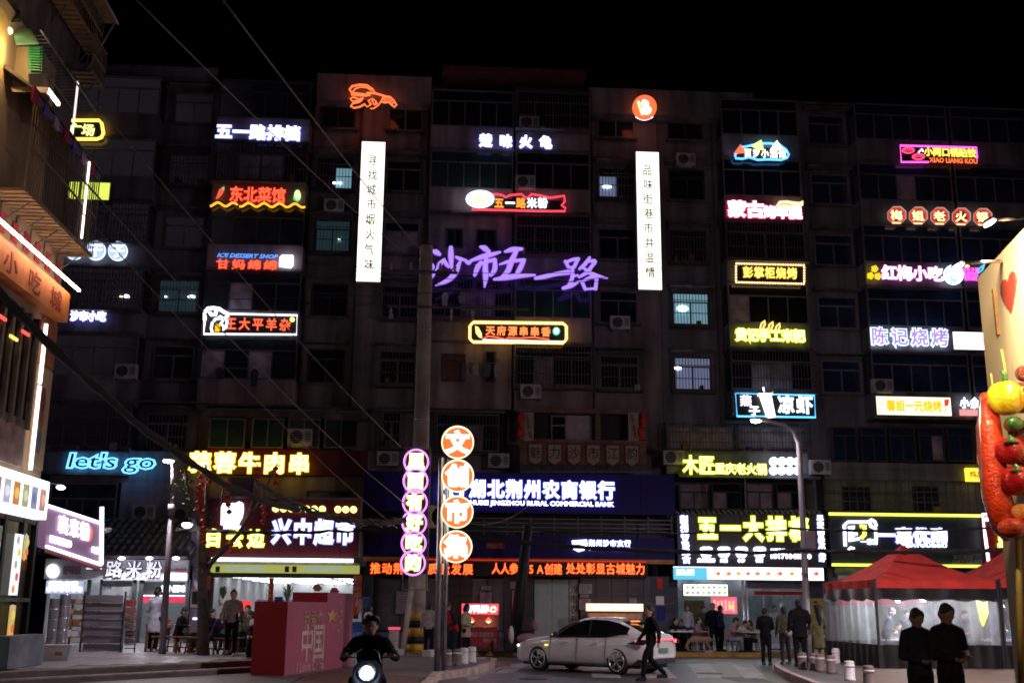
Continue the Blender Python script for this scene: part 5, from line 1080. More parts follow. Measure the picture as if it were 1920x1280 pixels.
part('glass', MB().box(XW+.1, XW+.11, 19.6, 25.35, .5, 3.36), clear('entry_glass', (.9, .95, .93), .85), ke)
part('green_rail', MB().box(XW+.09, XW+.18, 20, 25.3, 1.72, 1.80), pm('rail_green', (.12, .2, .13)), ke)
part('inner_wall', MB().box(-11.1, -11, 16, 25.6, .4, 3.5), pm('inner_green', (.2, .22, .16), .8, var=.3), ke); part('inner_lamp', MB().box(-10.6, -10.1, 20, 25, 3.4, 3.44), emis((.85, .95, .8), .9), ke)
for j, (y0, y1, z0, z1, c_) in enumerate([(24.05, 24.5, 1.85, 3.1, (.8, .82, .95)), (24.2, 24.5, .98, 1.65, (.9, .55, .15)), (22.9, 23.3, 1.9, 3.2, (.12, .15, .08)), (24.6, 24.8, 2.6, 3.1, (.8, .75, .1))]):
    part('lit_poster', MB().box(XW+.18, XW+.2, y0, y1, z0, z1), emis(c_, 1.2 if j < 1 else .6), ke)
    for k in range(5): part('poster_picture', MB().ell((XW+.205, (y0+y1)/2+(k % 2-.5)*.12, z0+(z1-z0)*(k+.5)/5), (.006, .09, .09), 8, 6), emis([(.9, .4, .1), (.95, .15, .05), (.5, .6, .2), (.9, .8, .1), (.6, .5, .4)][k], .7), ke)
part('freezer_panel', MB().box(XW+.2, XW+.55, 23.4, 25.4, .42, 1.05), pm('freezer', (.25, .3, .36), .5), ke)
# ---- projecting lit noodle sign beyond the corner
c0 = W(88, 948, 26.0); c1 = W(189, 981, 28.0); c2 = W(187, 1058, 28.0); c3 = W(84, 1024, 26.0)
s = root('projecting_sign', (float(c0[0]), 26, 2.9), 'slanting lit shop sign in a white tube border, left of the short street lamp', 'sign')
nrm = np.cross(c1-c0, c3-c0); nrm /= np.linalg.norm(nrm); nrm = -nrm if nrm[1] > 0 else nrm
bd = MB(); bd.add([c0, c1, c2, c3, c0-nrm*.2, c1-nrm*.2, c2-nrm*.2, c3-nrm*.2], [(0, 1, 2, 3), (7, 6, 5, 4), (0, 4, 5, 1), (1, 5, 6, 2), (2, 6, 7, 3), (3, 7, 4, 0)]); part('board', bd, emis((.30, .16, .28), .42), s)
for a, b in ((c0, c1), (c1, c2), (c3, c2)): part('tube_light', MB().tube([a+nrm*.04, b+nrm*.04], .035, 6), emis((.8, .82, 1.), 4.), s)
ex = (c1-c0); ez = (c0-c3)
def onsign(ch, u, v, sx_, sz_, mat, bold=.03):
    vv, f = glyph(ch, bold, .5); P = c3+nrm*.05+np.outer(u+vv[:, 0]*sx_, ex)+np.outer(v+(vv[:, 1]-.36)*sz_, ez)+np.outer(vv[:, 2]*.04, nrm); mb = MB(); mb.add(P, f); part('character', mb, mat, s)
for i, ch in enumerate('襄米粉'): onsign(ch, .27+i*.2, .64, .17, .48, W5, .012)
onsign('LAOWEIDAO', .24, .22, .062, .24, W5, .01); onsign('5-9元', .88, .25, .05, .2, W5, .02); part('red_emblem', MB().ell(c3+ex*.76+ez*.62+nrm*.03, (.1, .05, .2), 10, 6), emis((.9, .2, .2), .7), s)
aw_ = MB(); aw_.add([c3-ez*.02, c2-ez*.02, c2-ez*.2+nrm*.05, c3-ez*.14], [(0, 1, 2, 3)]); part('ragged_fringe', aw_, pm('fringe', (.25, .06, .08), .8), s)
part('end_post', MB().tube([W(190, 1058, 28.0), W(191, 950, 28.0)], .05, 6), emis((.8, .82, 1.), 2.5), s); part('camera', MB().tube([W(190, 995, 28), W(199, 998, 28)], .03, 6).ell(W(203, 993, 28), (.09, .07, .06), 8, 6), m_ac, s)

# ================================================================== TERRACE CLUTTER
def at(x, y, z=.4): return [float(a) for a in G(x, y, z)]
p = at(104, 1238); s = root('foam_box', p, 'white foam box with an orange label on the terrace edge, left', 'box')
x0, y0 = p[0], p[1]
part('box', MB().prism([(x0-.27, .4), (x0+.27, .4), (x0+.33, .72), (x0-.33, .72)], .4, 1, y0), m_white, s); part('rim', MB().box(x0-.35, x0+.35, y0-.02, y0+.42, .72, .755), m_white, s); part('label', MB().box(x0-.02, x0+.13, y0-.01, y0-.002, .52, .6), m_orange, s)
for (x, y, h, r_, lab) in ((113, 1222, 1.55, .14, 'tall stack of shiny steel steamers on the left of the terrace'), (95, 1218, 1.45, .16, 'wider steel boiler left of the tall steamer stack')):
    p = at(x, y); s = root('steamer_stack', p, lab, 'steamer')
    n = 5
    for i in range(n): z0 = .4+i*h/n; part('steamer', MB().lathe([(r_*.98, z0), (r_, z0+.02), (r_, z0+h/n-.04), (r_*1.05, z0+h/n-.03), (r_*1.05, z0+h/n-.008), (r_*.3, z0+h/n-.005)], (p[0], p[1], 0), 20), m_steel, s)
p = at(142, 1218); s = root('bread_rack', p, 'wooden and wire rack with baskets between the steamers and the steel panel wall', 'rack')
for x_ in (-.4, .35):
    for y_ in (0, .5): part('post', MB().box(p[0]+x_, p[0]+x_+.05, p[1]+y_, p[1]+y_+.05, .4, 1.75), m_wood if x_ < 0 else m_black, s)
for i, z_ in enumerate((.75, 1.05, 1.38, 1.68)):
    sf = part('shelf', MB().box(p[0]-.4, p[0]+.4, p[1], p[1]+.55, z_, z_+.03), m_wood, s)
    for j in range(4): part('packet', MB().box(p[0]-.36+j*.19, p[0]-.2+j*.19, p[1]+.04, p[1]+.4, z_+.03, z_+.03+R.uniform(.08, .2)), R.choice([m_kerb, m_wood, m_brick, m_white]), sf)
# steel panel fence of horizontal sheets
YP = at(190, 1222)[1]
s = sroot('sheet_metal_screen', 190, 1222, YP, 'tall screen of horizontal grey metal planks on the terrace, left of the man in white', 'screen')
for j in range(7): pbox(s, 'plank', 155, 230, 1115+j*15.2, 1129.4+j*15.2, YP+random.uniform(-.01, .01), pm('sheet_grey', (.28, .25, .3), .45, .4, var=.25, scale=2), .05); pbox(s, 'plank_lip', 155, 230, 1128+j*15.2, 1129.2+j*15.2, YP-.03, m_steel, .03)
for x in (153, 229): pbox(s, 'post', x, x+3, 1108, 1222, YP-.03, m_dark, .06)
s = sroot('tray_rack', 243, 1222, YP-.3, 'narrow rack with many thin rungs between the metal screen and the man in white', 'rack')
for x in (231, 255): pbox(s, 'post', x, x+2, 1112, 1222, YP-.3, m_alu, .04)
for j in range(15): pbox(s, 'rung', 233, 255, 1117+j*6.9, 1119+j*6.9, YP-.3, m_alu, .04)
for j, c_ in enumerate([(.5, .02, .03), (.3, .1, .1), (.35, .2, .1), (.4, .3, .3), (.3, .05, .04), (.45, .25, .1)]): pbox(s, 'crate', 234, 250, 1126+j*14, 1136+j*14, YP-.1, pm('crate%d' % j, c_), .3)
def stool(x, y, z, lab, gp, h=.45):
    global stool0
    p = at(x, y, z)
    if not stool0:
        stool0 = r_ = root('wooden_stool', p, lab, 'stool', gp); part('seat', MB().box(-.19, .19, -.14, .14, h-.04, h), m_wood, r_, world=False)
        for a in (-1, 1):
            for b in (-1, 1): part('leg', MB().tube([(a*.13, b*.09, h-.04), (a*.18, b*.13, 0)], .022, 6), m_wood, r_, world=False)
        part('stretcher', MB().box(-.15, .15, -.01, .01, .14, .17), m_wood, r_, world=False)
    else: r_ = copy_tree(stool0); r_.location = p; r_['label'] = lab; r_['group'] = gp
    r_.rotation_euler.z = R.uniform(-.5, .5); return r_
stool0 = None
def table(x, y, z, lab, gp, w_=.9, mat=None, items=True):
    p = at(x, y, z); r_ = root('table', p, lab, 'table', gp, R.uniform(-.1, .1)); mat = mat or m_wood
    part('top', MB().box(-w_/2, w_/2, -.3, .3, .71, .75), mat, r_, world=False)
    for a in (-1, 1):
        for b in (-1, 1): part('leg', MB().box(a*(w_/2-.06)-.03, a*(w_/2-.06)+.03, b*.24-.03, b*.24+.03, 0, .71), mat, r_, world=False)
    for i in range(3 if items else 0):
        a = root('bowl', (p[0]-.25+i*.25, p[1]-.05+.1*(i % 2), z+.75), ['left', 'middle', 'right'][i]+' white bowl on the '+('table behind the man in white' if x < 400 else 'table beside the striped shirt woman'), 'bowl', 'bowls on the tables'); part('dish', MB().lathe([(.03, 0), (.07, .05), (.075, .055), (.02, .02)], (0, 0, 0), 12), m_white, a, world=False)
gT = 'tables and stools on the terrace'
table(302, 1221, .4, 'wooden table behind the man in white, near the lamp post', gT); table(462, 1222, .4, 'wooden table right of the woman in the striped shirt', gT)
for i, (x, y) in enumerate(((320, 1222), (345, 1224), (362, 1225), (392, 1226), (415, 1227), (455, 1226), (296, 1222))):
    stool(x, y, .4, ['wooden stool at the table beside the lamp post', 'low wooden stool left of the tree trunk, nearer the lamp post', 'wooden stool directly left of the tree trunk', 'wooden stool right of the tree trunk under the person in purple', 'wooden stool behind the woman in the striped shirt', 'wooden stool right of the woman in the striped shirt', 'wooden stool between the man in white and the lamp post'][i], gT)

# ================================================================== RED BOX "I LOVE CHINA"
rbx = root('red_display_box', G(530, 1278, 0), 'red and pink display box with pale slogan and gold star, beside the steps', 'display box')
a = G(532, 1279, 0)[:2]; b = G(612, 1267, 0)[:2]; c = G(657, 1259, 0)[:2]
d1 = (c-a)/np.linalg.norm(c-a); dn = np.array([-d1[1], d1[0]])
b = a+d1*np.linalg.norm(b-a)
def facez(px, py, base):   # height above ground at the box corner
    d = ray(px, py); t = np.linalg.norm(base)/np.linalg.norm(d[:2]); return CAM[2]+d[2]*t
z1 = facez(541, 1127, a); z2 = facez(662, 1112, c)
wL = .78
m_pk = pm('box_pink', (.42, .10, .16), .6, var=.12, scale=.8); m_rd = pm('box_red', (.36, .013, .022), .6, var=.15, scale=1.)
lft = np.array([-1., .15]); lft /= np.linalg.norm(lft)
def quadbox(p0, p1, dep, z0, z1_, name, mats):
    P = [p0, p1, p1+dep, p0+dep]; m_ = MB(); v = [(q[0], q[1], z0) for q in P]+[(q[0], q[1], z1_) for q in P]
    m_.add(v, [(0, 1, 5, 4)], 0); m_.add(v, [(1, 2, 6, 5), (2, 3, 7, 6), (3, 0, 4, 7), (4, 5, 6, 7)], 1); return part(name, m_, mats, rbx)
quadbox(a, b-d1*.01, lft*.78, 0, z1, 'low_section', [m_pk, m_rd]); quadbox(b, c, lft*.9, 0, z2, 'tall_section', [m_pk, m_rd])
m_sl = pm('slogan_pale', (.62, .45, .42), .6)
def onbox(ch, u, z, sx_, sz_, mat, bold=0., out=.012, pts=None):
    out = -out
    if pts is None: vv, f = glyph(ch, bold, .5); X_ = vv[:, 0]*sx_; Z_ = (vv[:, 1]-.36)*sz_; T = vv[:, 2]*.006
    else: n = len(pts); vv = np.array(pts+pts); X_ = vv[:, 0]*sx_; Z_ = vv[:, 1]*sz_; T = np.array([0.]*n+[-.006]*n); f = [tuple(range(n)), tuple(range(2*n-1, n-1, -1))]+[(i, (i+1) % n, (i+1) % n+n, i+n) for i in range(n)]
    P = np.stack([a[0]+d1[0]*(u+X_)+dn[0]*(out+T), a[1]+d1[1]*(u+X_)+dn[1]*(out+T), z+Z_], 1); m_ = MB(); m_.add(P, f); part('lettering', m_, mat, rbx)
Lb = float(np.linalg.norm(b-a)); Lc = float(np.linalg.norm(c-a))
for i, ch in enumerate('我爱你'): onbox(ch, Lb*(.47+i*.17), 1.37, .42, .44, pm('slogan_gold', (.55, .38, .25), .6))
for i, ch in enumerate('中国'): onbox(ch, Lb*(.50+i*.30), .82, .86, .92, m_sl, .015)
onbox('I Love China', Lb*.62, .30, .36, .32, m_sl)
star = [((1 if i % 2 == 0 else .4)*math.sin(i*math.pi/5), (1 if i % 2 == 0 else .4)*math.cos(i*math.pi/5)) for i in range(10)]
m_gold = pm('gold_star', (.6, .38, .12), .6)
onbox(None, Lb+(Lc-Lb)*.18, 1.45, .42, .21, m_gold, pts=star)
for u, z in ((.46, 1.78), (.52, 1.56), (.5, 1.28), (.4, 1.08)): onbox(None, Lb+(Lc-Lb)*u, z, .13, .065, m_gold, pts=star)

# ================================================================== POLES
def bp_(x, y, z): p = G(x, y, z); return np.array([float(p[0]), float(p[1]), float(p[2])])
P0 = bp_(779, 1222, .15); ptop = XZ(797, 462, P0[1])[1]
s = root('utility_pole', P0, 'thick concrete utility pole with yellow and black bands at its foot', 'utility pole')
part('shaft', MB().tube([P0, P0+[0, 0, ptop-.15]], [.33, .245], 24), m_conc, s)
for i in range(5):
    z0 = 1.35-.27*i; part('warning_band', MB().tube([P0+[0, 0, z0-.24], P0+[0, 0, z0]], [.342, .340], 24), m_yellow if i % 2 == 0 else m_black, s)
part('crossarm', MB().box(P0[0]-1.4, P0[0]+1.2, P0[1]-.35, P0[1]-.27, 13.9, 14.0), m_bar, s); part('crossarm', MB().box(P0[0]-1.4, P0[0]+3.9, P0[1]-.35, P0[1]-.27, 12.55, 12.63), m_bar, s)
for i, x_ in enumerate((-1.3, -.55, .55, 1.1)): part('insulator', MB().lathe([(.03, 14.), (.07, 14.06), (.04, 14.1), (.075, 14.16), (.04, 14.22), (.05, 14.3)], (P0[0]+x_, P0[1]-.31, 0), 10), m_kerb, s)
for x_ in (-1.25, 1.0, 1.8): part('insulator', MB().lathe([(.03, 12.1), (.06, 12.16), (.03, 12.22), (.065, 12.28), (.03, 12.34), (.06, 12.4), (.02, 12.55)], (P0[0]+x_, P0[1]-.31, 0), 10), m_ac, s)
for z_ in (3.0, 8.2, 11.6): part('clamp', MB().tube([P0+[0, 0, z_], P0+[0, 0, z_+.06]], [.335-.006*z_]*2, 20), m_steel, s)
for i in range(4):
    x_, y_ = ((737, 1229), (748, 1228), (800, 1231), (812, 1230))[i]; q = bp_(x_, y_, .15)
    thing('concrete_block', MB().box(q[0]-.15, q[0]+.15, q[1]-.1, q[1]+.1, .152, .36), m_white, 'white block at the foot of the utility pole, '+['far left', 'second from left', 'third, right of the pole', 'far right'][i], 'block', 'white blocks at the pole foot')
# sign post with orange discs
Q = bp_(819, 1257, .15); Yq = Q[1]
s = root('sign_post', Q, 'twin steel posts carrying four orange-red round signs', 'sign post')
zt = XZ(822, 858, Yq)[1]
part('post', MB().tube([Q, [Q[0], Q[1], zt]], .075, 16), m_steel, s); part('post', MB().tube([Q+[.17, .1, 0], [Q[0]+.17, Q[1]+.1, zt]], .06, 16), m_steel, s)
for i, ch in enumerate('文创市集'):
    cx, cy = (858, 858, 857, 855)[i], (829.5, 892, 959.5, 1024.5)[i]
    part('bracket', MB().box(Q[0], XZ(cx, cy, Yq)[0], Yq-.02, Yq+.02, XZ(cx, cy, Yq)[1]-.02, XZ(cx, cy, Yq)[1]+.02), m_dark, s)
    r_ = sroot('round_sign', cx, cy, Yq-.1, 'orange-red round sign on the steel posts, '+['topmost', 'second from the top', 'third from the top', 'lowest'][i]+' of four', 'sign', 'orange-red round signs')
    blob(r_, circ(cx, cy, 30.5, n=36), Yq-.02, .12, emis((1., .85, .6), 1.5), 'rim'); blob(r_, circ(cx, cy, 28, n=36), Yq-.142, .01, emis((1., .165, .035), 1.25), 'face')
    row(r_, ch, cx-22, cx+22, cy, 38, Yq-.155, emis((1., .93, .95), 2.6), emis((1., .45, .35), 1.3), bold=.05, rimw=.02, depth=.04)
# purple ringed vertical sign
s = sroot('ringed_sign', 777, 1060, Yq+.5, 'vertical sign of six stacked violet neon rings in front of the concrete pole')
Yr_ = Yq+.5
for x in (757, 803): pbox(s, 'frame_post', x, x+2.2, 838, 1105, Yr_+.1, m_steel, .06)
for y in (838, 1104): pbox(s, 'frame_rail', 757, 805, y, y+2, Yr_+.1, m_steel, .06)
pbox(s, 'back_board', 760, 802, 842, 1075, Yr_+.06, m_black, .04)
for i, ch in enumerate('里面有好吃的'):
    cx, cy = 780.3-i*1.2, 865+i*38.2; cy += (0, -2, 0, 0, 0, -1)[i]
    neon(s, circ(cx, cy, 22.5, n=36), Yr_-.02, .026, emis((.78, .25, 1.), 1.9), True, 'ring'); row(s, ch, cx-15, cx+15, cy, 27, Yr_, emis((1., .97, .9), 3.), emis((.65, .9, .05), 1.1), bold=.045, rimw=.05)
# plain leaning posts near the pole
q = bp_(756, 1222, .15)
thing('leaning_pole', MB().tube([q+[0, -.6, 0], [XZ(772, 1100, q[1])[0], q[1]-.6, XZ(772, 1100, q[1])[1]]], .09, 12), m_conc, 'pale slanted pole just left of the concrete utility pole', 'pole')
q = W(962, 1225, 41.2); q[2] = .15; t = W(990, 985, 41.2)
thing('leaning_pole', MB().tube([q, t], [.24, .17], 14), m_black, 'dark leaning pole in front of the bank, left of its glass door', 'pole')
# round dish plates behind the purple sign
for x, lab in ((809, 'pale round plate behind the sign posts, left one'), (829, 'pale round plate behind the sign posts, right one')): thing('round_plate', MB().lathe([(.28, 0), (.32, .04), (.3, .06)], tuple(W(x, 968, Yq+1.2)), 20, 0, 1), pm('plate_tan', (.25, .2, .18), .7), lab, 'plate')
# street lamp right
L0 = bp_(1516, 1240, .15); Yl = L0[1]
s = root('street_lamp', L0, 'tall grey street lamp with a curved arm reaching left, in front of the restaurant', 'street lamp')
pts = [(1516, 1240), (1513, 1150), (1508, 1040), (1503, 930), (1500, 865), (1497, 830), (1488, 808), (1470, 796), (1445, 790), (1428, 788)]
P = [np.array(W(x, y, Yl)) for x, y in pts]; P[0] = L0
part('pole', MB().tube(P, [.115, .11, .1, .09, .085, .08, .07, .06, .055, .05], 14), pm('lamp_grey', (.28, .25, .27), .5, .2, var=.2), s)
h = W(1418, 788, Yl); part('lamp_head', MB().ell(h+np.array([.12, 0, .05]), (.36, .16, .07)), m_ac, s); part('lens', MB().ell(h+np.array([-.02, 0, -.01]), (.17, .13, .07)), emis((1., .97, .82), 30.), s)
sd = bpy.data.lights.new('street_lamp_light', 'SPOT'); sd.energy = 480; sd.color = (.92, .9, 1.); sd.shadow_soft_size = .15; sd.spot_size = rad(168); sd.spot_blend = .45; so = bpy.data.objects.new('street_lamp_light', sd); COL.objects.link(so); so.location = h+np.array([-.05, 0, -.2])
part('meter_box', MB().box(L0[0]+.1, L0[0]+.38, Yl-.15, Yl+.05, XZ(1520, 1032, Yl)[1], XZ(1520, 995, Yl)[1]), pm('box_grey', (.3, .27, .3), .6), s)
# its neighbour down the street, just outside the frame on the right
LR = [14.2, 20.5, .15]; s = root('street_lamp', LR, 'tall street lamp outside the picture on the right, the warm one nearest the camera', 'street lamp')
part('pole', MB().tube([(14.2, 20.5, .15), (14.2, 20.5, 6.2), (14., 20.5, 6.9), (13.3, 20.5, 7.15), (12.7, 20.5, 7.2)], [.11, .09, .07, .06, .05], 14), MATS['lamp_grey'], s)
part('lamp_head', MB().ell((12.6, 20.5, 7.25), (.36, .16, .07)), m_ac, s); part('lens', MB().ell((12.55, 20.5, 7.2), (.17, .13, .05)), emis((1., .85, .7), 30.), s)
sd = bpy.data.lights.new('street_lamp_light', 'SPOT'); sd.energy = 3200; sd.color = (1., .83, .84); ld = bpy.data.lights.new('street_lamp_fill', 'POINT'); ld.energy = 950; ld.color = (1., .74, .86); ld.shadow_soft_size = .15; lo = bpy.data.objects.new('street_lamp_fill', ld); COL.objects.link(lo); lo.location = (12.4, 20.3, 7.0); sd.shadow_soft_size = .15; sd.spot_size = rad(168); sd.spot_blend = .45; so = bpy.data.objects.new('street_lamp_light', sd); COL.objects.link(so); so.location = (12.5, 20.5, 7.0)  # extra point light added at this lamp to brighten the facade
# street lamp left
Ll = bp_(304, 1226, .4); Y2 = Ll[1]
s = root('street_lamp', Ll, 'shorter slim street lamp with a small bright head, on the terrace left', 'street lamp')
part('pole', MB().tube([Ll, W(313, 1080, Y2), W(321, 965, Y2)], [.10, .09, .075], 12).tube([W(321, 965, Y2), W(322, 945, Y2)], .1, 12).tube([W(321.5, 945, Y2), W(325, 890, Y2), W(325, 872, Y2), W(321, 864, Y2)], [.06, .055, .05, .04], 10), pm('lamp_grey', (.28, .25, .27)), s)
h = W(316, 864, Y2); part('lens', MB().ell(h, (.15, .1, .055)), emis((1., .9, .82), 25.), s); part('lamp_head', MB().ell(h+np.array([.05, 0, .05]), (.2, .11, .05)), m_ac, s)
sd = bpy.data.lights.new('street_lamp_light', 'SPOT'); sd.energy = 700; sd.color = (1., .85, .9); sd.shadow_soft_size = .12; sd.spot_size = rad(168); sd.spot_blend = .45; so = bpy.data.objects.new('street_lamp_light', sd); COL.objects.link(so); so.location = h+np.array([0, 0, -.15])

# ================================================================== TREE with lanterns
T0 = bp_(381, 1228, .4); Yt = T0[1]
tr = root('street_tree', T0, 'bare-branched tree hung with red lantern strings, on the terrace', 'tree')
def tp(x, y, dy=0): return W(x, y, Yt+dy)
part('trunk', MB().tube([T0, tp(380, 1150), tp(379, 1080), tp(378, 1030), tp(377, 985)], [.17, .14, .125, .12, .11], 12), m_tree, tr)
for pts, r0 in (([(379, 1085), (395, 1055), (420, 1030), (448, 1000), (468, 965), (492, 935)], .09), ([(448, 1000), (468, 960), (474, 935), (480, 900)], .05), ([(377, 990), (386, 955), (388, 915), (386, 870)], .07), ([(377, 990), (362, 950), (350, 905), (347, 870)], .07), ([(377, 1000), (400, 970), (415, 945), (420, 900)], .05), ([(492, 935), (505, 900), (520, 870)], .03), ([(480, 900), (484, 875), (470, 855)], .025), ([(350, 905), (340, 880), (344, 850)], .025)):
    k = len(pts); part('branch', MB().tube([tp(a, b, .15*math.sin(i*1.7)) for i, (a, b) in enumerate(pts)], [r0*(1-.6*i/(k-1)) for i in range(k)], 8), m_tree, tr)
mb = MB()
for i in range(230):
    c_ = R.choice([(352, 905), (360, 935), (345, 925), (368, 960), (430, 930), (385, 960), (340, 900), (378, 1060)]); q = np.array(tp(c_[0]+R.gauss(0, 9), c_[1]+R.gauss(0, 12), R.uniform(-.5, .5)))
    u = np.array([R.gauss(0, 1) for _ in range(3)]); u /= np.linalg.norm(u); v_ = np.cross(u, [R.random(), R.random(), 1]); v_ /= np.linalg.norm(v_); l_ = R.uniform(.04, .09)
    mb.add([q, q+u*l_+v_*l_*.5, q+u*l_*2, q+u*l_-v_*l_*.5], [(0, 1, 2, 3)])
part('crown', mb, m_leaf, tr)
lm = [pm('lantern_red', (.55, .02, .02), .6), m_yellow]
for si, (x, y0, n, lab) in enumerate(((377, 895, 10, 'long string of small red lanterns down the tree trunk'), (426, 905, 5, 'string of red lanterns right of the tree trunk, above the white glass logo'), (372, 915, 4, 'short red lantern string left of the trunk'), (483, 880, 3, 'red lantern string under the beef sign, second from right'), (517, 878, 3, 'rightmost short red lantern string, under the third yellow character'), (391, 890, 2, 'tiny red lantern string at the top of the trunk'), (494, 950, 3, 'red lantern string in front of the maroon fascia'), (433, 1020, 2, 'lowest red lantern string below the yellow brush characters'))):
    r_ = root('lantern_string', tp(x, y0, -.25), lab, 'lantern string', 'lantern strings in the tree'); yy = y0
    pts = [tp(x, y0-10, -.25)]
    for i in range(n):
        c_ = np.array(tp(x+1.5*math.sin(i*2.1)+i*.6, y0+i*13.5, -.25)); part('lantern', MB().lathe([(.03, -.055), (.075, -.03), (.085, 0), (.075, .03), (.03, .055)], tuple(c_), 10), lm[0], r_); part('gold_band', MB().lathe([(.035, -.075), (.035, -.055)], tuple(c_), 8).lathe([(.035, .055), (.035, .07)], tuple(c_), 8), lm[1], r_); pts.append(c_)
    part('string', MB().tube(pts, .008, 4), m_red, r_)

# ================================================================== CABLES
def cable(name, p0, p1, sag, r, mat, lab, gp=None, n=24, strands=1, wob=0.):
    p0 = np.array(p0, float); p1 = np.array(p1, float); mb = MB()
    def path(off):
        out = []
        for i in range(n+1):
            t = i/n; q = p0+(p1-p0)*t; q = q+np.array([0, 0, -4*sag*t*(1-t)]); out.append(q+off(t))
        return out
    if strands == 1: mb.tube(path(lambda t: np.zeros(3)), r, 6)
    else:
        for k in range(strands):
            ph = R.uniform(0, 6.28); fr = R.uniform(6, 14); rr = R.uniform(.3, 1.)*wob
            mb.tube(path(lambda t: np.array([0, rr*math.sin(fr*t*3+ph), rr*math.cos(fr*t*3.3+ph)])), r*R.uniform(.6, 1.2), 5)
    o = part(name, mb, mat); return tag(o, lab, 'cable', gp)
A1 = W(797, 470, P0[1]-.3); gC = 'thin wires from the upper left to the concrete pole'
cable('overhead_wire', W(395, -30, 9), W(800, 478, P0[1]-.3), .15, .011, m_cablel, 'overhead wire running past the left banner top to the pole head', gC)
cable('overhead_wire', W(225, -30, 9), W(762, 475, P0[1]-.3), .15, .009, m_cablel, 'overhead wire reaching the pole crossarm from farthest up left', gC)
cable('overhead_wire', W(120, 120, 14), W(752, 838, Yq+.4), .2, .009, m_cablel, 'wire sloping down to the top of the violet ringed sign', gC)
cable('overhead_wire', W(60, 230, 14), W(760, 945, Yq+.4), .25, .010, m_cablel, 'twin-looking wire sloping to the side of the violet ringed sign', gC, strands=2, wob=.02)
cable('overhead_wire', W(120, 360, 16), W(745, 990, Yq+.4), .25, .009, m_cablel, 'faint wire ending right of the supermarket fascia', gC)
cable('overhead_wire', W(200, 560, 30), W(1240, 505, 43.5), .4, .012, m_cable, 'thin dark wire across the middle over the violet characters')
for i in range(3): cable('overhead_wire', W(650, 498+i*8, 40), W(1250, 500+i*22, 43.9), .3, .012, m_cable, 'dark wire crossing the violet characters, '+['upper', 'middle', 'lower'][i]+' of three', 'wires crossing the violet characters')
cable('cable_bundle', W(-20, 530, 13), W(560, 955, 27.5), .55, .045, m_cable, 'thick black cable bundle sweeping down from the left building towards the fascia', strands=6, wob=.05)
cable('cable_bundle', W(480, 905, 27.5), W(762, 975, 28.6), .38, .02, m_cablel, 'tangled grey-brown cable bundle across the maroon fascia to the ringed sign', strands=14, wob=.11)
cable('cable_bundle', W(330, 992, 33), W(760, 988, 33), .12, .03, m_cable, 'level black cable bundle across the supermarket characters', strands=5, wob=.04)
cable('cable_bundle', W(840, 985, 34), W(1480, 994, 38), .15, .03, m_cable, 'upper black cable bundle from the sign posts to the lamp, over the bank', strands=4, wob=.04)
cable('cable_bundle', W(840, 1002, 34), W(1500, 1033, 33), .2, .05, m_cable, 'lower thick black cable bundle from the sign posts across to the lamp', strands=6, wob=.05)
cable('cable_bundle', W(1480, 990, 33), W(1960, 982, 30), .12, .03, m_cable, 'upper black cable bundle crossing the slate grocery fascia', strands=4, wob=.04)
cable('cable_bundle', W(1490, 1030, 33), W(1960, 1026, 30), .1, .045, m_cable, 'lower black cable bundle crossing the slate grocery fascia', strands=6, wob=.05)
cable('loose_wire', W(868, 978, 34), W(990, 948, 40), .3, .012, m_cablel, 'loose pale wire hanging below the English bank name')
cable('loose_wire', W(1212, 1128, 43), W(1310, 1090, 43), .4, .012, m_cablel, 'pale wire drooping beside the navy poster pier')

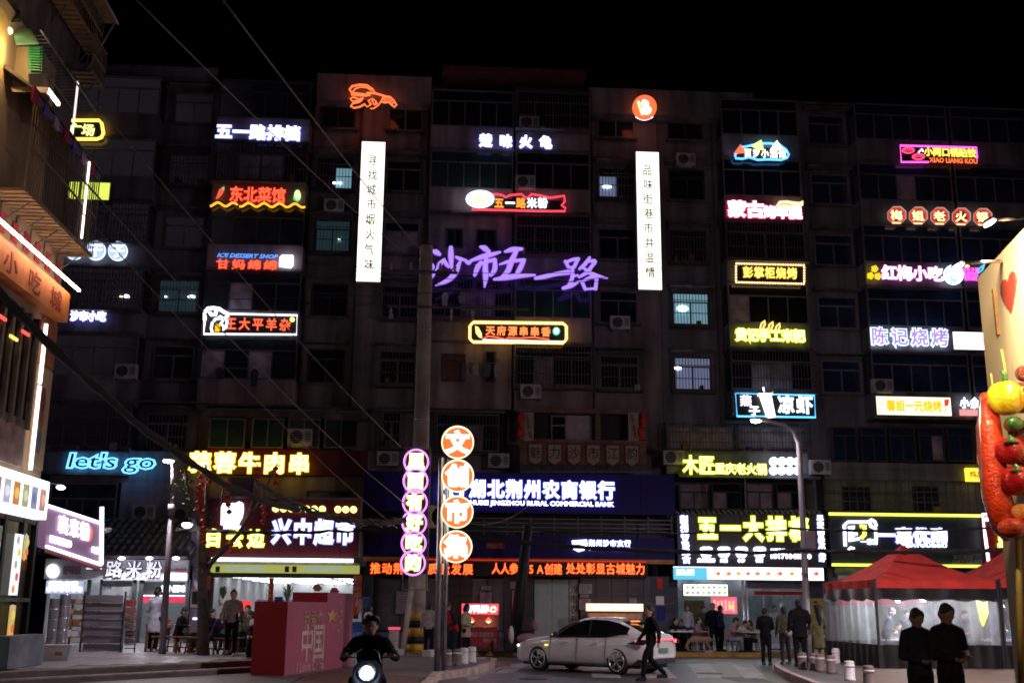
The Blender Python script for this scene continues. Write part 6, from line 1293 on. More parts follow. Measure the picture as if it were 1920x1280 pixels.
# ================================================================== RED TENTS
def tent(x0, x1, xp, yp, xpk, yeave, ybase, depth, lab, Yf):
    """pop-up tent: front edge x0..x1 (px) on plane Yf"""
    XA, Ze = XZ(x0, yeave, Yf); XB = XZ(x1, yeave, Yf)[0]; Zp = XZ(xpk, yp, Yf+depth/2)[1]; XP = (XA+XB)/2; zb = .155
    s = root('market_tent', (XP, Yf+depth/2, zb), lab, 'tent')
    n = 10; mb = MB(); v = []
    cor = [(XA, Yf), (XB, Yf), (XB, Yf+depth), (XA, Yf+depth)]; ctr = (XP, Yf+depth/2)
    for k in range(4):
        a_, b_ = cor[k], cor[(k+1) % 4]; base = len(v)
        for i in range(n+1):
            t = i/n
            for j in range(n+1):
                u = j/n; ex_ = a_[0]+(b_[0]-a_[0])*u; ey_ = a_[1]+(b_[1]-a_[1])*u
                x = ex_+(ctr[0]-ex_)*t; y = ey_+(ctr[1]-ey_)*t; sagz = Ze+(Zp-Ze)*(t**1.45)-.05*math.sin(math.pi*u)*(1-t)
                v.append((x, y, sagz))
        for i in range(n):
            for j in range(n): q = base+i*(n+1)+j; mb.add([], [], 0); mb.f.append((q, q+1, q+n+2, q+n+1)); mb.mi.append(0); mb.sm.append(True)
    mb.v = v; part('canopy', mb, m_red, s)
    for (a_, b_) in zip(cor, cor[1:]+cor[:1]):
        m_ = MB(); d = np.array(b_)-np.array(a_); k = 24; vv = []
        for i in range(k+1):
            p = np.array(a_)+d*i/k; nr = np.array([d[1], -d[0]])/np.linalg.norm(d)*.03*math.sin(i*1.3); vv += [(p[0], p[1], Ze-.0), (p[0]+nr[0], p[1]+nr[1], Ze-.22)]
        m_.add(vv, [(2*i, 2*i+2, 2*i+3, 2*i+1) for i in range(k)], 0, True); part('valance', m_, m_red, s)
        m_ = MB(); vv = []
        for i in range(k+1):
            p = np.array(a_)+d*i/k; nr = np.array([d[1], -d[0]])/np.linalg.norm(d)*.05*math.sin(i*.9+1); vv += [(p[0], p[1], Ze-.221), (p[0]+nr[0], p[1]+nr[1], Ze-.55+.03*math.sin(i))]
        m_.add(vv, [(2*i, 2*i+2, 2*i+3, 2*i+1) for i in range(k)], 0, True); part('rolled_skirt', m_, pm('black_plastic', (.02, .02, .022), .35), s)
    for p in cor: part('post', MB().box(p[0]-.03, p[0]+.03, p[1]-.03, p[1]+.03, zb, Ze+.02), m_dark, s)
    for side, (a_, b_) in enumerate(zip(cor, cor[1:]+cor[:1])):
        m_ = MB(); d = np.array(b_)-np.array(a_); k = 40; vv = []; amp = .09 if side == 3 else .035
        for i in range(k+1):
            p = np.array(a_)+d*i/k; nr = np.array([d[1], -d[0]])/np.linalg.norm(d)
            for z, am in ((Ze-.5, .2), ((Ze)/2+.4, 1), (zb+.62, 1.2)): q = p+nr*am*amp*math.sin(i*1.1+z); vv.append((q[0], q[1], z))
        m_.add(vv, [(3*i+j, 3*i+3+j, 3*i+4+j, 3*i+1+j) for i in range(k) for j in range(2)], 0, True)
        part('clear_sheet', m_, clear('clear_vinyl', (.95, .97, .98), .80, .18, .10), s)
        m_ = MB(); vv = []
        for i in range(k+1):
            p = np.array(a_)+d*i/k; nr = np.array([d[1], -d[0]])/np.linalg.norm(d); vv += [(p[0], p[1], zb+.62), (p[0]+nr[0]*.08*math.sin(i*1.4), p[1]+nr[1]*.08*math.sin(i*1.4), zb)]
        m_.add(vv, [(2*i, 2*i+2, 2*i+3, 2*i+1) for i in range(k)], 0, True); part('black_hem', m_, pm('black_plastic', (.02, .02, .022)), s)
    return s, Ze, cor
Yt1 = float(G(1645, 1252, .15)[1])
tent_a, ZeA, cA = tent(1640, 1868, 0, 1021, 1718, 1086, 1252, 4.2, 'red peaked pop-up tent with clear plastic walls and diners inside', Yt1)
tent_b, ZeB, cB = tent(1873, 2100, 0, 1016, 1960, 1086, 1252, 4.2, 'second red pop-up tent at the right edge behind the cream board', Yt1)
def bulb(x, y, Y, lab, e=150):
    p = W(x, y, Y); s = root('hanging_bulb', p, lab, 'lamp', 'bulbs in the tents'); part('bulb', MB().ell(p, (.10, .10, .11), 12, 8), emis((.9, .95, 1.), 25.), s); part('cord', MB().tube([p+np.array([0, 0, .08]), p+np.array([0, 0, .3])], .01, 5), m_black, s)
    ld = bpy.data.lights.new('bulb_light', 'POINT'); ld.energy = e; ld.color = (.85, .92, 1.); ld.shadow_soft_size = .08; lo = bpy.data.objects.new('bulb_light', ld); COL.objects.link(lo); lo.location = p+np.array([0, 0, -.12])
bulb(1683, 1121, Yt1+1., 'left hanging bulb inside the red tent'); bulb(1731, 1120, Yt1+1., 'second hanging bulb inside the red tent, above the two men'); bulb(1896, 1118, Yt1+1.2, 'hanging bulb in the second tent at the right edge', 100)
s = sroot('green_light_sign', 1841, 1145, Yt1+2., 'yellow-green glowing banner inside the red tent'); blob(s, [(1829, 1122), (1850, 1122), (1852, 1150), (1843, 1174), (1837, 1165)], Yt1+2, .04, emis((.62, .9, .05), 2.2), 'banner')
thing('back_banner', MB().box(cA[0][0]+.3, cA[1][0]-.3, Yt1+3.9, Yt1+3.95, 1.85, 2.3), pm('banner_red', (.45, .08, .12), .8), 'red cloth banner along the back of the tent', 'banner')

# ================================================================== CREAM HEART BOARD and SKEWER SCULPTURE (near right)
Bn = W(1833, 521, 8.0); bd_ = np.array([-.2, -.98]); bd_ /= np.linalg.norm(bd_); nb_ = np.array([-bd_[1], bd_[0]]); nb_ = -nb_ if nb_[0] > 0 else nb_
s = root('heart_board', (Bn[0], Bn[1], 0), 'big cream board with a raised heart and letter I, lit by warm lamps, right edge', 'board')
Ln = 3.2; q0 = Bn[:2]; q1 = q0+bd_*Ln; th = -nb_*.12
m_ = MB(); m_.prism([tuple(q0), tuple(q1), tuple(q1+th), tuple(q0+th)], Bn[2], 2, 0); part('panel', m_, pm('cream_board', (.66, .52, .34), .7, var=.06, scale=2), s)
hb = [(0, -1), (.35, -.6), (.75, -.1), (.98, .35), (.9, .75), (.6, .95), (.28, .88), (0, .58), (-.28, .88), (-.6, .95), (-.9, .75), (-.98, .35), (-.75, -.1), (-.35, -.6)]
def onboard(pts, t, z, su, sz_, mat, name, dep=.012):
    n = len(pts); vv = []
    for k in (0, dep):
        for (a_, b_) in pts: g = q0+bd_*(t+a_*su)+nb_*k; vv.append((g[0], g[1], z+b_*sz_))
    m_ = MB(); m_.add(vv, [tuple(range(n)), tuple(range(2*n-1, n-1, -1))]+[(i, i+n, (i+1) % n+n, (i+1) % n) for i in range(n)]); part(name, m_, mat, s)
def tz(px, py):
    """board coordinates of a pixel"""
    d = ray(px, py); A_ = np.array([[d[0], -bd_[0]], [d[1], -bd_[1]]]); tt = np.linalg.solve(A_, q0-CAM[:2]); return float(tt[1]), float(CAM[2]+d[2]*tt[0])
t0, z0 = tz(1878, 550); t1, z1_ = tz(1910, 550); th_, zh = tz(1894, 550); _, za = tz(1894, 512); _, zb_ = tz(1894, 589)
onboard(hb, th_, (za+zb_)/2, (t1-t0)/2, (za-zb_)/2, pm('heart_red', (.38, .05, .035), .6), 'heart')
ta, zA = tz(1866, 541); tb, zB = tz(1874, 628); onboard([(-1, -1), (1, -1), (1, 1), (-1, 1)], (ta+tb)/2, (zA+zB)/2, .02, (zA-zB)/2, m_wood, 'letter_i', .02)
tc_, zc = tz(1922, 520); onboard([(math.cos(i*.5), math.sin(i*.5)) for i in range(12)], tc_+.22, zc, .1, .22, m_dark, 'letter_shape')
def flood(px, py, px2, py2, lab, e, out=.25, tgt=None, sz=1.):
    t_, z_ = tz(px2, py2); g = q0+bd_*t_; Yh = g[1]; h_ = W(px, py, Yh-out)
    r_ = root('flood_lamp', h_, lab, 'lamp', 'flood lamps on arms over the cream board')
    part('arm', MB().tube([W(px2+60, py2-4, Yh-.1), W(px+10, py-4, Yh-out)], .012, 6), m_kerb, r_)
    part('shade', MB().ell(h_+np.array([-.005, .01, .012]), (.08*sz, .06*sz, .025*sz), 12, 8, 0, np.array(Matrix.Rotation(rad(-32), 3, 'Y'))), m_ac, r_); part('lens', MB().ell(h_+np.array([-.0, 0, -.01]), (.075*sz, .05*sz, .02*sz), 12, 8, 0, np.array(Matrix.Rotation(rad(-32), 3, 'Y'))), emis((1., .9, .75), 18.), r_)
    ld = bpy.data.lights.new('flood', 'SPOT'); ld.energy = e; ld.color = (1., .80, .50); ld.spot_size = rad(110); ld.spot_blend = .7; ld.shadow_soft_size = .04; lo = bpy.data.objects.new('flood', ld); COL.objects.link(lo); lo.location = h_+np.array([-.05, 0, -.06])
    tg = Vector(tgt) if tgt is not None else Vector((g[0]+.05, g[1]-.1, z_-.9)); lo.rotation_euler = (tg-lo.location).to_track_quat('-Z', 'Y').to_euler()
flood(1856, 416, 1868, 412, 'upper warm flood lamp on a thin arm over the cream board', 300, out=1.0, sz=.6); flood(1797, 497, 1835, 493, 'lower flood lamp on a thin arm left of the cream board corner', 120, 2.0, tuple(W(1890, 850, 7.1)), .5)
# skewer sculpture
ksk = root('skewer_sculpture', W(1885, 1010, 7.1), 'giant barbecue skewer sculpture with peppers and meat in front of the cream board', 'sculpture'); YK = 7.1
gloss = lambda n_, c_, **k: pm(n_, c_, .18, var=.45, scale=k.get('scale', 8), bump=k.get('bump', .45), coat=.6)
def wp(x, y, dy=0): return np.array(W(x, y, YK+dy))
cp = MB(); cp.tube([wp(1854, 738), wp(1854, 800), wp(1859, 860), wp(1869, 930), wp(1885, 985), wp(1898, 1008)], [.05, .08, .088, .092, .09, .055], 16); cp.ell(wp(1852, 748), (.06, .06, .045), 14, 8)
part('chilli', cp, gloss('chilli_red', (.62, .045, .012)), ksk)
rim_ = MB(); rim_.tube([wp(1838, 745, -.02), wp(1837, 800, -.02), wp(1842, 870, -.02), wp(1853, 940, -.02), wp(1870, 990, -.02)], .012, 6); part('glittering_edge', rim_, m_steel, ksk)
def pepper(x, y, r_, hh, mat, name='pepper', dy=-.12, lob=4):
    c_ = wp(x, y, dy); vs = []; n, k = 28, 14
    for i in range(k+1):
        th_ = math.pi*i/k
        for j in range(n):
            q_ = 2*math.pi*j/n; rr = r_*math.sin(th_)**.8*(1+.15*math.cos(lob*q_+.6)*math.sin(th_)-.06*math.cos(2*q_)); zz = hh*math.cos(th_)-.12*hh*(math.exp(-(th_*3)**2))
            vs.append(c_+np.array([rr*math.cos(q_), rr*math.sin(q_), zz]))
    m_ = MB(); m_.add(vs, [(i*n+j, (i+1)*n+j, (i+1)*n+(j+1) % n, i*n+(j+1) % n) for i in range(k) for j in range(n)], 0, True)
    pp = part(name, m_, mat, ksk); return pp, c_
yp, c_ = pepper(1887, 746, .115, .115, gloss('pepper_yellow', (.75, .48, .02))); part('stem', MB().tube([c_+np.array([0, 0, .1]), c_+np.array([.005, 0, .15]), c_+np.array([-.01, 0, .185])], [.022, .016, .018], 8), gloss('stem_green', (.04, .14, .03)), yp)
pepper(1900, 795, .06, .05, gloss('pepper_green', (.02, .09, .015)), 'green_pepper', -.16, 3); pepper(1897, 845, .1, .09, gloss('pepper_red', (.36, .01, .012))); pepper(1908, 900, .1, .1, gloss('pepper_red', (.36, .01, .012)), dy=-.14); pepper(1920, 960, .075, .06, gloss('onion', (.6, .22, .06)), 'onion'); pepper(1900, 990, .09, .07, gloss('tomato', (.5, .05, .02)), 'tomato')
for x, y in ((1897, 822), (1908, 876)): part('calyx', MB().tube([wp(x, y+8, -.2), wp(x, y, -.2), wp(x-6, y-6, -.2)], [.05, .018, .012], 10), MATS['stem_green'], ksk)
mt_ = pm('roast_meat', (.16, .03, .015), .3, var=.7, scale=14, bump=1., coat=.4)
for x, y, r_ in ((1916, 745, .095), (1920, 700, .05), (1917, 812, .08), (1921, 868, .07)): pepper(x, y, r_, r_*1.1, mt_, 'meat_chunk', -.1, 5)
part('skewer_stick', MB().tube([wp(1878, 655), wp(1893, 740)], .008, 6).tube([wp(1858, 700), wp(1864, 745)], .006, 6), pm('bamboo', (.45, .3, .06), .5), ksk); part('support', MB().tube([wp(1908, 985), wp(1915, 1290)], .02, 8), pm('bamboo', (.45, .3, .06)), ksk)
# ================================================================== PEOPLE
def remesh(mb, vox, smooth=3, mat=None, name='body', parent=None, disp=0., seed=0):
    me = mb.data('tmp'); ob = bpy.data.objects.new('tmp', me)
    md = ob.modifiers.new('r', 'REMESH'); md.mode = 'VOXEL'; md.voxel_size = vox; md.use_smooth_shade = True
    m2 = ob.modifiers.new('s', 'SMOOTH'); m2.factor = .5; m2.iterations = smooth
    if disp:
        tx = bpy.data.textures.get('folds') or bpy.data.textures.new('folds', 'CLOUDS'); tx.noise_scale = .16
        m3 = ob.modifiers.new('d', 'DISPLACE'); m3.texture = tx; m3.strength = disp; m3.mid_level = .5
    me2 = evalmesh(ob)
    bpy.data.objects.remove(ob); bpy.data.meshes.remove(me); me2.name = name
    me2.materials.clear(); me2.materials.append(mat)
    o = bpy.data.objects.new(name, me2); COL.objects.link(o); o.parent = parent; return o
def V(*a): return np.array(a, float)
def cap(mb, a, b, ra, rb, n=12):
    mb.tube([a, b], [ra, rb], n); mb.ell(a, (ra,)*3, n, 8); mb.ell(b, (rb,)*3, n, 8)
def loft(mb, rings, n=18):
    """rings: (x,y,z,rx,ry)"""
    vs = []
    for (x, y, z, rx, ry) in rings:
        for j in range(n): q = 2*math.pi*j/n; vs.append((x+rx*math.cos(q), y+ry*math.sin(q), z))
    k = len(rings); mb.add(vs, [(i*n+j, i*n+(j+1) % n, (i+1)*n+(j+1) % n, (i+1)*n+j) for i in range(k-1) for j in range(n)]+[tuple(range(n))[::-1], tuple(range((k-1)*n, k*n))])
POSE = {
 # joints on the right (x<0 mirrored): shoulder fixed; elbow, wrist, knee, ankle; +y is behind, -y in front
 'stand': dict(el=[(.25, .03, 1.13), (-.25, .03, 1.13)], wr=[(.27, -.05, .88), (-.27, -.05, .88)], kn=[(.10, -.02, .50), (-.10, -.02, .50)], an=[(.11, .03, .09), (-.11, .03, .09)]),
 'phone': dict(el=[(.245, .0, 1.12), (-.245, .0, 1.12)], wr=[(.08, -.25, 1.10), (-.08, -.23, 1.06)], kn=[(.10, -.03, .50), (-.10, .0, .50)], an=[(.11, .0, .09), (-.11, .06, .09)]),
 'walk': dict(el=[(.24, .12, 1.14), (-.25, -.05, 1.13)], wr=[(.25, .10, .88), (-.25, -.24, .93)], kn=[(.10, -.20, .53), (-.10, .02, .50)], an=[(.10, -.25, .10), (-.10, .36, .16)]),
 'sit': dict(el=[(.24, -.12, .72), (-.24, -.12, .72)], wr=[(.14, -.36, .74), (-.14, -.36, .74)], kn=[(.13, -.42, .46), (-.13, -.42, .46)], an=[(.14, -.40, .08), (-.14, -.44, .08)], sit=1),
 'ride': dict(el=[(.36, -.10, .78), (-.36, -.10, .78)], wr=[(.33, -.42, .66), (-.33, -.42, .66)], kn=[(.16, -.42, .50), (-.16, -.42, .50)], an=[(.15, -.34, .10), (-.15, -.34, .10)], sit=1),
}
def person(label, loc, face, pose='stand', top=(.03, .03, .035), bot=(.02, .02, .024), hair='short', h=1.72, coat=0., lean=0., head=0., vox=.026, group=None, skin=None, shoes=(.02, .02, .02), vest=None, hold=None, width=1., capcol=None, topd=0.02, hood=False, sleeves=True):
    P = POSE[pose]; sc = h/1.72; sit = P.get('sit', 0); r_ = root('person', loc, label, 'person', group, rad(face)); r_.scale = (sc*width, sc, sc)
    zo = P.get('zo', -.47) if sit else 0.     # pelvis drop
    S0 = .95+zo
    def T(p):                    # lean forward about the pelvis
        p = V(*p); a = rad(lean); q = p-V(0, 0, S0); return V(p[0], q[1]*math.cos(a)-q[2]*math.sin(a), S0+q[1]*math.sin(a)+q[2]*math.cos(a)) if True else p
    def Tz(x, y, z): return T((x, y, z+zo))
    sh = [Tz(.185, 0, 1.385), Tz(-.185, 0, 1.385)]
    el = [V(*p) if sit else T(p) for p in P['el']]; wr = [V(*p) if sit else T(p) for p in P['wr']]
    hip = [V(.085, 0, .92+zo), V(-.085, 0, .92+zo)]; kn = [V(*p) for p in P['kn']]; an = [V(*p) for p in P['an']]
    neck = Tz(0, .0, 1.47); hd = T((0, -.02, 1.59+zo)); ha = rad(head+lean*.5)
    hs = 1.1
    def H(x, y, z):              # head-space offset
        x, y, z = x*hs, y*hs, z*hs
        return hd+V(x, y*math.cos(ha)-z*math.sin(ha), y*math.sin(ha)+z*math.cos(ha))
    RH = hs*np.array([[1, 0, 0], [0, math.cos(ha), -math.sin(ha)], [0, math.sin(ha), math.cos(ha)]])
    b = MB()
    tors = [(0, 0, .88, .15, .10), (0, 0, .96, .16, .11), (0, 0, 1.08, .135, .095), (0, -.005, 1.22, .155, .11), (0, 0, 1.34, .17, .105), (0, 0, 1.42, .13, .075), (0, 0, 1.46, .06, .05)]
    def tl(rings, g=0.):
        out = []
        for (x, y, z, rx, ry) in rings: q = Tz(x, y, z); out.append((q[0], q[1], q[2], rx+g, ry+g))
        return out
    loft(b, tl(tors))
    cap(b, Tz(0, 0, 1.44), H(0, .0, -.06), .062, .062)
    b.ell(H(0, 0, .03), (.077, .095, .105), 16, 12, 0, RH); b.ell(H(0, -.03, -.045), (.055, .06, .06), 12, 8, 0, RH)     # skull and jaw
    b.tube([H(0, -.085, .03), H(0, -.115, -.008), H(0, -.09, -.02)], [.012, .017, .012], 8)                              # nose
    for s_ in (-1, 1): b.ell(H(s_*.078, .01, .0), (.014, .024, .034), 8, 6, 0, RH)                                      # ears
    for k in (0, 1):
        cap(b, sh[k], el[k], .052, .042); cap(b, el[k], wr[k], .04, .026)
        cap(b, hip[k], kn[k], .088, .058); cap(b, kn[k], an[k], .055, .038); cap(b, an[k]+V(0, .03, -.04), an[k]+V(0, -.15, -.055), .035, .03)
        d = wr[k]-el[k]; d /= np.linalg.norm(d); pal = wr[k]+d*.06; cap(b, wr[k], pal, .028, .034)
        sd_ = np.cross(d, [0, 0, 1.]) if abs(d[2]) < .9 else V(0, 1, 0); sd_ /= np.linalg.norm(sd_)+1e-9; bend = np.cross(sd_, d)
        if vox < .02:
            for j, (o_, L_) in enumerate(((-.03, .06), (-.01, .072), (.01, .068), (.03, .05))): cap(b, pal+sd_*o_, pal+sd_*o_*1.1+d*L_*.7+bend*.012, .0095, .009, 8); cap(b, pal+sd_*o_*1.1+d*L_*.7+bend*.012, pal+sd_*o_*1.1+d*L_+bend*.035, .009, .0075, 8)
            cap(b, pal-d*.03-sd_*.03, pal+d*.015-sd_*.055, .012, .010, 8)
        else:
            for o_ in (-.022, 0, .022): cap(b, pal, pal+d*.06+sd_*o_+bend*.02, .013, .011, 6)
            cap(b, pal-d*.02-sd_*.03, pal+d*.02-sd_*.05, .013, .012, 6)
    remesh(b, vox, 2, skin or m_skin, 'body', r_)
    cl = lambda c_: pm('cloth_%03d_%03d_%03d' % tuple(int(x*999) for x in c_), c_, .9, var=.35, scale=7, bump=.5, spec=.08)
    # top
    t = MB(); g = .025
    if coat: rings = [(0, .01, .95-coat, .20, .15), (0, .005, .92, .175, .135)]
    else: rings = [(0, 0, .86, .178, .13)]
    rings += [(0, 0, 1.0, .172, .125), (0, 0, 1.10, .16, .12), (0, -.005, 1.22, .178, .13), (0, 0, 1.34, .19, .12), (0, 0, 1.42, .145, .09), (0, 0, 1.475, .075, .07), (0, 0, 1.51, .066, .064)]
    loft(t, tl(rings))
    for k in (0, 1): cap(t, Tz((.03, -.03)[k], 0, 1.45), sh[k]+V(0, 0, .005), .065, .07)
    if sleeves:
        for k in (0, 1): cap(t, sh[k], el[k], .072, .060); cap(t, el[k], wr[k]-(wr[k]-el[k])*.08, .058, .042)
    if hood: t.ell(Tz(0, .08, 1.47), (.12, .08, .07), 12, 8); t.ell(Tz(0, .0, 1.47), (.10, .10, .06), 12, 8)
    remesh(t, vox, 2, cl(top), 'coat' if coat else 'jacket', r_, topd)
    if vest is not None:
        v_ = MB(); loft(v_, tl([(0, 0, .84, .19, .142), (0, 0, 1.1, .178, .135), (0, 0, 1.24, .19, .145), (0, 0, 1.36, .185, .135), (0, 0, 1.44, .12, .09)])); remesh(v_, vox, 2, cl(vest), 'vest', r_, topd)
    # trousers
    t = MB(); loft(t, [(0, 0, .84+zo+(.06 if sit else 0), .15, .115), (0, 0, .93+zo, .168, .125), (0, 0, 1.0+zo, .155, .115)])
    if bot is not None:
        for k in (0, 1): cap(t, hip[k], kn[k], .102, .074); cap(t, kn[k], an[k]+V(0, 0, .02), .07, .058)
        remesh(t, vox, 2, cl(bot), 'trousers', r_, topd)
    t = MB()
    for k in (0, 1): cap(t, an[k]+V(0, .04, -.035), an[k]+V(0, -.15, -.05), .046, .042); t.box(an[k][0]-.045, an[k][0]+.045, an[k][1]-.19, an[k][1]+.08, an[k][2]-.092, an[k][2]-.07)
    remesh(t, .018 if vox > .02 else .014, 1, cl(shoes), 'shoes', r_)
    # hair
    t = MB(); t.ell(H(0, .018, .055), (.086, .098, .094), 16, 12, 0, RH); t.ell(H(0, .05, .0), (.078, .062, .085), 12, 8, 0, RH)
    if hair == 'long': t.tube([H(0, .06, .06), H(0, .1, -.06), H(0, .12, -.25), H(0, .11, -.42)], [.08, .095, .09, .05], 12); t.ell(H(0, .1, -.2), (.12, .05, .2), 12, 8)
    if hair == 'bun': t.ell(H(0, .07, .13), (.05, .05, .045), 10, 8)
    if hair == 'bob': t.ell(H(0, .03, -.02), (.105, .09, .11), 14, 10, 0, RH)
    if hair == 'messy':
        for i in range(26): a_ = R.uniform(0, 6.28); t.ell(H(.085*math.cos(a_), .02+.08*math.sin(a_), .05+R.uniform(0, .10)), (.035, .035, .035), 6, 5)
    if capcol is not None:
        remesh(t, .014, 1, m_hair, 'hair', r_)
        t = MB(); t.ell(H(0, .01, .085), (.093, .105, .078), 16, 10, 0, RH); t.ell(H(0, -.11, .06), (.07, .07, .012), 12, 6, 0, RH); remesh(t, .012, 1, cl(capcol), 'cap', r_)
    else: remesh(t, .014, 1, m_hair, 'hair', r_, .01)
    for s_ in (-1, 1):
        if vox < .02: part('eye', MB().ell(H(s_*.032, -.088, .025), (.012, .007, .007), 8, 6), m_black, r_, world=False)
    if vox < .02: part('mouth', MB().ell(H(0, -.098, -.052), (.024, .006, .005), 8, 6), pm('lip', (.3, .1, .08)), r_, world=False)
    if hold:
        ph = root(hold, (0, 0, 0), {'phone': 'dark smartphone held by the '+label[:60]}.get(hold, hold), 'phone') if False else None
    r_['_w'] = 0; del r_['_w']
    return r_, wr, sc
def gp(x, y, z): return [float(a) for a in G(x, y, z)]
def at_d(x, Y, z):  # point on pixel column x at depth Y
    return [XZ(x, 1140, Y)[0], Y, z]
def phone(p, lab, rz=0, glow=0.):
    o = root('smartphone', p, lab, 'phone', None, rz); part('case', MB().box(-.037, .037, -.005, .005, -.075, .075), m_black, o, world=False)
    part('screen', MB().box(-.033, .033, .0055, .007, -.068, .068), emis((.6, .7, .9), .6+glow), o, world=False); return o
D = (.012, .012, .015)
# two men close on the right, looking at their phones
Y1 = 14.8; a_, wr_, sc_ = person('man with cropped hair reading his phone, left of two dark figures lower right', at_d(1716, Y1, 0), 5, 'phone', (.018, .018, .028), (.012, .012, .015), h=1.69, head=32, vox=.018, topd=.03, width=.97, skin=pm('skin_shaded', (.22, .12, .085), .7, spec=.1), shoes=D)  # skin darkened to stand for the shade on both men's faces
phone((a_.location.x+.01, Y1-.27, 1.07), 'smartphone in the hands of the left man at lower right', rad(0))
Y2_ = 14.5; a_, wr_, sc_ = person('taller man checking his phone, right of the two dark figures lower right', at_d(1772, Y2_, 0), 12, 'phone', (.024, .014, .017), (.012, .012, .014), h=1.75, head=26, vox=.018, topd=.03, width=.98, skin=MATS['skin_shaded'], shoes=D)
phone((a_.location.x+.02, Y2_-.29, 1.11), 'smartphone in the hands of the taller man at lower right', rad(10))
# man crossing in front of the car
person('man in dark clothes walking across the road in front of the white car', gp(1222, 1276, 0), -80, 'walk', (.012, .011, .014), (.01, .01, .012), h=1.73)
# group at the right kerb
gK = 'people waiting at the kerb by the lamp post'
person('man in a black hooded jacket with a phone, leftmost of the group at the kerb', gp(1438, 1246, 0), 150, 'phone', (.012, .012, .014), D, h=1.74, head=15, group=gK, shoes=(.08, .08, .07))
person('person in an olive jacket with a cream shoulder bag, second in the kerb group', gp(1474, 1244, .15), 185, 'stand', (.07, .065, .045), (.09, .09, .10), h=1.62, group=gK, shoes=(.3, .28, .28))
person('tall man in a black coat seen from behind, third in the kerb group', gp(1503, 1249, .15), 175, 'stand', D, D, h=1.82, coat=.2, group=gK, width=1.08)
person('long-haired woman in an olive green dress coat, rightmost of the kerb group', gp(1537, 1249, .15), 200, 'stand', (.12, .11, .055), (.25, .2, .16), 'long', h=1.70, coat=.45, group=gK, shoes=(.3, .25, .2))
q = gp(1480, 1192, .15); p0 = np.array(W(1479, 1187, gp(1474, 1244, .15)[1]-.2)); thing('shoulder_bag', MB().ell(p0, (.13, .06, .09)), pm('bag_cream', (.4, .33, .25), .7), 'cream shoulder bag on the hip of the person in the olive jacket', 'bag')
# people by the pole
person('man in a red vest leaning over beside the steel sign posts', gp(849, 1238, .15), -60, 'phone', (.03, .03, .035), (.02, .025, .05), h=1.70, lean=18, head=20, vest=(.5, .02, .02), shoes=(.1, .12, .14))
person('person in a long beige coat facing the man in the red vest', gp(873, 1236, .15), 60, 'phone', (.42, .33, .24), D, 'bob', h=1.62, coat=.25, head=15, shoes=(.5, .5, .5))
person('person in a pale jacket half hidden behind the concrete pole', gp(803, 1228, .15), 170, 'stand', (.36, .30, .30), D, h=1.66, vox=.03)
person('person in a pink-white top behind the scooter rider', gp(688, 1232, .15), 120, 'stand', (.45, .38, .48), D, 'bob', h=1.60, vox=.03)
# terrace people
person('man in a long white coat and dark cap, back turned, on the terrace', gp(286, 1222, .4), 160, 'phone', (.52, .54, .66), D, h=1.74, coat=.42, head=25, capcol=(.02, .02, .025), shoes=(.4, .4, .42))
person('woman in a brown striped shirt walking across the terrace with a glowing phone', gp(431, 1230, .4), 8, 'walk', (.24, .19, .16), D, 'bun', h=1.66, shoes=(.6, .45, .4))
wm = gp(431, 1230, .4); ob = phone((wm[0]+.16, wm[1]-.28, .4+1.0), 'lit smartphone in the hand of the woman in the striped shirt', 0, 1.5)
mbs = MB()
gS = 'seated diners on the terrace'
person('diner in a black coat seated at the table by the short lamp post', gp(330, 1222, .4), 80, 'sit', D, D, h=1.7, lean=14, head=18, group=gS)
person('child-height diner whose face shows behind the man in the black coat', gp(308, 1218, .4), -20, 'sit', (.25, .08, .06), D, h=1.5, lean=8, group=gS, vox=.03)
person('diner in a purple coat bending forward left of the striped shirt woman', gp(398, 1226, .4), 75, 'sit', (.10, .06, .19), (.03, .03, .05), 'bob', h=1.7, lean=25, head=10, group=gS, coat=.15)
person('diner in dark clothes left of the one in the purple coat, beside the tree trunk', gp(388, 1218, .4), 60, 'sit', D, D, h=1.62, lean=12, group=gS, vox=.03)
person('man in camouflage green seated right of the striped shirt woman', gp(462, 1219, .4), -5, 'sit', (.06, .07, .05), D, h=1.78, lean=10, head=10, group=gS)
person('diner with a pale sleeve at the far right of the terrace table', gp(480, 1222, .4), -70, 'sit', (.35, .37, .33), D, h=1.6, lean=20, group=gS, vox=.03)
# restaurant front
gR = 'diners in front of the restaurant'
def fl(x, dy=0.): return at_d(x, 42.3+dy, .15)
person('diner in a dusty pink jacket on the left, next to the dog', fl(1304), 60, 'sit', (.30, .17, .22), (.1, .09, .11), h=1.7, lean=8, group=gR, vox=.03, shoes=(.5, .5, .5))
person('diner in a pink puffy jacket hunched over the right table', fl(1366), 75, 'sit', (.42, .22, .26), (.25, .25, .3), h=1.78, lean=20, head=15, group=gR, vox=.03, width=1.15)
person('diner in a cream top eating at the right table', fl(1386, .6), 30, 'sit', (.5, .42, .34), D, h=1.66, lean=25, head=20, group=gR, vox=.03)
person('dark haired diner on the far side of the right table', fl(1412, .3), -70, 'sit', (.2, .16, .15), D, 'bob', h=1.62, lean=15, group=gR, vox=.03)
person('diner in black at the table behind the car tail', fl(1262, .8), 40, 'sit', D, D, h=1.66, lean=8, group=gR, vox=.03)
person('diner in dark clothes in the shade at the left restaurant table', fl(1280, 1.2), -40, 'sit', (.05, .05, .06), D, h=1.6, lean=12, group=gR, vox=.03)
person('standing person in a dark green coat with a red cap under the red menu', fl(1318, 1.6), 10, 'stand', (.05, .06, .06), (.2, .02, .03), h=1.66, coat=.25, vox=.03, capcol=(.3, .02, .02))
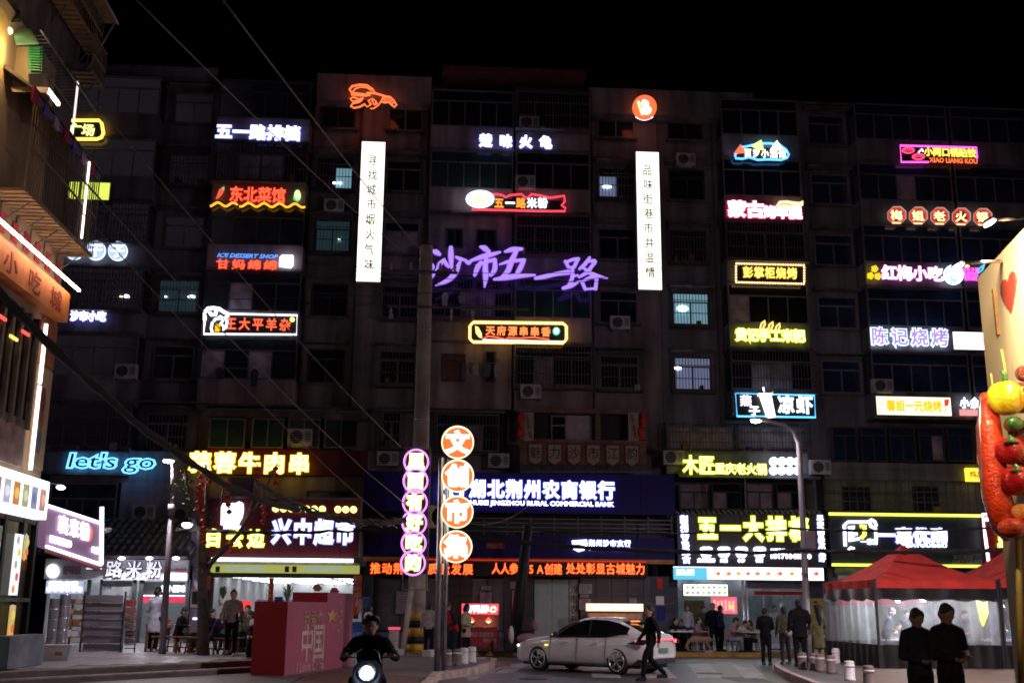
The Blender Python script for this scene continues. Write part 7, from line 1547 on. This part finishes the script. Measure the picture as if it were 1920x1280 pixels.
person('standing man in black beside the red capped person under the red menu', fl(1337, 1.2), -20, 'stand', D, D, h=1.76, coat=.1, vox=.03)
person('waiter in a white shirt at the counter of the restaurant', fl(1287, 2.2), 0, 'stand', (.5, .5, .58), D, h=1.68, vox=.03)
person('standing person in a dark blue jacket between the two restaurant tables', fl(1350, .9), 100, 'stand', (.03, .04, .09), D, h=1.68, vox=.03)
person('diner in a grey top facing left behind the pink puffy jacket', fl(1376, 1.3), 90, 'sit', (.14, .14, .16), D, h=1.66, lean=10, group=gR, vox=.03)
person('cook in a pale apron behind the steel counter of the restaurant', fl(1452, 2.6), 0, 'phone', (.45, .46, .5), D, h=1.7, vox=.03)
person('shopper in a dark jacket inside the bright supermarket doorway', at_d(520, 45.5, .16), 160, 'stand', (.04, .04, .07), D, h=1.7, vox=.03)
person('cashier in a red top at the supermarket counter', at_d(560, 47.0, .16), 20, 'stand', (.45, .03, .04), D, h=1.62, vox=.03)
gD = 'people inside the red tents'
for i, (x, dy, fc, c_, hh, lab) in enumerate(((1657, 1.3, 60, (.03, .04, .06), 1.75, 'shadowy diner at the left inside the red tent'), (1672, 2.0, 20, (.08, .08, .1), 1.7, 'diner in grey behind the leftmost one inside the red tent'), (1697, 2.4, -10, (.03, .04, .06), 1.7, 'diner seen over the left man\'s shoulder inside the tent'), (1800, 2.2, 10, (.07, .08, .12), 1.7, 'diner in blue-grey beside the glowing green banner'), (1862, 1.2, 70, (.06, .08, .12), 1.86, 'large diner in a blue jacket right of the green banner'), (1885, 2.0, -60, (.04, .08, .05), 1.7, 'diner at the right end of the tent'), (1902, 1.6, -30, (.05, .08, .15), 1.75, 'diner in blue in the second tent'))):
    st_ = x in (1657, 1697, 1862, 1800); person(lab, at_d(x, Yt1+dy, .16), fc, 'phone' if st_ else 'sit', c_, D, h=hh*(.93 if st_ else 1), lean=18, head=15, vox=.03, group=gD)
def tb(x, Y, lab, gpn, mat, w_=1.0):
    X = XZ(x, 1140, Y)[0]; r_ = root('table', (X, Y, .155), lab, 'table', gpn); part('top', MB().box(-w_/2, w_/2, -.35, .35, .70, .74), mat, r_, world=False)
    for a in (-1, 1):
        for b in (-1, 1): part('leg', MB().tube([(a*(w_/2-.08), b*.28, .70), (a*(w_/2-.04), b*.3, 0)], .018, 6), m_steel, r_, world=False)
    for i in range(4): z = .74; part('dish', MB().lathe([(.05, z), (.1, z+.04), (.105, z+.045), (.03, z+.02)], (-.35+i*.23, .1*(-1)**i, 0), 12), m_white, r_, world=False)
for x, Y, lab, m_t in ((1672, Yt1+1.5, 'table at the left inside the red tent', m_white), (1875, Yt1+1.5, 'table at the right inside the red tent', m_white), (1396, 42.5, 'folding table of the pink jacket diners', m_conc), (1277, 42.6, 'folding table at the left of the restaurant front', m_white)): tb(x, Y, lab, 'dining tables at the eateries', m_t)
st_me = None
for i, x in enumerate((1262, 1280, 1304, 1366, 1386, 1412, 1672, 1885)):
    Y = {1262: 43.1, 1280: 43.5, 1386: 42.9, 1412: 42.6}.get(x, 42.3) if x < 1500 else Yt1+{1657: 1.3, 1672: 2., 1697: 2.4, 1800: 2.2, 1862: 1.2, 1885: 2.}[x]
    X = XZ(x, 1140, Y)[0]; mb = MB(); mb.lathe([(.15, .38), (.17, .40), (.17, .42), (.02, .425)], (X, Y, .155), 14)
    for k in range(4): a = math.pi/4+k*math.pi/2; mb.tube([(X+.12*math.cos(a), Y+.12*math.sin(a), .54), (X+.17*math.cos(a), Y+.17*math.sin(a), .156)], .015, 5)
    thing('plastic_stool', mb, pm('stool_red', (.35, .03, .03), .5) if i % 2 else pm('stool_blue', (.04, .08, .2), .5), 'plastic stool under the diner '+{1262: 'in black behind the car tail', 1280: 'in dark clothes at the left restaurant table', 1304: 'in dusty pink beside the dog', 1366: 'in the pink puffy jacket', 1386: 'in the cream top', 1412: 'on the far side of the right table', 1657: 'at the left end of the red tent', 1672: 'in grey inside the red tent', 1697: 'seen over the left man in the tent', 1800: 'left of the glowing green banner', 1862: 'right of the glowing green banner', 1885: 'at the right end of the tent'}[x], 'stool', 'plastic stools under the seated diners')
# dog
dg_ = gp(1312, 1226, .15); dg_[1] = 41.95; dg_[0] = XZ(1316, 1226, 41.95)[0]; dg_[2] = .16
s = root('dog', dg_, 'light brown dog sniffing the kerb between the two seated diners', 'dog', None, rad(180))
b = MB(); loftx = [(.32, .44, .10), (.2, .45, .125), (.0, .44, .115), (-.18, .45, .105), (-.3, .45, .08)]
b.tube([V(x, 0, z) for x, z, r_ in loftx], [r_ for _, _, r_ in loftx], 12); b.ell(V(.32, 0, .44), (.1, .1, .13), 10, 8); b.ell(V(-.3, 0, .44), (.09, .08, .1), 10, 8)
b.tube([V(.34, 0, .47), V(.45, 0, .40), V(.52, 0, .28)], [.075, .06, .055], 10); b.ell(V(.54, 0, .24), (.065, .055, .07), 10, 8); b.tube([V(.56, 0, .22), V(.62, 0, .13)], [.04, .026], 8)
for s_ in (-1, 1): b.tube([V(.52, s_*.04, .29), V(.49, s_*.07, .33), V(.5, s_*.08, .25)], [.02, .024, .012], 6)
for s_, o_ in ((-1, .03), (1, -.05)): b.tube([V(.27+o_, s_*.07, .42), V(.25+o_, s_*.07, .24), V(.27+o_, s_*.07, .14), V(.27+o_, s_*.07, .02)], [.06, .034, .024, .02], 8); b.ell(V(.29+o_, s_*.07, .02), (.035, .024, .02), 8, 6)
for s_, o_ in ((-1, -.03), (1, .05)): b.tube([V(-.27+o_, s_*.07, .43), V(-.22+o_, s_*.07, .28), V(-.34+o_, s_*.07, .17), V(-.31+o_, s_*.07, .02)], [.075, .045, .024, .02], 8); b.ell(V(-.29+o_, s_*.07, .02), (.035, .024, .02), 8, 6)
b.tube([V(-.36, 0, .47), V(-.48, 0, .40), V(-.54, 0, .28)], [.03, .022, .012], 8)
remesh(b, .018, 2, pm('dog_fur', (.32, .2, .13), .9, var=.3, scale=6), 'body', s)

# ================================================================== CAR
CW = np.array(G(1075, 1258, 0)); car = root('parked_car', (0, 0, 0), 'white fastback saloon car turning away in the middle of the road', 'car')
ctr = (np.array(G(1143, 1263, 0))+np.array(G(1008, 1258, 0)))/2
pm('car_white', (.7, .69, .74), .22, var=.04, coat=1.); m_car = MATS['car_white']; m_cg = pm('car_glass', (.008, .008, .01), .06, var=.1, spec=.7)
# local axes: +x = rear, -x = front, y=-1 side faces the camera
xs_ = [-2.3, -2.27, -2.15, -1.9, -1.5, -1.0, -.5, 0, .5, 1.0, 1.5, 1.85, 2.1, 2.24, 2.3]
top_ = [.60, .68, .76, .83, .90, .955, .965, .975, .985, 1.0, 1.03, 1.05, 1.04, .98, .86]
bot_ = [.30, .24, .21, .19, .19, .19, .19, .19, .19, .19, .2, .22, .26, .32, .42]
hw_ = [.58, .70, .80, .87, .905, .915, .92, .92, .92, .92, .915, .89, .85, .78, .70]
def carring(x, zt, zb, w_):
    pts = []
    prof = [(0, zb), (w_*.86, zb), (w_*.97, zb+.07), (w_, zb+(zt-zb)*.38), (w_*.985, zb+(zt-zb)*.62), (w_*.975, zb+(zt-zb)*.76), (w_*.93, zt-.05), (w_*.84, zt-.005), (w_*.5, zt+.022), (0, zt+.03)]
    pts = [(x, -a_, z) for a_, z in prof]+[(x, a_, z) for a_, z in prof[::-1][1:-1]]
    return pts
mb = MB(); vs = []; nn_ = 18
for x, zt, zb, w_ in zip(xs_, top_, bot_, hw_): vs += carring(x, zt, zb, w_)
mb.add(vs, [(i*nn_+j, i*nn_+(j+1) % nn_, (i+1)*nn_+(j+1) % nn_, (i+1)*nn_+j) for i in range(len(xs_)-1) for j in range(nn_)]+[tuple(range(nn_)), tuple(range((len(xs_)-1)*nn_, len(xs_)*nn_))[::-1]], 0, True)
WB = (-1.33, 1.36); WR = .335
tmp = bpy.data.objects.new('tmpc', mb.data('tmpc')); COL.objects.link(tmp)
sb = tmp.modifiers.new('s', 'SUBSURF'); sb.levels = 2; sb.subdivision_type = 'CATMULL_CLARK'
cut = []
for wx_ in WB:
    for sd in (1,):
        cm = MB(); cm.lathe([(WR+.05, -1.3), (WR+.05, 1.3)], (wx_, 0, WR+.005), 40, 0, 1); co = bpy.data.objects.new('cut', cm.data('cut')); COL.objects.link(co); cut.append(co)
        bo = tmp.modifiers.new('b', 'BOOLEAN'); bo.object = co; bo.operation = 'DIFFERENCE'; bo.solver = 'EXACT'
bpy.context.view_layer.update(); dgp = bpy.context.evaluated_depsgraph_get(); bm_ = bpy.data.meshes.new_from_object(tmp.evaluated_get(dgp)); bpy.data.objects.remove(tmp)
for c_ in cut: bpy.data.objects.remove(c_)
bm_.materials.clear(); bm_.materials.append(m_car)
for p_ in bm_.polygons: p_.use_smooth = True
bm_.name = 'body'; bo_ = part('body', bm_, m_car, car, world=False)
# glasshouse
gx = [-.98, -.70, -.35, .05, .45, .9, 1.3, 1.65, 1.98]; gz = [.95, 1.13, 1.31, 1.425, 1.46, 1.44, 1.36, 1.22, 1.06]; gw = [.70, .74, .70, .66, .645, .64, .63, .64, .66]
def greenhouse(inset, zs_, mi_top=None):
    vs = []; n = 9
    for x, z, w_ in zip(gx, gz, gw):
        base = .93; w0 = .86-inset; z = z-zs_
        prof = [(-w0, base), (-(w0+(w_-inset-w0)*.55), base+(z-base)*.55), (-(w_-inset)*.98, base+(z-base)*.88), (-(w_-inset)*.8, base+(z-base)*.985), (0, z)]
        ring = [(x, a_, b_) for a_, b_ in prof]+[(x, -a_, b_) for a_, b_ in prof[::-1][1:]]; vs += ring
    return vs, n
vs, n = greenhouse(0, 0); mb = MB()
for i in range(len(gx)-1):
    for j in range(n-1):
        f = (i*n+j, i*n+j+1, (i+1)*n+j+1, (i+1)*n+j)
        keep = (j in (3, 4) and 2 <= i <= 5) or j in (2, 5) or (i >= 7 and j in (0, 1, 6, 7))
        if keep: mb.f.append(f); mb.mi.append(0); mb.sm.append(True)
mb.v = vs
part('roof', mb, m_car, car, world=False)
mb = MB(); mb.v = [(a_, b_*.992, c_-.004) for a_, b_, c_ in vs]
for i in range(len(gx)-1):
    for j in range(n-1): mb.f.append((i*n+j, i*n+j+1, (i+1)*n+j+1, (i+1)*n+j)); mb.mi.append(0); mb.sm.append(True)
part('window_glass', mb, m_cg, car, world=False)
part('pillar', MB().tube([(.42, -.852, .95), (.40, -.69, 1.36)], .022, 6), m_black, car, world=False)
for s_ in (-1, 1):
    part('window_trim', MB().tube([(-.92, s_*.865, .955), (0, s_*.875, .965), (1.0, s_*.875, .985), (1.75, s_*.86, 1.02)], .012, 6), m_black, car, world=False)
for wx_ in WB:
    for sd in (-1, 1):
        yo = sd*.80; w = part('wheel', MB().lathe([(WR-.10, yo-.1), (WR-.02, yo-.11), (WR, yo-.08), (WR, yo+.08), (WR-.02, yo+.11), (WR-.10, yo+.1)], (wx_, 0, WR), 36, 0, 1), m_tyre, car, world=False)
        part('rim', MB().lathe([(WR-.085, yo+sd*.10), (WR-.085, yo+sd*.118), (WR-.11, yo+sd*.118), (WR-.115, yo+sd*.10)], (wx_, 0, WR), 30, 0, 1, False), m_steel, w, world=False)
        part('hub', MB().lathe([(.05, yo+sd*.10), (.05, yo+sd*.125)], (wx_, 0, WR), 16, 0, 1), m_steel, w, world=False)
        for k in range(5):
            for dd in (-.13, .13):
                a = 2*math.pi*k/5+dd+.3; part('spoke', MB().tube([(wx_+.04*math.cos(a-dd), yo+sd*.112, WR+.04*math.sin(a-dd)), (wx_+(WR-.1)*math.cos(a), yo+sd*.112, WR+(WR-.1)*math.sin(a))], [.016, .011], 6), m_steel, w, world=False)
part('underbody', MB().box(-2.0, 2.0, -.7, .7, .16, .3), m_black, car, world=False)
for wx_ in WB: part('wheel_well', MB().box(wx_-.4, wx_+.4, -.68, .68, .2, .74), m_black, car, world=False)
for x_ in (-.92, .02, .98): part('door_gap', MB().tube([(x_, -.921, .27), (x_+.01, -.925, .5), (x_+.03, -.905, .78), (x_+.04, -.87, .93)], .006, 5), m_black, car, world=False)
for x_ in (-.32, .68): part('door_handle', MB().ell((x_, -.915, .80), (.1, .02, .018), 10, 6), m_car, car, world=False)
part('sill', MB().tube([(-.95, -.87, .235), (.98, -.87, .235)], .035, 8), m_dark, car, world=False)
mr = part('mirror', MB().ell((-.62, -1.0, 1.0), (.10, .09, .065), 12, 8).tube([(-.66, -.88, .96), (-.64, -.95, .98)], .02, 6), m_dark, car, world=False); part('mirror_indicator', MB().ell((-.72, -1.02, .985), (.012, .04, .012), 8, 6), emis((1., .75, .1), 1.5), mr, world=False)
for s_ in (-1, 1):
    part('headlight', MB().ell((-2.16, s_*.62, .66), (.1, .16, .045), 12, 8), emis((.85, .9, 1.), 3.5), car, world=False)
    tlt = part('tail_light', MB().prism([(1.72, .80), (2.10, .90), (2.29, .90), (2.31, .80), (2.2, .76)], .05, 1, -.915 if s_ < 0 else .865), m_black, car, world=False)
    for k in range(4): part('red_led', MB().ell((2.0+k*.08, s_*(.905-.03*k*1.3), .845), (.03, .02, .035), 8, 6), emis((1., .10, .07), 5.), tlt, world=False)
part('tail_light_bar', MB().box(2.255, 2.315, -.74, .74, .87, .905), emis((1., .04, .06), 3.), car, world=False)
part('brake_light', MB().box(1.40, 1.46, -.2, .2, 1.345, 1.365), emis((1., .2, .05), 4.), car, world=False)
npl = part('number_plate', MB().box(2.30, 2.325, -.24, .24, .55, .68), pm('plate_green', (.10, .28, .16), .5), car, world=False)
part('side_indicator', MB().ell((-1.02, -.925, .70), (.07, .012, .02), 10, 6), emis((1., .72, .12), 2.), car, world=False)
part('bumper_trim', MB().prism([(1.80, .22), (2.28, .34), (2.30, .40), (2.05, .40), (1.9, .3)], .06, 1, -.90), m_dark, car, world=False); part('rear_diffuser', MB().box(2.1, 2.3, -.66, .66, .29, .40), m_dark, car, world=False)
car.location = (float(ctr[0]+.66), float(ctr[1]+.70), 0); car.rotation_euler.z = rad(-42); car.scale = (.96, .96, 1)
# ================================================================== SCOOTER AND RIDER
Ys = 16.2; sx0 = XZ(690, 1240, Ys)[0]
sc = root('scooter', (sx0, Ys, 0), 'electric scooter with a blazing round headlight ridden towards the camera', 'scooter')
m_sc = pm('scooter_dark', (.03, .035, .05), .3, coat=.5); m_scl = pm('scooter_pale', (.35, .38, .45), .35, coat=.4)
def sp(n_, mb_, m_): return part(n_, mb_, m_, sc, world=False)
sp('front_shield', MB().prism([(-.17, .42), (.17, .42), (.22, .62), (.19, .86), (.10, .95), (-.10, .95), (-.19, .86), (-.22, .62)], .09, 1, -.12), m_sc)
sp('headlight', MB().ell((0, -.2, .80), (.085, .05, .085), 20, 12), emis((.9, .96, 1.), 9.)); sp('headlight_ring', MB().lathe([(.11, -.17), (.125, -.19), (.11, -.22)], (0, 0, .80), 24, 0, 1), m_scl)
sp('windscreen', MB().prism([(-.17, .96), (.17, .96), (.13, 1.07), (-.13, 1.07)], .008, 1, -.13), clear('visor', (.7, .8, .95), .6, .1))
sp('visor_frame', MB().tube([(-.19, -.14, .92), (-.15, -.14, 1.06), (-.08, -.14, 1.10)], .008, 6).tube([(.19, -.14, .92), (.15, -.14, 1.06), (.08, -.14, 1.10)], .008, 6), m_steel)
sp('handlebar', MB().tube([(-.38, .08, 1.0), (-.2, .02, .99), (.2, .02, .99), (.38, .08, 1.0)], .017, 8), m_black)
for s_ in (-1, 1):
    sp('brake_lever', MB().tube([(s_*.2, -.02, 1.0), (s_*.37, -.05, 1.0)], .008, 6), m_steel); sp('mirror', MB().tube([(s_*.25, .0, 1.0), (s_*.30, -.02, 1.06)], .007, 6).ell((s_*.31, -.02, 1.09), (.05, .012, .03), 10, 6), m_black)
sp('front_mudguard', MB().ell((0, -.3, .42), (.08, .24, .12), 14, 8), m_scl); w = sp('wheel', MB().lathe([(.12, -.045), (.2, -.05), (.215, 0), (.2, .05), (.12, .045)], (0, -.32, .215), 24, 0, 0), m_tyre); w2 = sp('wheel', MB().lathe([(.12, -.045), (.2, -.05), (.215, 0), (.2, .05), (.12, .045)], (0, .98, .215), 24, 0, 0), m_tyre)
sp('floor_board', MB().box(-.16, .16, -.05, .4, .26, .32), m_sc); sp('seat', MB().ell((0, .65, .72), (.15, .36, .07), 14, 8), m_black); sp('rear_body', MB().ell((0, .7, .5), (.16, .42, .2), 14, 8), m_sc)
sp('front_basket_lid', MB().box(-.16, .16, -.26, -.13, .60, .64), m_scl)
sd = bpy.data.lights.new('headlight_beam', 'SPOT'); sd.energy = 55; sd.color = (.85, .92, 1.); sd.spot_size = rad(70); sd.spot_blend = .6; sd.shadow_soft_size = .06; so = bpy.data.objects.new('headlight_beam', sd); COL.objects.link(so); so.location = (sx0, Ys-.33, .8); so.rotation_euler = (rad(80), 0, 0)
POSE['ride2'] = dict(el=[(.33, -.06, .97), (-.33, -.06, .97)], wr=[(.30, -.36, 1.0), (-.30, -.36, 1.0)], kn=[(.17, -.40, .66), (-.17, -.40, .66)], an=[(.14, -.28, .36), (-.14, -.28, .36)], sit=1, zo=-.20)
rd_, _, _ = person('scooter rider in a bulky black jacket with messy dark hair facing the camera', (sx0, Ys+.42, 0), 0, 'ride2', (.02, .015, .016), (.012, .012, .016), 'messy', h=1.72, lean=8, vox=.018, width=1.12, topd=.02, hood=True)
# raise the seated upper body: the scooter seat is 0.77 m high
for ch in rd_.children: pass
rd_.location.z = .0

# ================================================================== BOLLARDS
b0 = None
for i, (x, y, c_, lab) in enumerate(((839, 1248, 0, 'leftmost bollard by the steel posts'), (858, 1247, 0, 'second bollard by the steel posts'), (870, 1244, 1, 'white bollard, third from the left by the steel posts'), (885, 1241, 1, 'white bollard farthest right by the steel posts'), (1505, 1254, 0, 'bollard behind the kerb group, first from left'), (1527, 1256, 0, 'tan bollard in front of the long-haired woman'), (1538, 1258, 0, 'bollard right of the long-haired woman'), (1559, 1262, 0, 'bollard left of the tent corner'), (1594, 1276, 1, 'pale bollard low in the picture left of the two men'), (1630, 1288, 0, 'bollard cut by the lower edge of the picture'), (1568, 1243, 1, 'round topped stone beside the tent'))):
    p = gp(x, y, .15)
    if b0 is None:
        b0 = r_ = root('bollard', p, lab, 'bollard', 'stone bollards along the kerbs'); part('shaft', MB().lathe([(.13, 0), (.125, .06), (.115, .07), (.11, .40), (.10, .43), (.03, .44)], (0, 0, 0), 18), pm('bollard_stone', (.2, .16, .15), .7, var=.3, scale=5), r_, world=False); part('band', MB().lathe([(.118, .30), (.118, .35)], (0, 0, 0), 18), m_white, r_, world=False)
    else: r_ = copy_tree(b0); r_.location = p; r_['label'] = lab
    if c_:
        for ch in r_.children:
            if ch.name.startswith('shaft'): ch.data = ch.data.copy(); ch.data.materials[0] = m_white
# ================================================================== FOOD CARTS
def cart(x0, x1, y0, yb, Y, lab, sign, red):
    s = root('food_cart', at_d((x0+x1)/2, Y, .15), lab, 'food cart')
    pbox(s, 'light_sign', x0, x1, y0, y0+14+(6 if red else 0), Y, emis((1., .10, .13), 1.2) if red else emis((1., .62, .35), 1.8), .35)
    row(s, sign, x0+3, x1-(18 if red else 3), y0+(10 if red else 7), 13 if red else 9, Y-.01, W5 if red else emis((1., .95, .85), 2.6), None, bold=.05, depth=.01, wf=.95)
    if red: blob(s, [(x1-18, y0+14), (x1-14, y0+5), (x1-7, y0+4), (x1-3, y0+10), (x1-6, y0+16), (x1-12, y0+17)], Y-.01, .01, emis((1., .75, .6), 1.6), 'food_picture'); blob(s, circ(x1-10, y0+11, 4, 3, 8), Y-.021, .01, emis((.7, .3, .1), 1.), 'food_detail')
    for x in (x0+1, x1-2):
        for dy in (0, .5): pbox(s, 'post', x, x+1.5, y0+14, yb-20, Y+dy, m_alu, .03)
    yc = y0+60 if red else y0+45
    pbox(s, 'counter', x0, x1, yc-12, yb-20, Y, pm('cart_red', (.35, .02, .04), .6) if red else m_alu, .6)
    pbox(s, 'inner_back', x0+2, x1-2, y0+18, yc-12, Y+.62, pm('cart_inner', (.4, .28, .22), .7), .03)
    for i, x in enumerate((x0+18, x0+50) if red else (x0+15,)):
        p = W(x, y0+32, Y+.25); l_ = part('heat_lamp', MB().lathe([(.02, .12), (.13, .0), (.14, -.02)], tuple(p), 14), emis((1., .16, .05), 1.3), s); part('bulb', MB().ell(p+np.array([0, 0, -.02]), (.06, .06, .05), 8, 6), emis((1., .8, .5), 9.), l_)
    for i in range(12): p = W(x0+6+i*(x1-x0-12)/11, yc-14, Y+.2); part('skewered_food', MB().ell(p, (.07, .09, .06), 8, 6), pm('roast_food', (.16, .05, .02), .5), s)
    if red:
        line(s, '卤鸭货 现卤现卖', (x0+x1)/2, yc-2, 50, 7, Y-.01, pm('cart_letter', (.5, .35, .35)), .01, .006); line(s, '特色小吃', x0+52, yc+9, 24, 6, Y-.01, pm('cart_letter', (.5, .35, .35)), .01, .006)
    for x in (x0+12, x1-12): p = W(x, yb-6, Y+.1); part('wheel', MB().lathe([(.1, -.04), (.22, -.04), (.22, .04), (.1, .04)], (p[0], p[1], .37), 18, 0, 0), m_tyre, s)
cart(866, 935, 1131, 1232, 41.0, 'small red lit street food cart with heat lamps, left of the leaning dark pole', '卤鸭脖', True)
cart(1101, 1206, 1131, 1232, 41.2, 'food cart with an orange-white lit roof sign behind the white car', '武汉热干面炸串', False)
# freezer and small street objects
s = root('blue_freezer', at_d(672, 40.6, .15), 'blue freezer cabinet right of the red display box', 'freezer'); pbox(s, 'case', 656, 686, 1165, 1222, 40.6, pm('freezer_blue', (.03, .08, .32), .4), .6); pbox(s, 'lid', 655, 687, 1160, 1165, 40.58, m_white, .64); line(s, '冰淇淋', 671, 1190, 22, 9, 40.59, pm('pale_blue', (.3, .45, .7)), .01, .006)
s = root('notice_pillar', at_d(698, 42.9, .15), 'dark pillar with a house number and blue notices between supermarket and bank', 'pillar'); pbox(s, 'shaft', 680, 699, 1078, 1180, 42.9, m_slate, .3); line(s, '515', 687, 1095, 12, 7, 42.89, pm('number_blue', (.1, .15, .5)), 0, .006); pbox(s, 'blue_notice', 679, 693, 1120, 1138, 42.88, pm('notice_blue', (.08, .2, .5), .5), .02); pbox(s, 'white_edge', 679, 693, 1119, 1120, 42.87, m_white, .03)
for x, lab in ((690, 'white bottle on the blue freezer, right one'), (675, 'white bottle on the blue freezer, left one')): p = W(x, 1160, 40.8); thing('bottle', MB().lathe([(.05, 0), (.055, .02), (.055, .16), (.02, .22), (.02, .27)], tuple(p), 12), m_white, lab, 'bottle')
s = root('white_cabinet', at_d(738, 40.0, .15), 'low white cabinet with a red light strip left of the leaning pale pole', 'cabinet'); pbox(s, 'case', 729, 747, 1182, 1222, 40, m_ac, .5); pbox(s, 'red_strip', 728, 750, 1175, 1180, 39.98, emis((.9, .1, .15), .8), .4)
s = root('parked_scooter', at_d(985, 41.0, .15), 'scooter with a pink child seat parked between the dark pole and the car', 'scooter')
cx = s.location.x; cy = 41.0
part('seat', MB().ell((cx, cy, .9), (.3, .15, .07)), m_black, s); part('body', MB().ell((cx+.1, cy, .62), (.42, .16, .2)), pm('scooter_pink', (.4, .2, .25), .4), s); part('front_shield', MB().ell((cx-.5, cy, .75), (.1, .2, .32)), m_white, s); part('child_seat', MB().ell((cx+.35, cy, 1.1), (.14, .14, .2)), pm('scooter_pink', (.4, .2, .25)), s); part('handlebar', MB().tube([(cx-.45, cy-.3, 1.15), (cx-.45, cy+.3, 1.15)], .02, 6).tube([(cx-.5, cy, .8), (cx-.45, cy, 1.15)], .02, 6), m_dark, s)
for x in (cx-.55, cx+.5): part('wheel', MB().lathe([(.14, -.05), (.22, -.05), (.22, .05), (.14, .05)], (x, cy, .37), 18, 0, 1), m_tyre, s)
s = root('water_dispenser', at_d(366, 32., .4), 'pale dispenser with a small glowing top between stools left of the tree', 'dispenser'); Yd = 32.; pbox(s, 'case', 357, 372, 1162, 1185, Yd, pm('disp', (.35, .3, .42), .6), .3); pbox(s, 'glow', 361, 371, 1157, 1161, Yd, emis((.7, .8, 1.), 1.6), .2); pbox(s, 'stand', 358, 371, 1185, 1216, Yd+.02, m_dark, .25)
s = root('parked_scooter', at_d(476, 30., .4), 'dark scooter partly hidden behind the left side of the red display box', 'scooter'); p = s.location
part('body', MB().ell((p.x, p.y, .95), (.16, .4, .28)), m_sc, s); part('wheel', MB().lathe([(.14, -.05), (.24, -.05), (.24, .05), (.14, .05)], (p.x, p.y-.35, .64), 18, 0, 0), m_tyre, s); part('mudguard', MB().ell((p.x, p.y-.35, .9), (.07, .2, .06)), m_steel, s)
bpy.data.scenes.remove(TS)
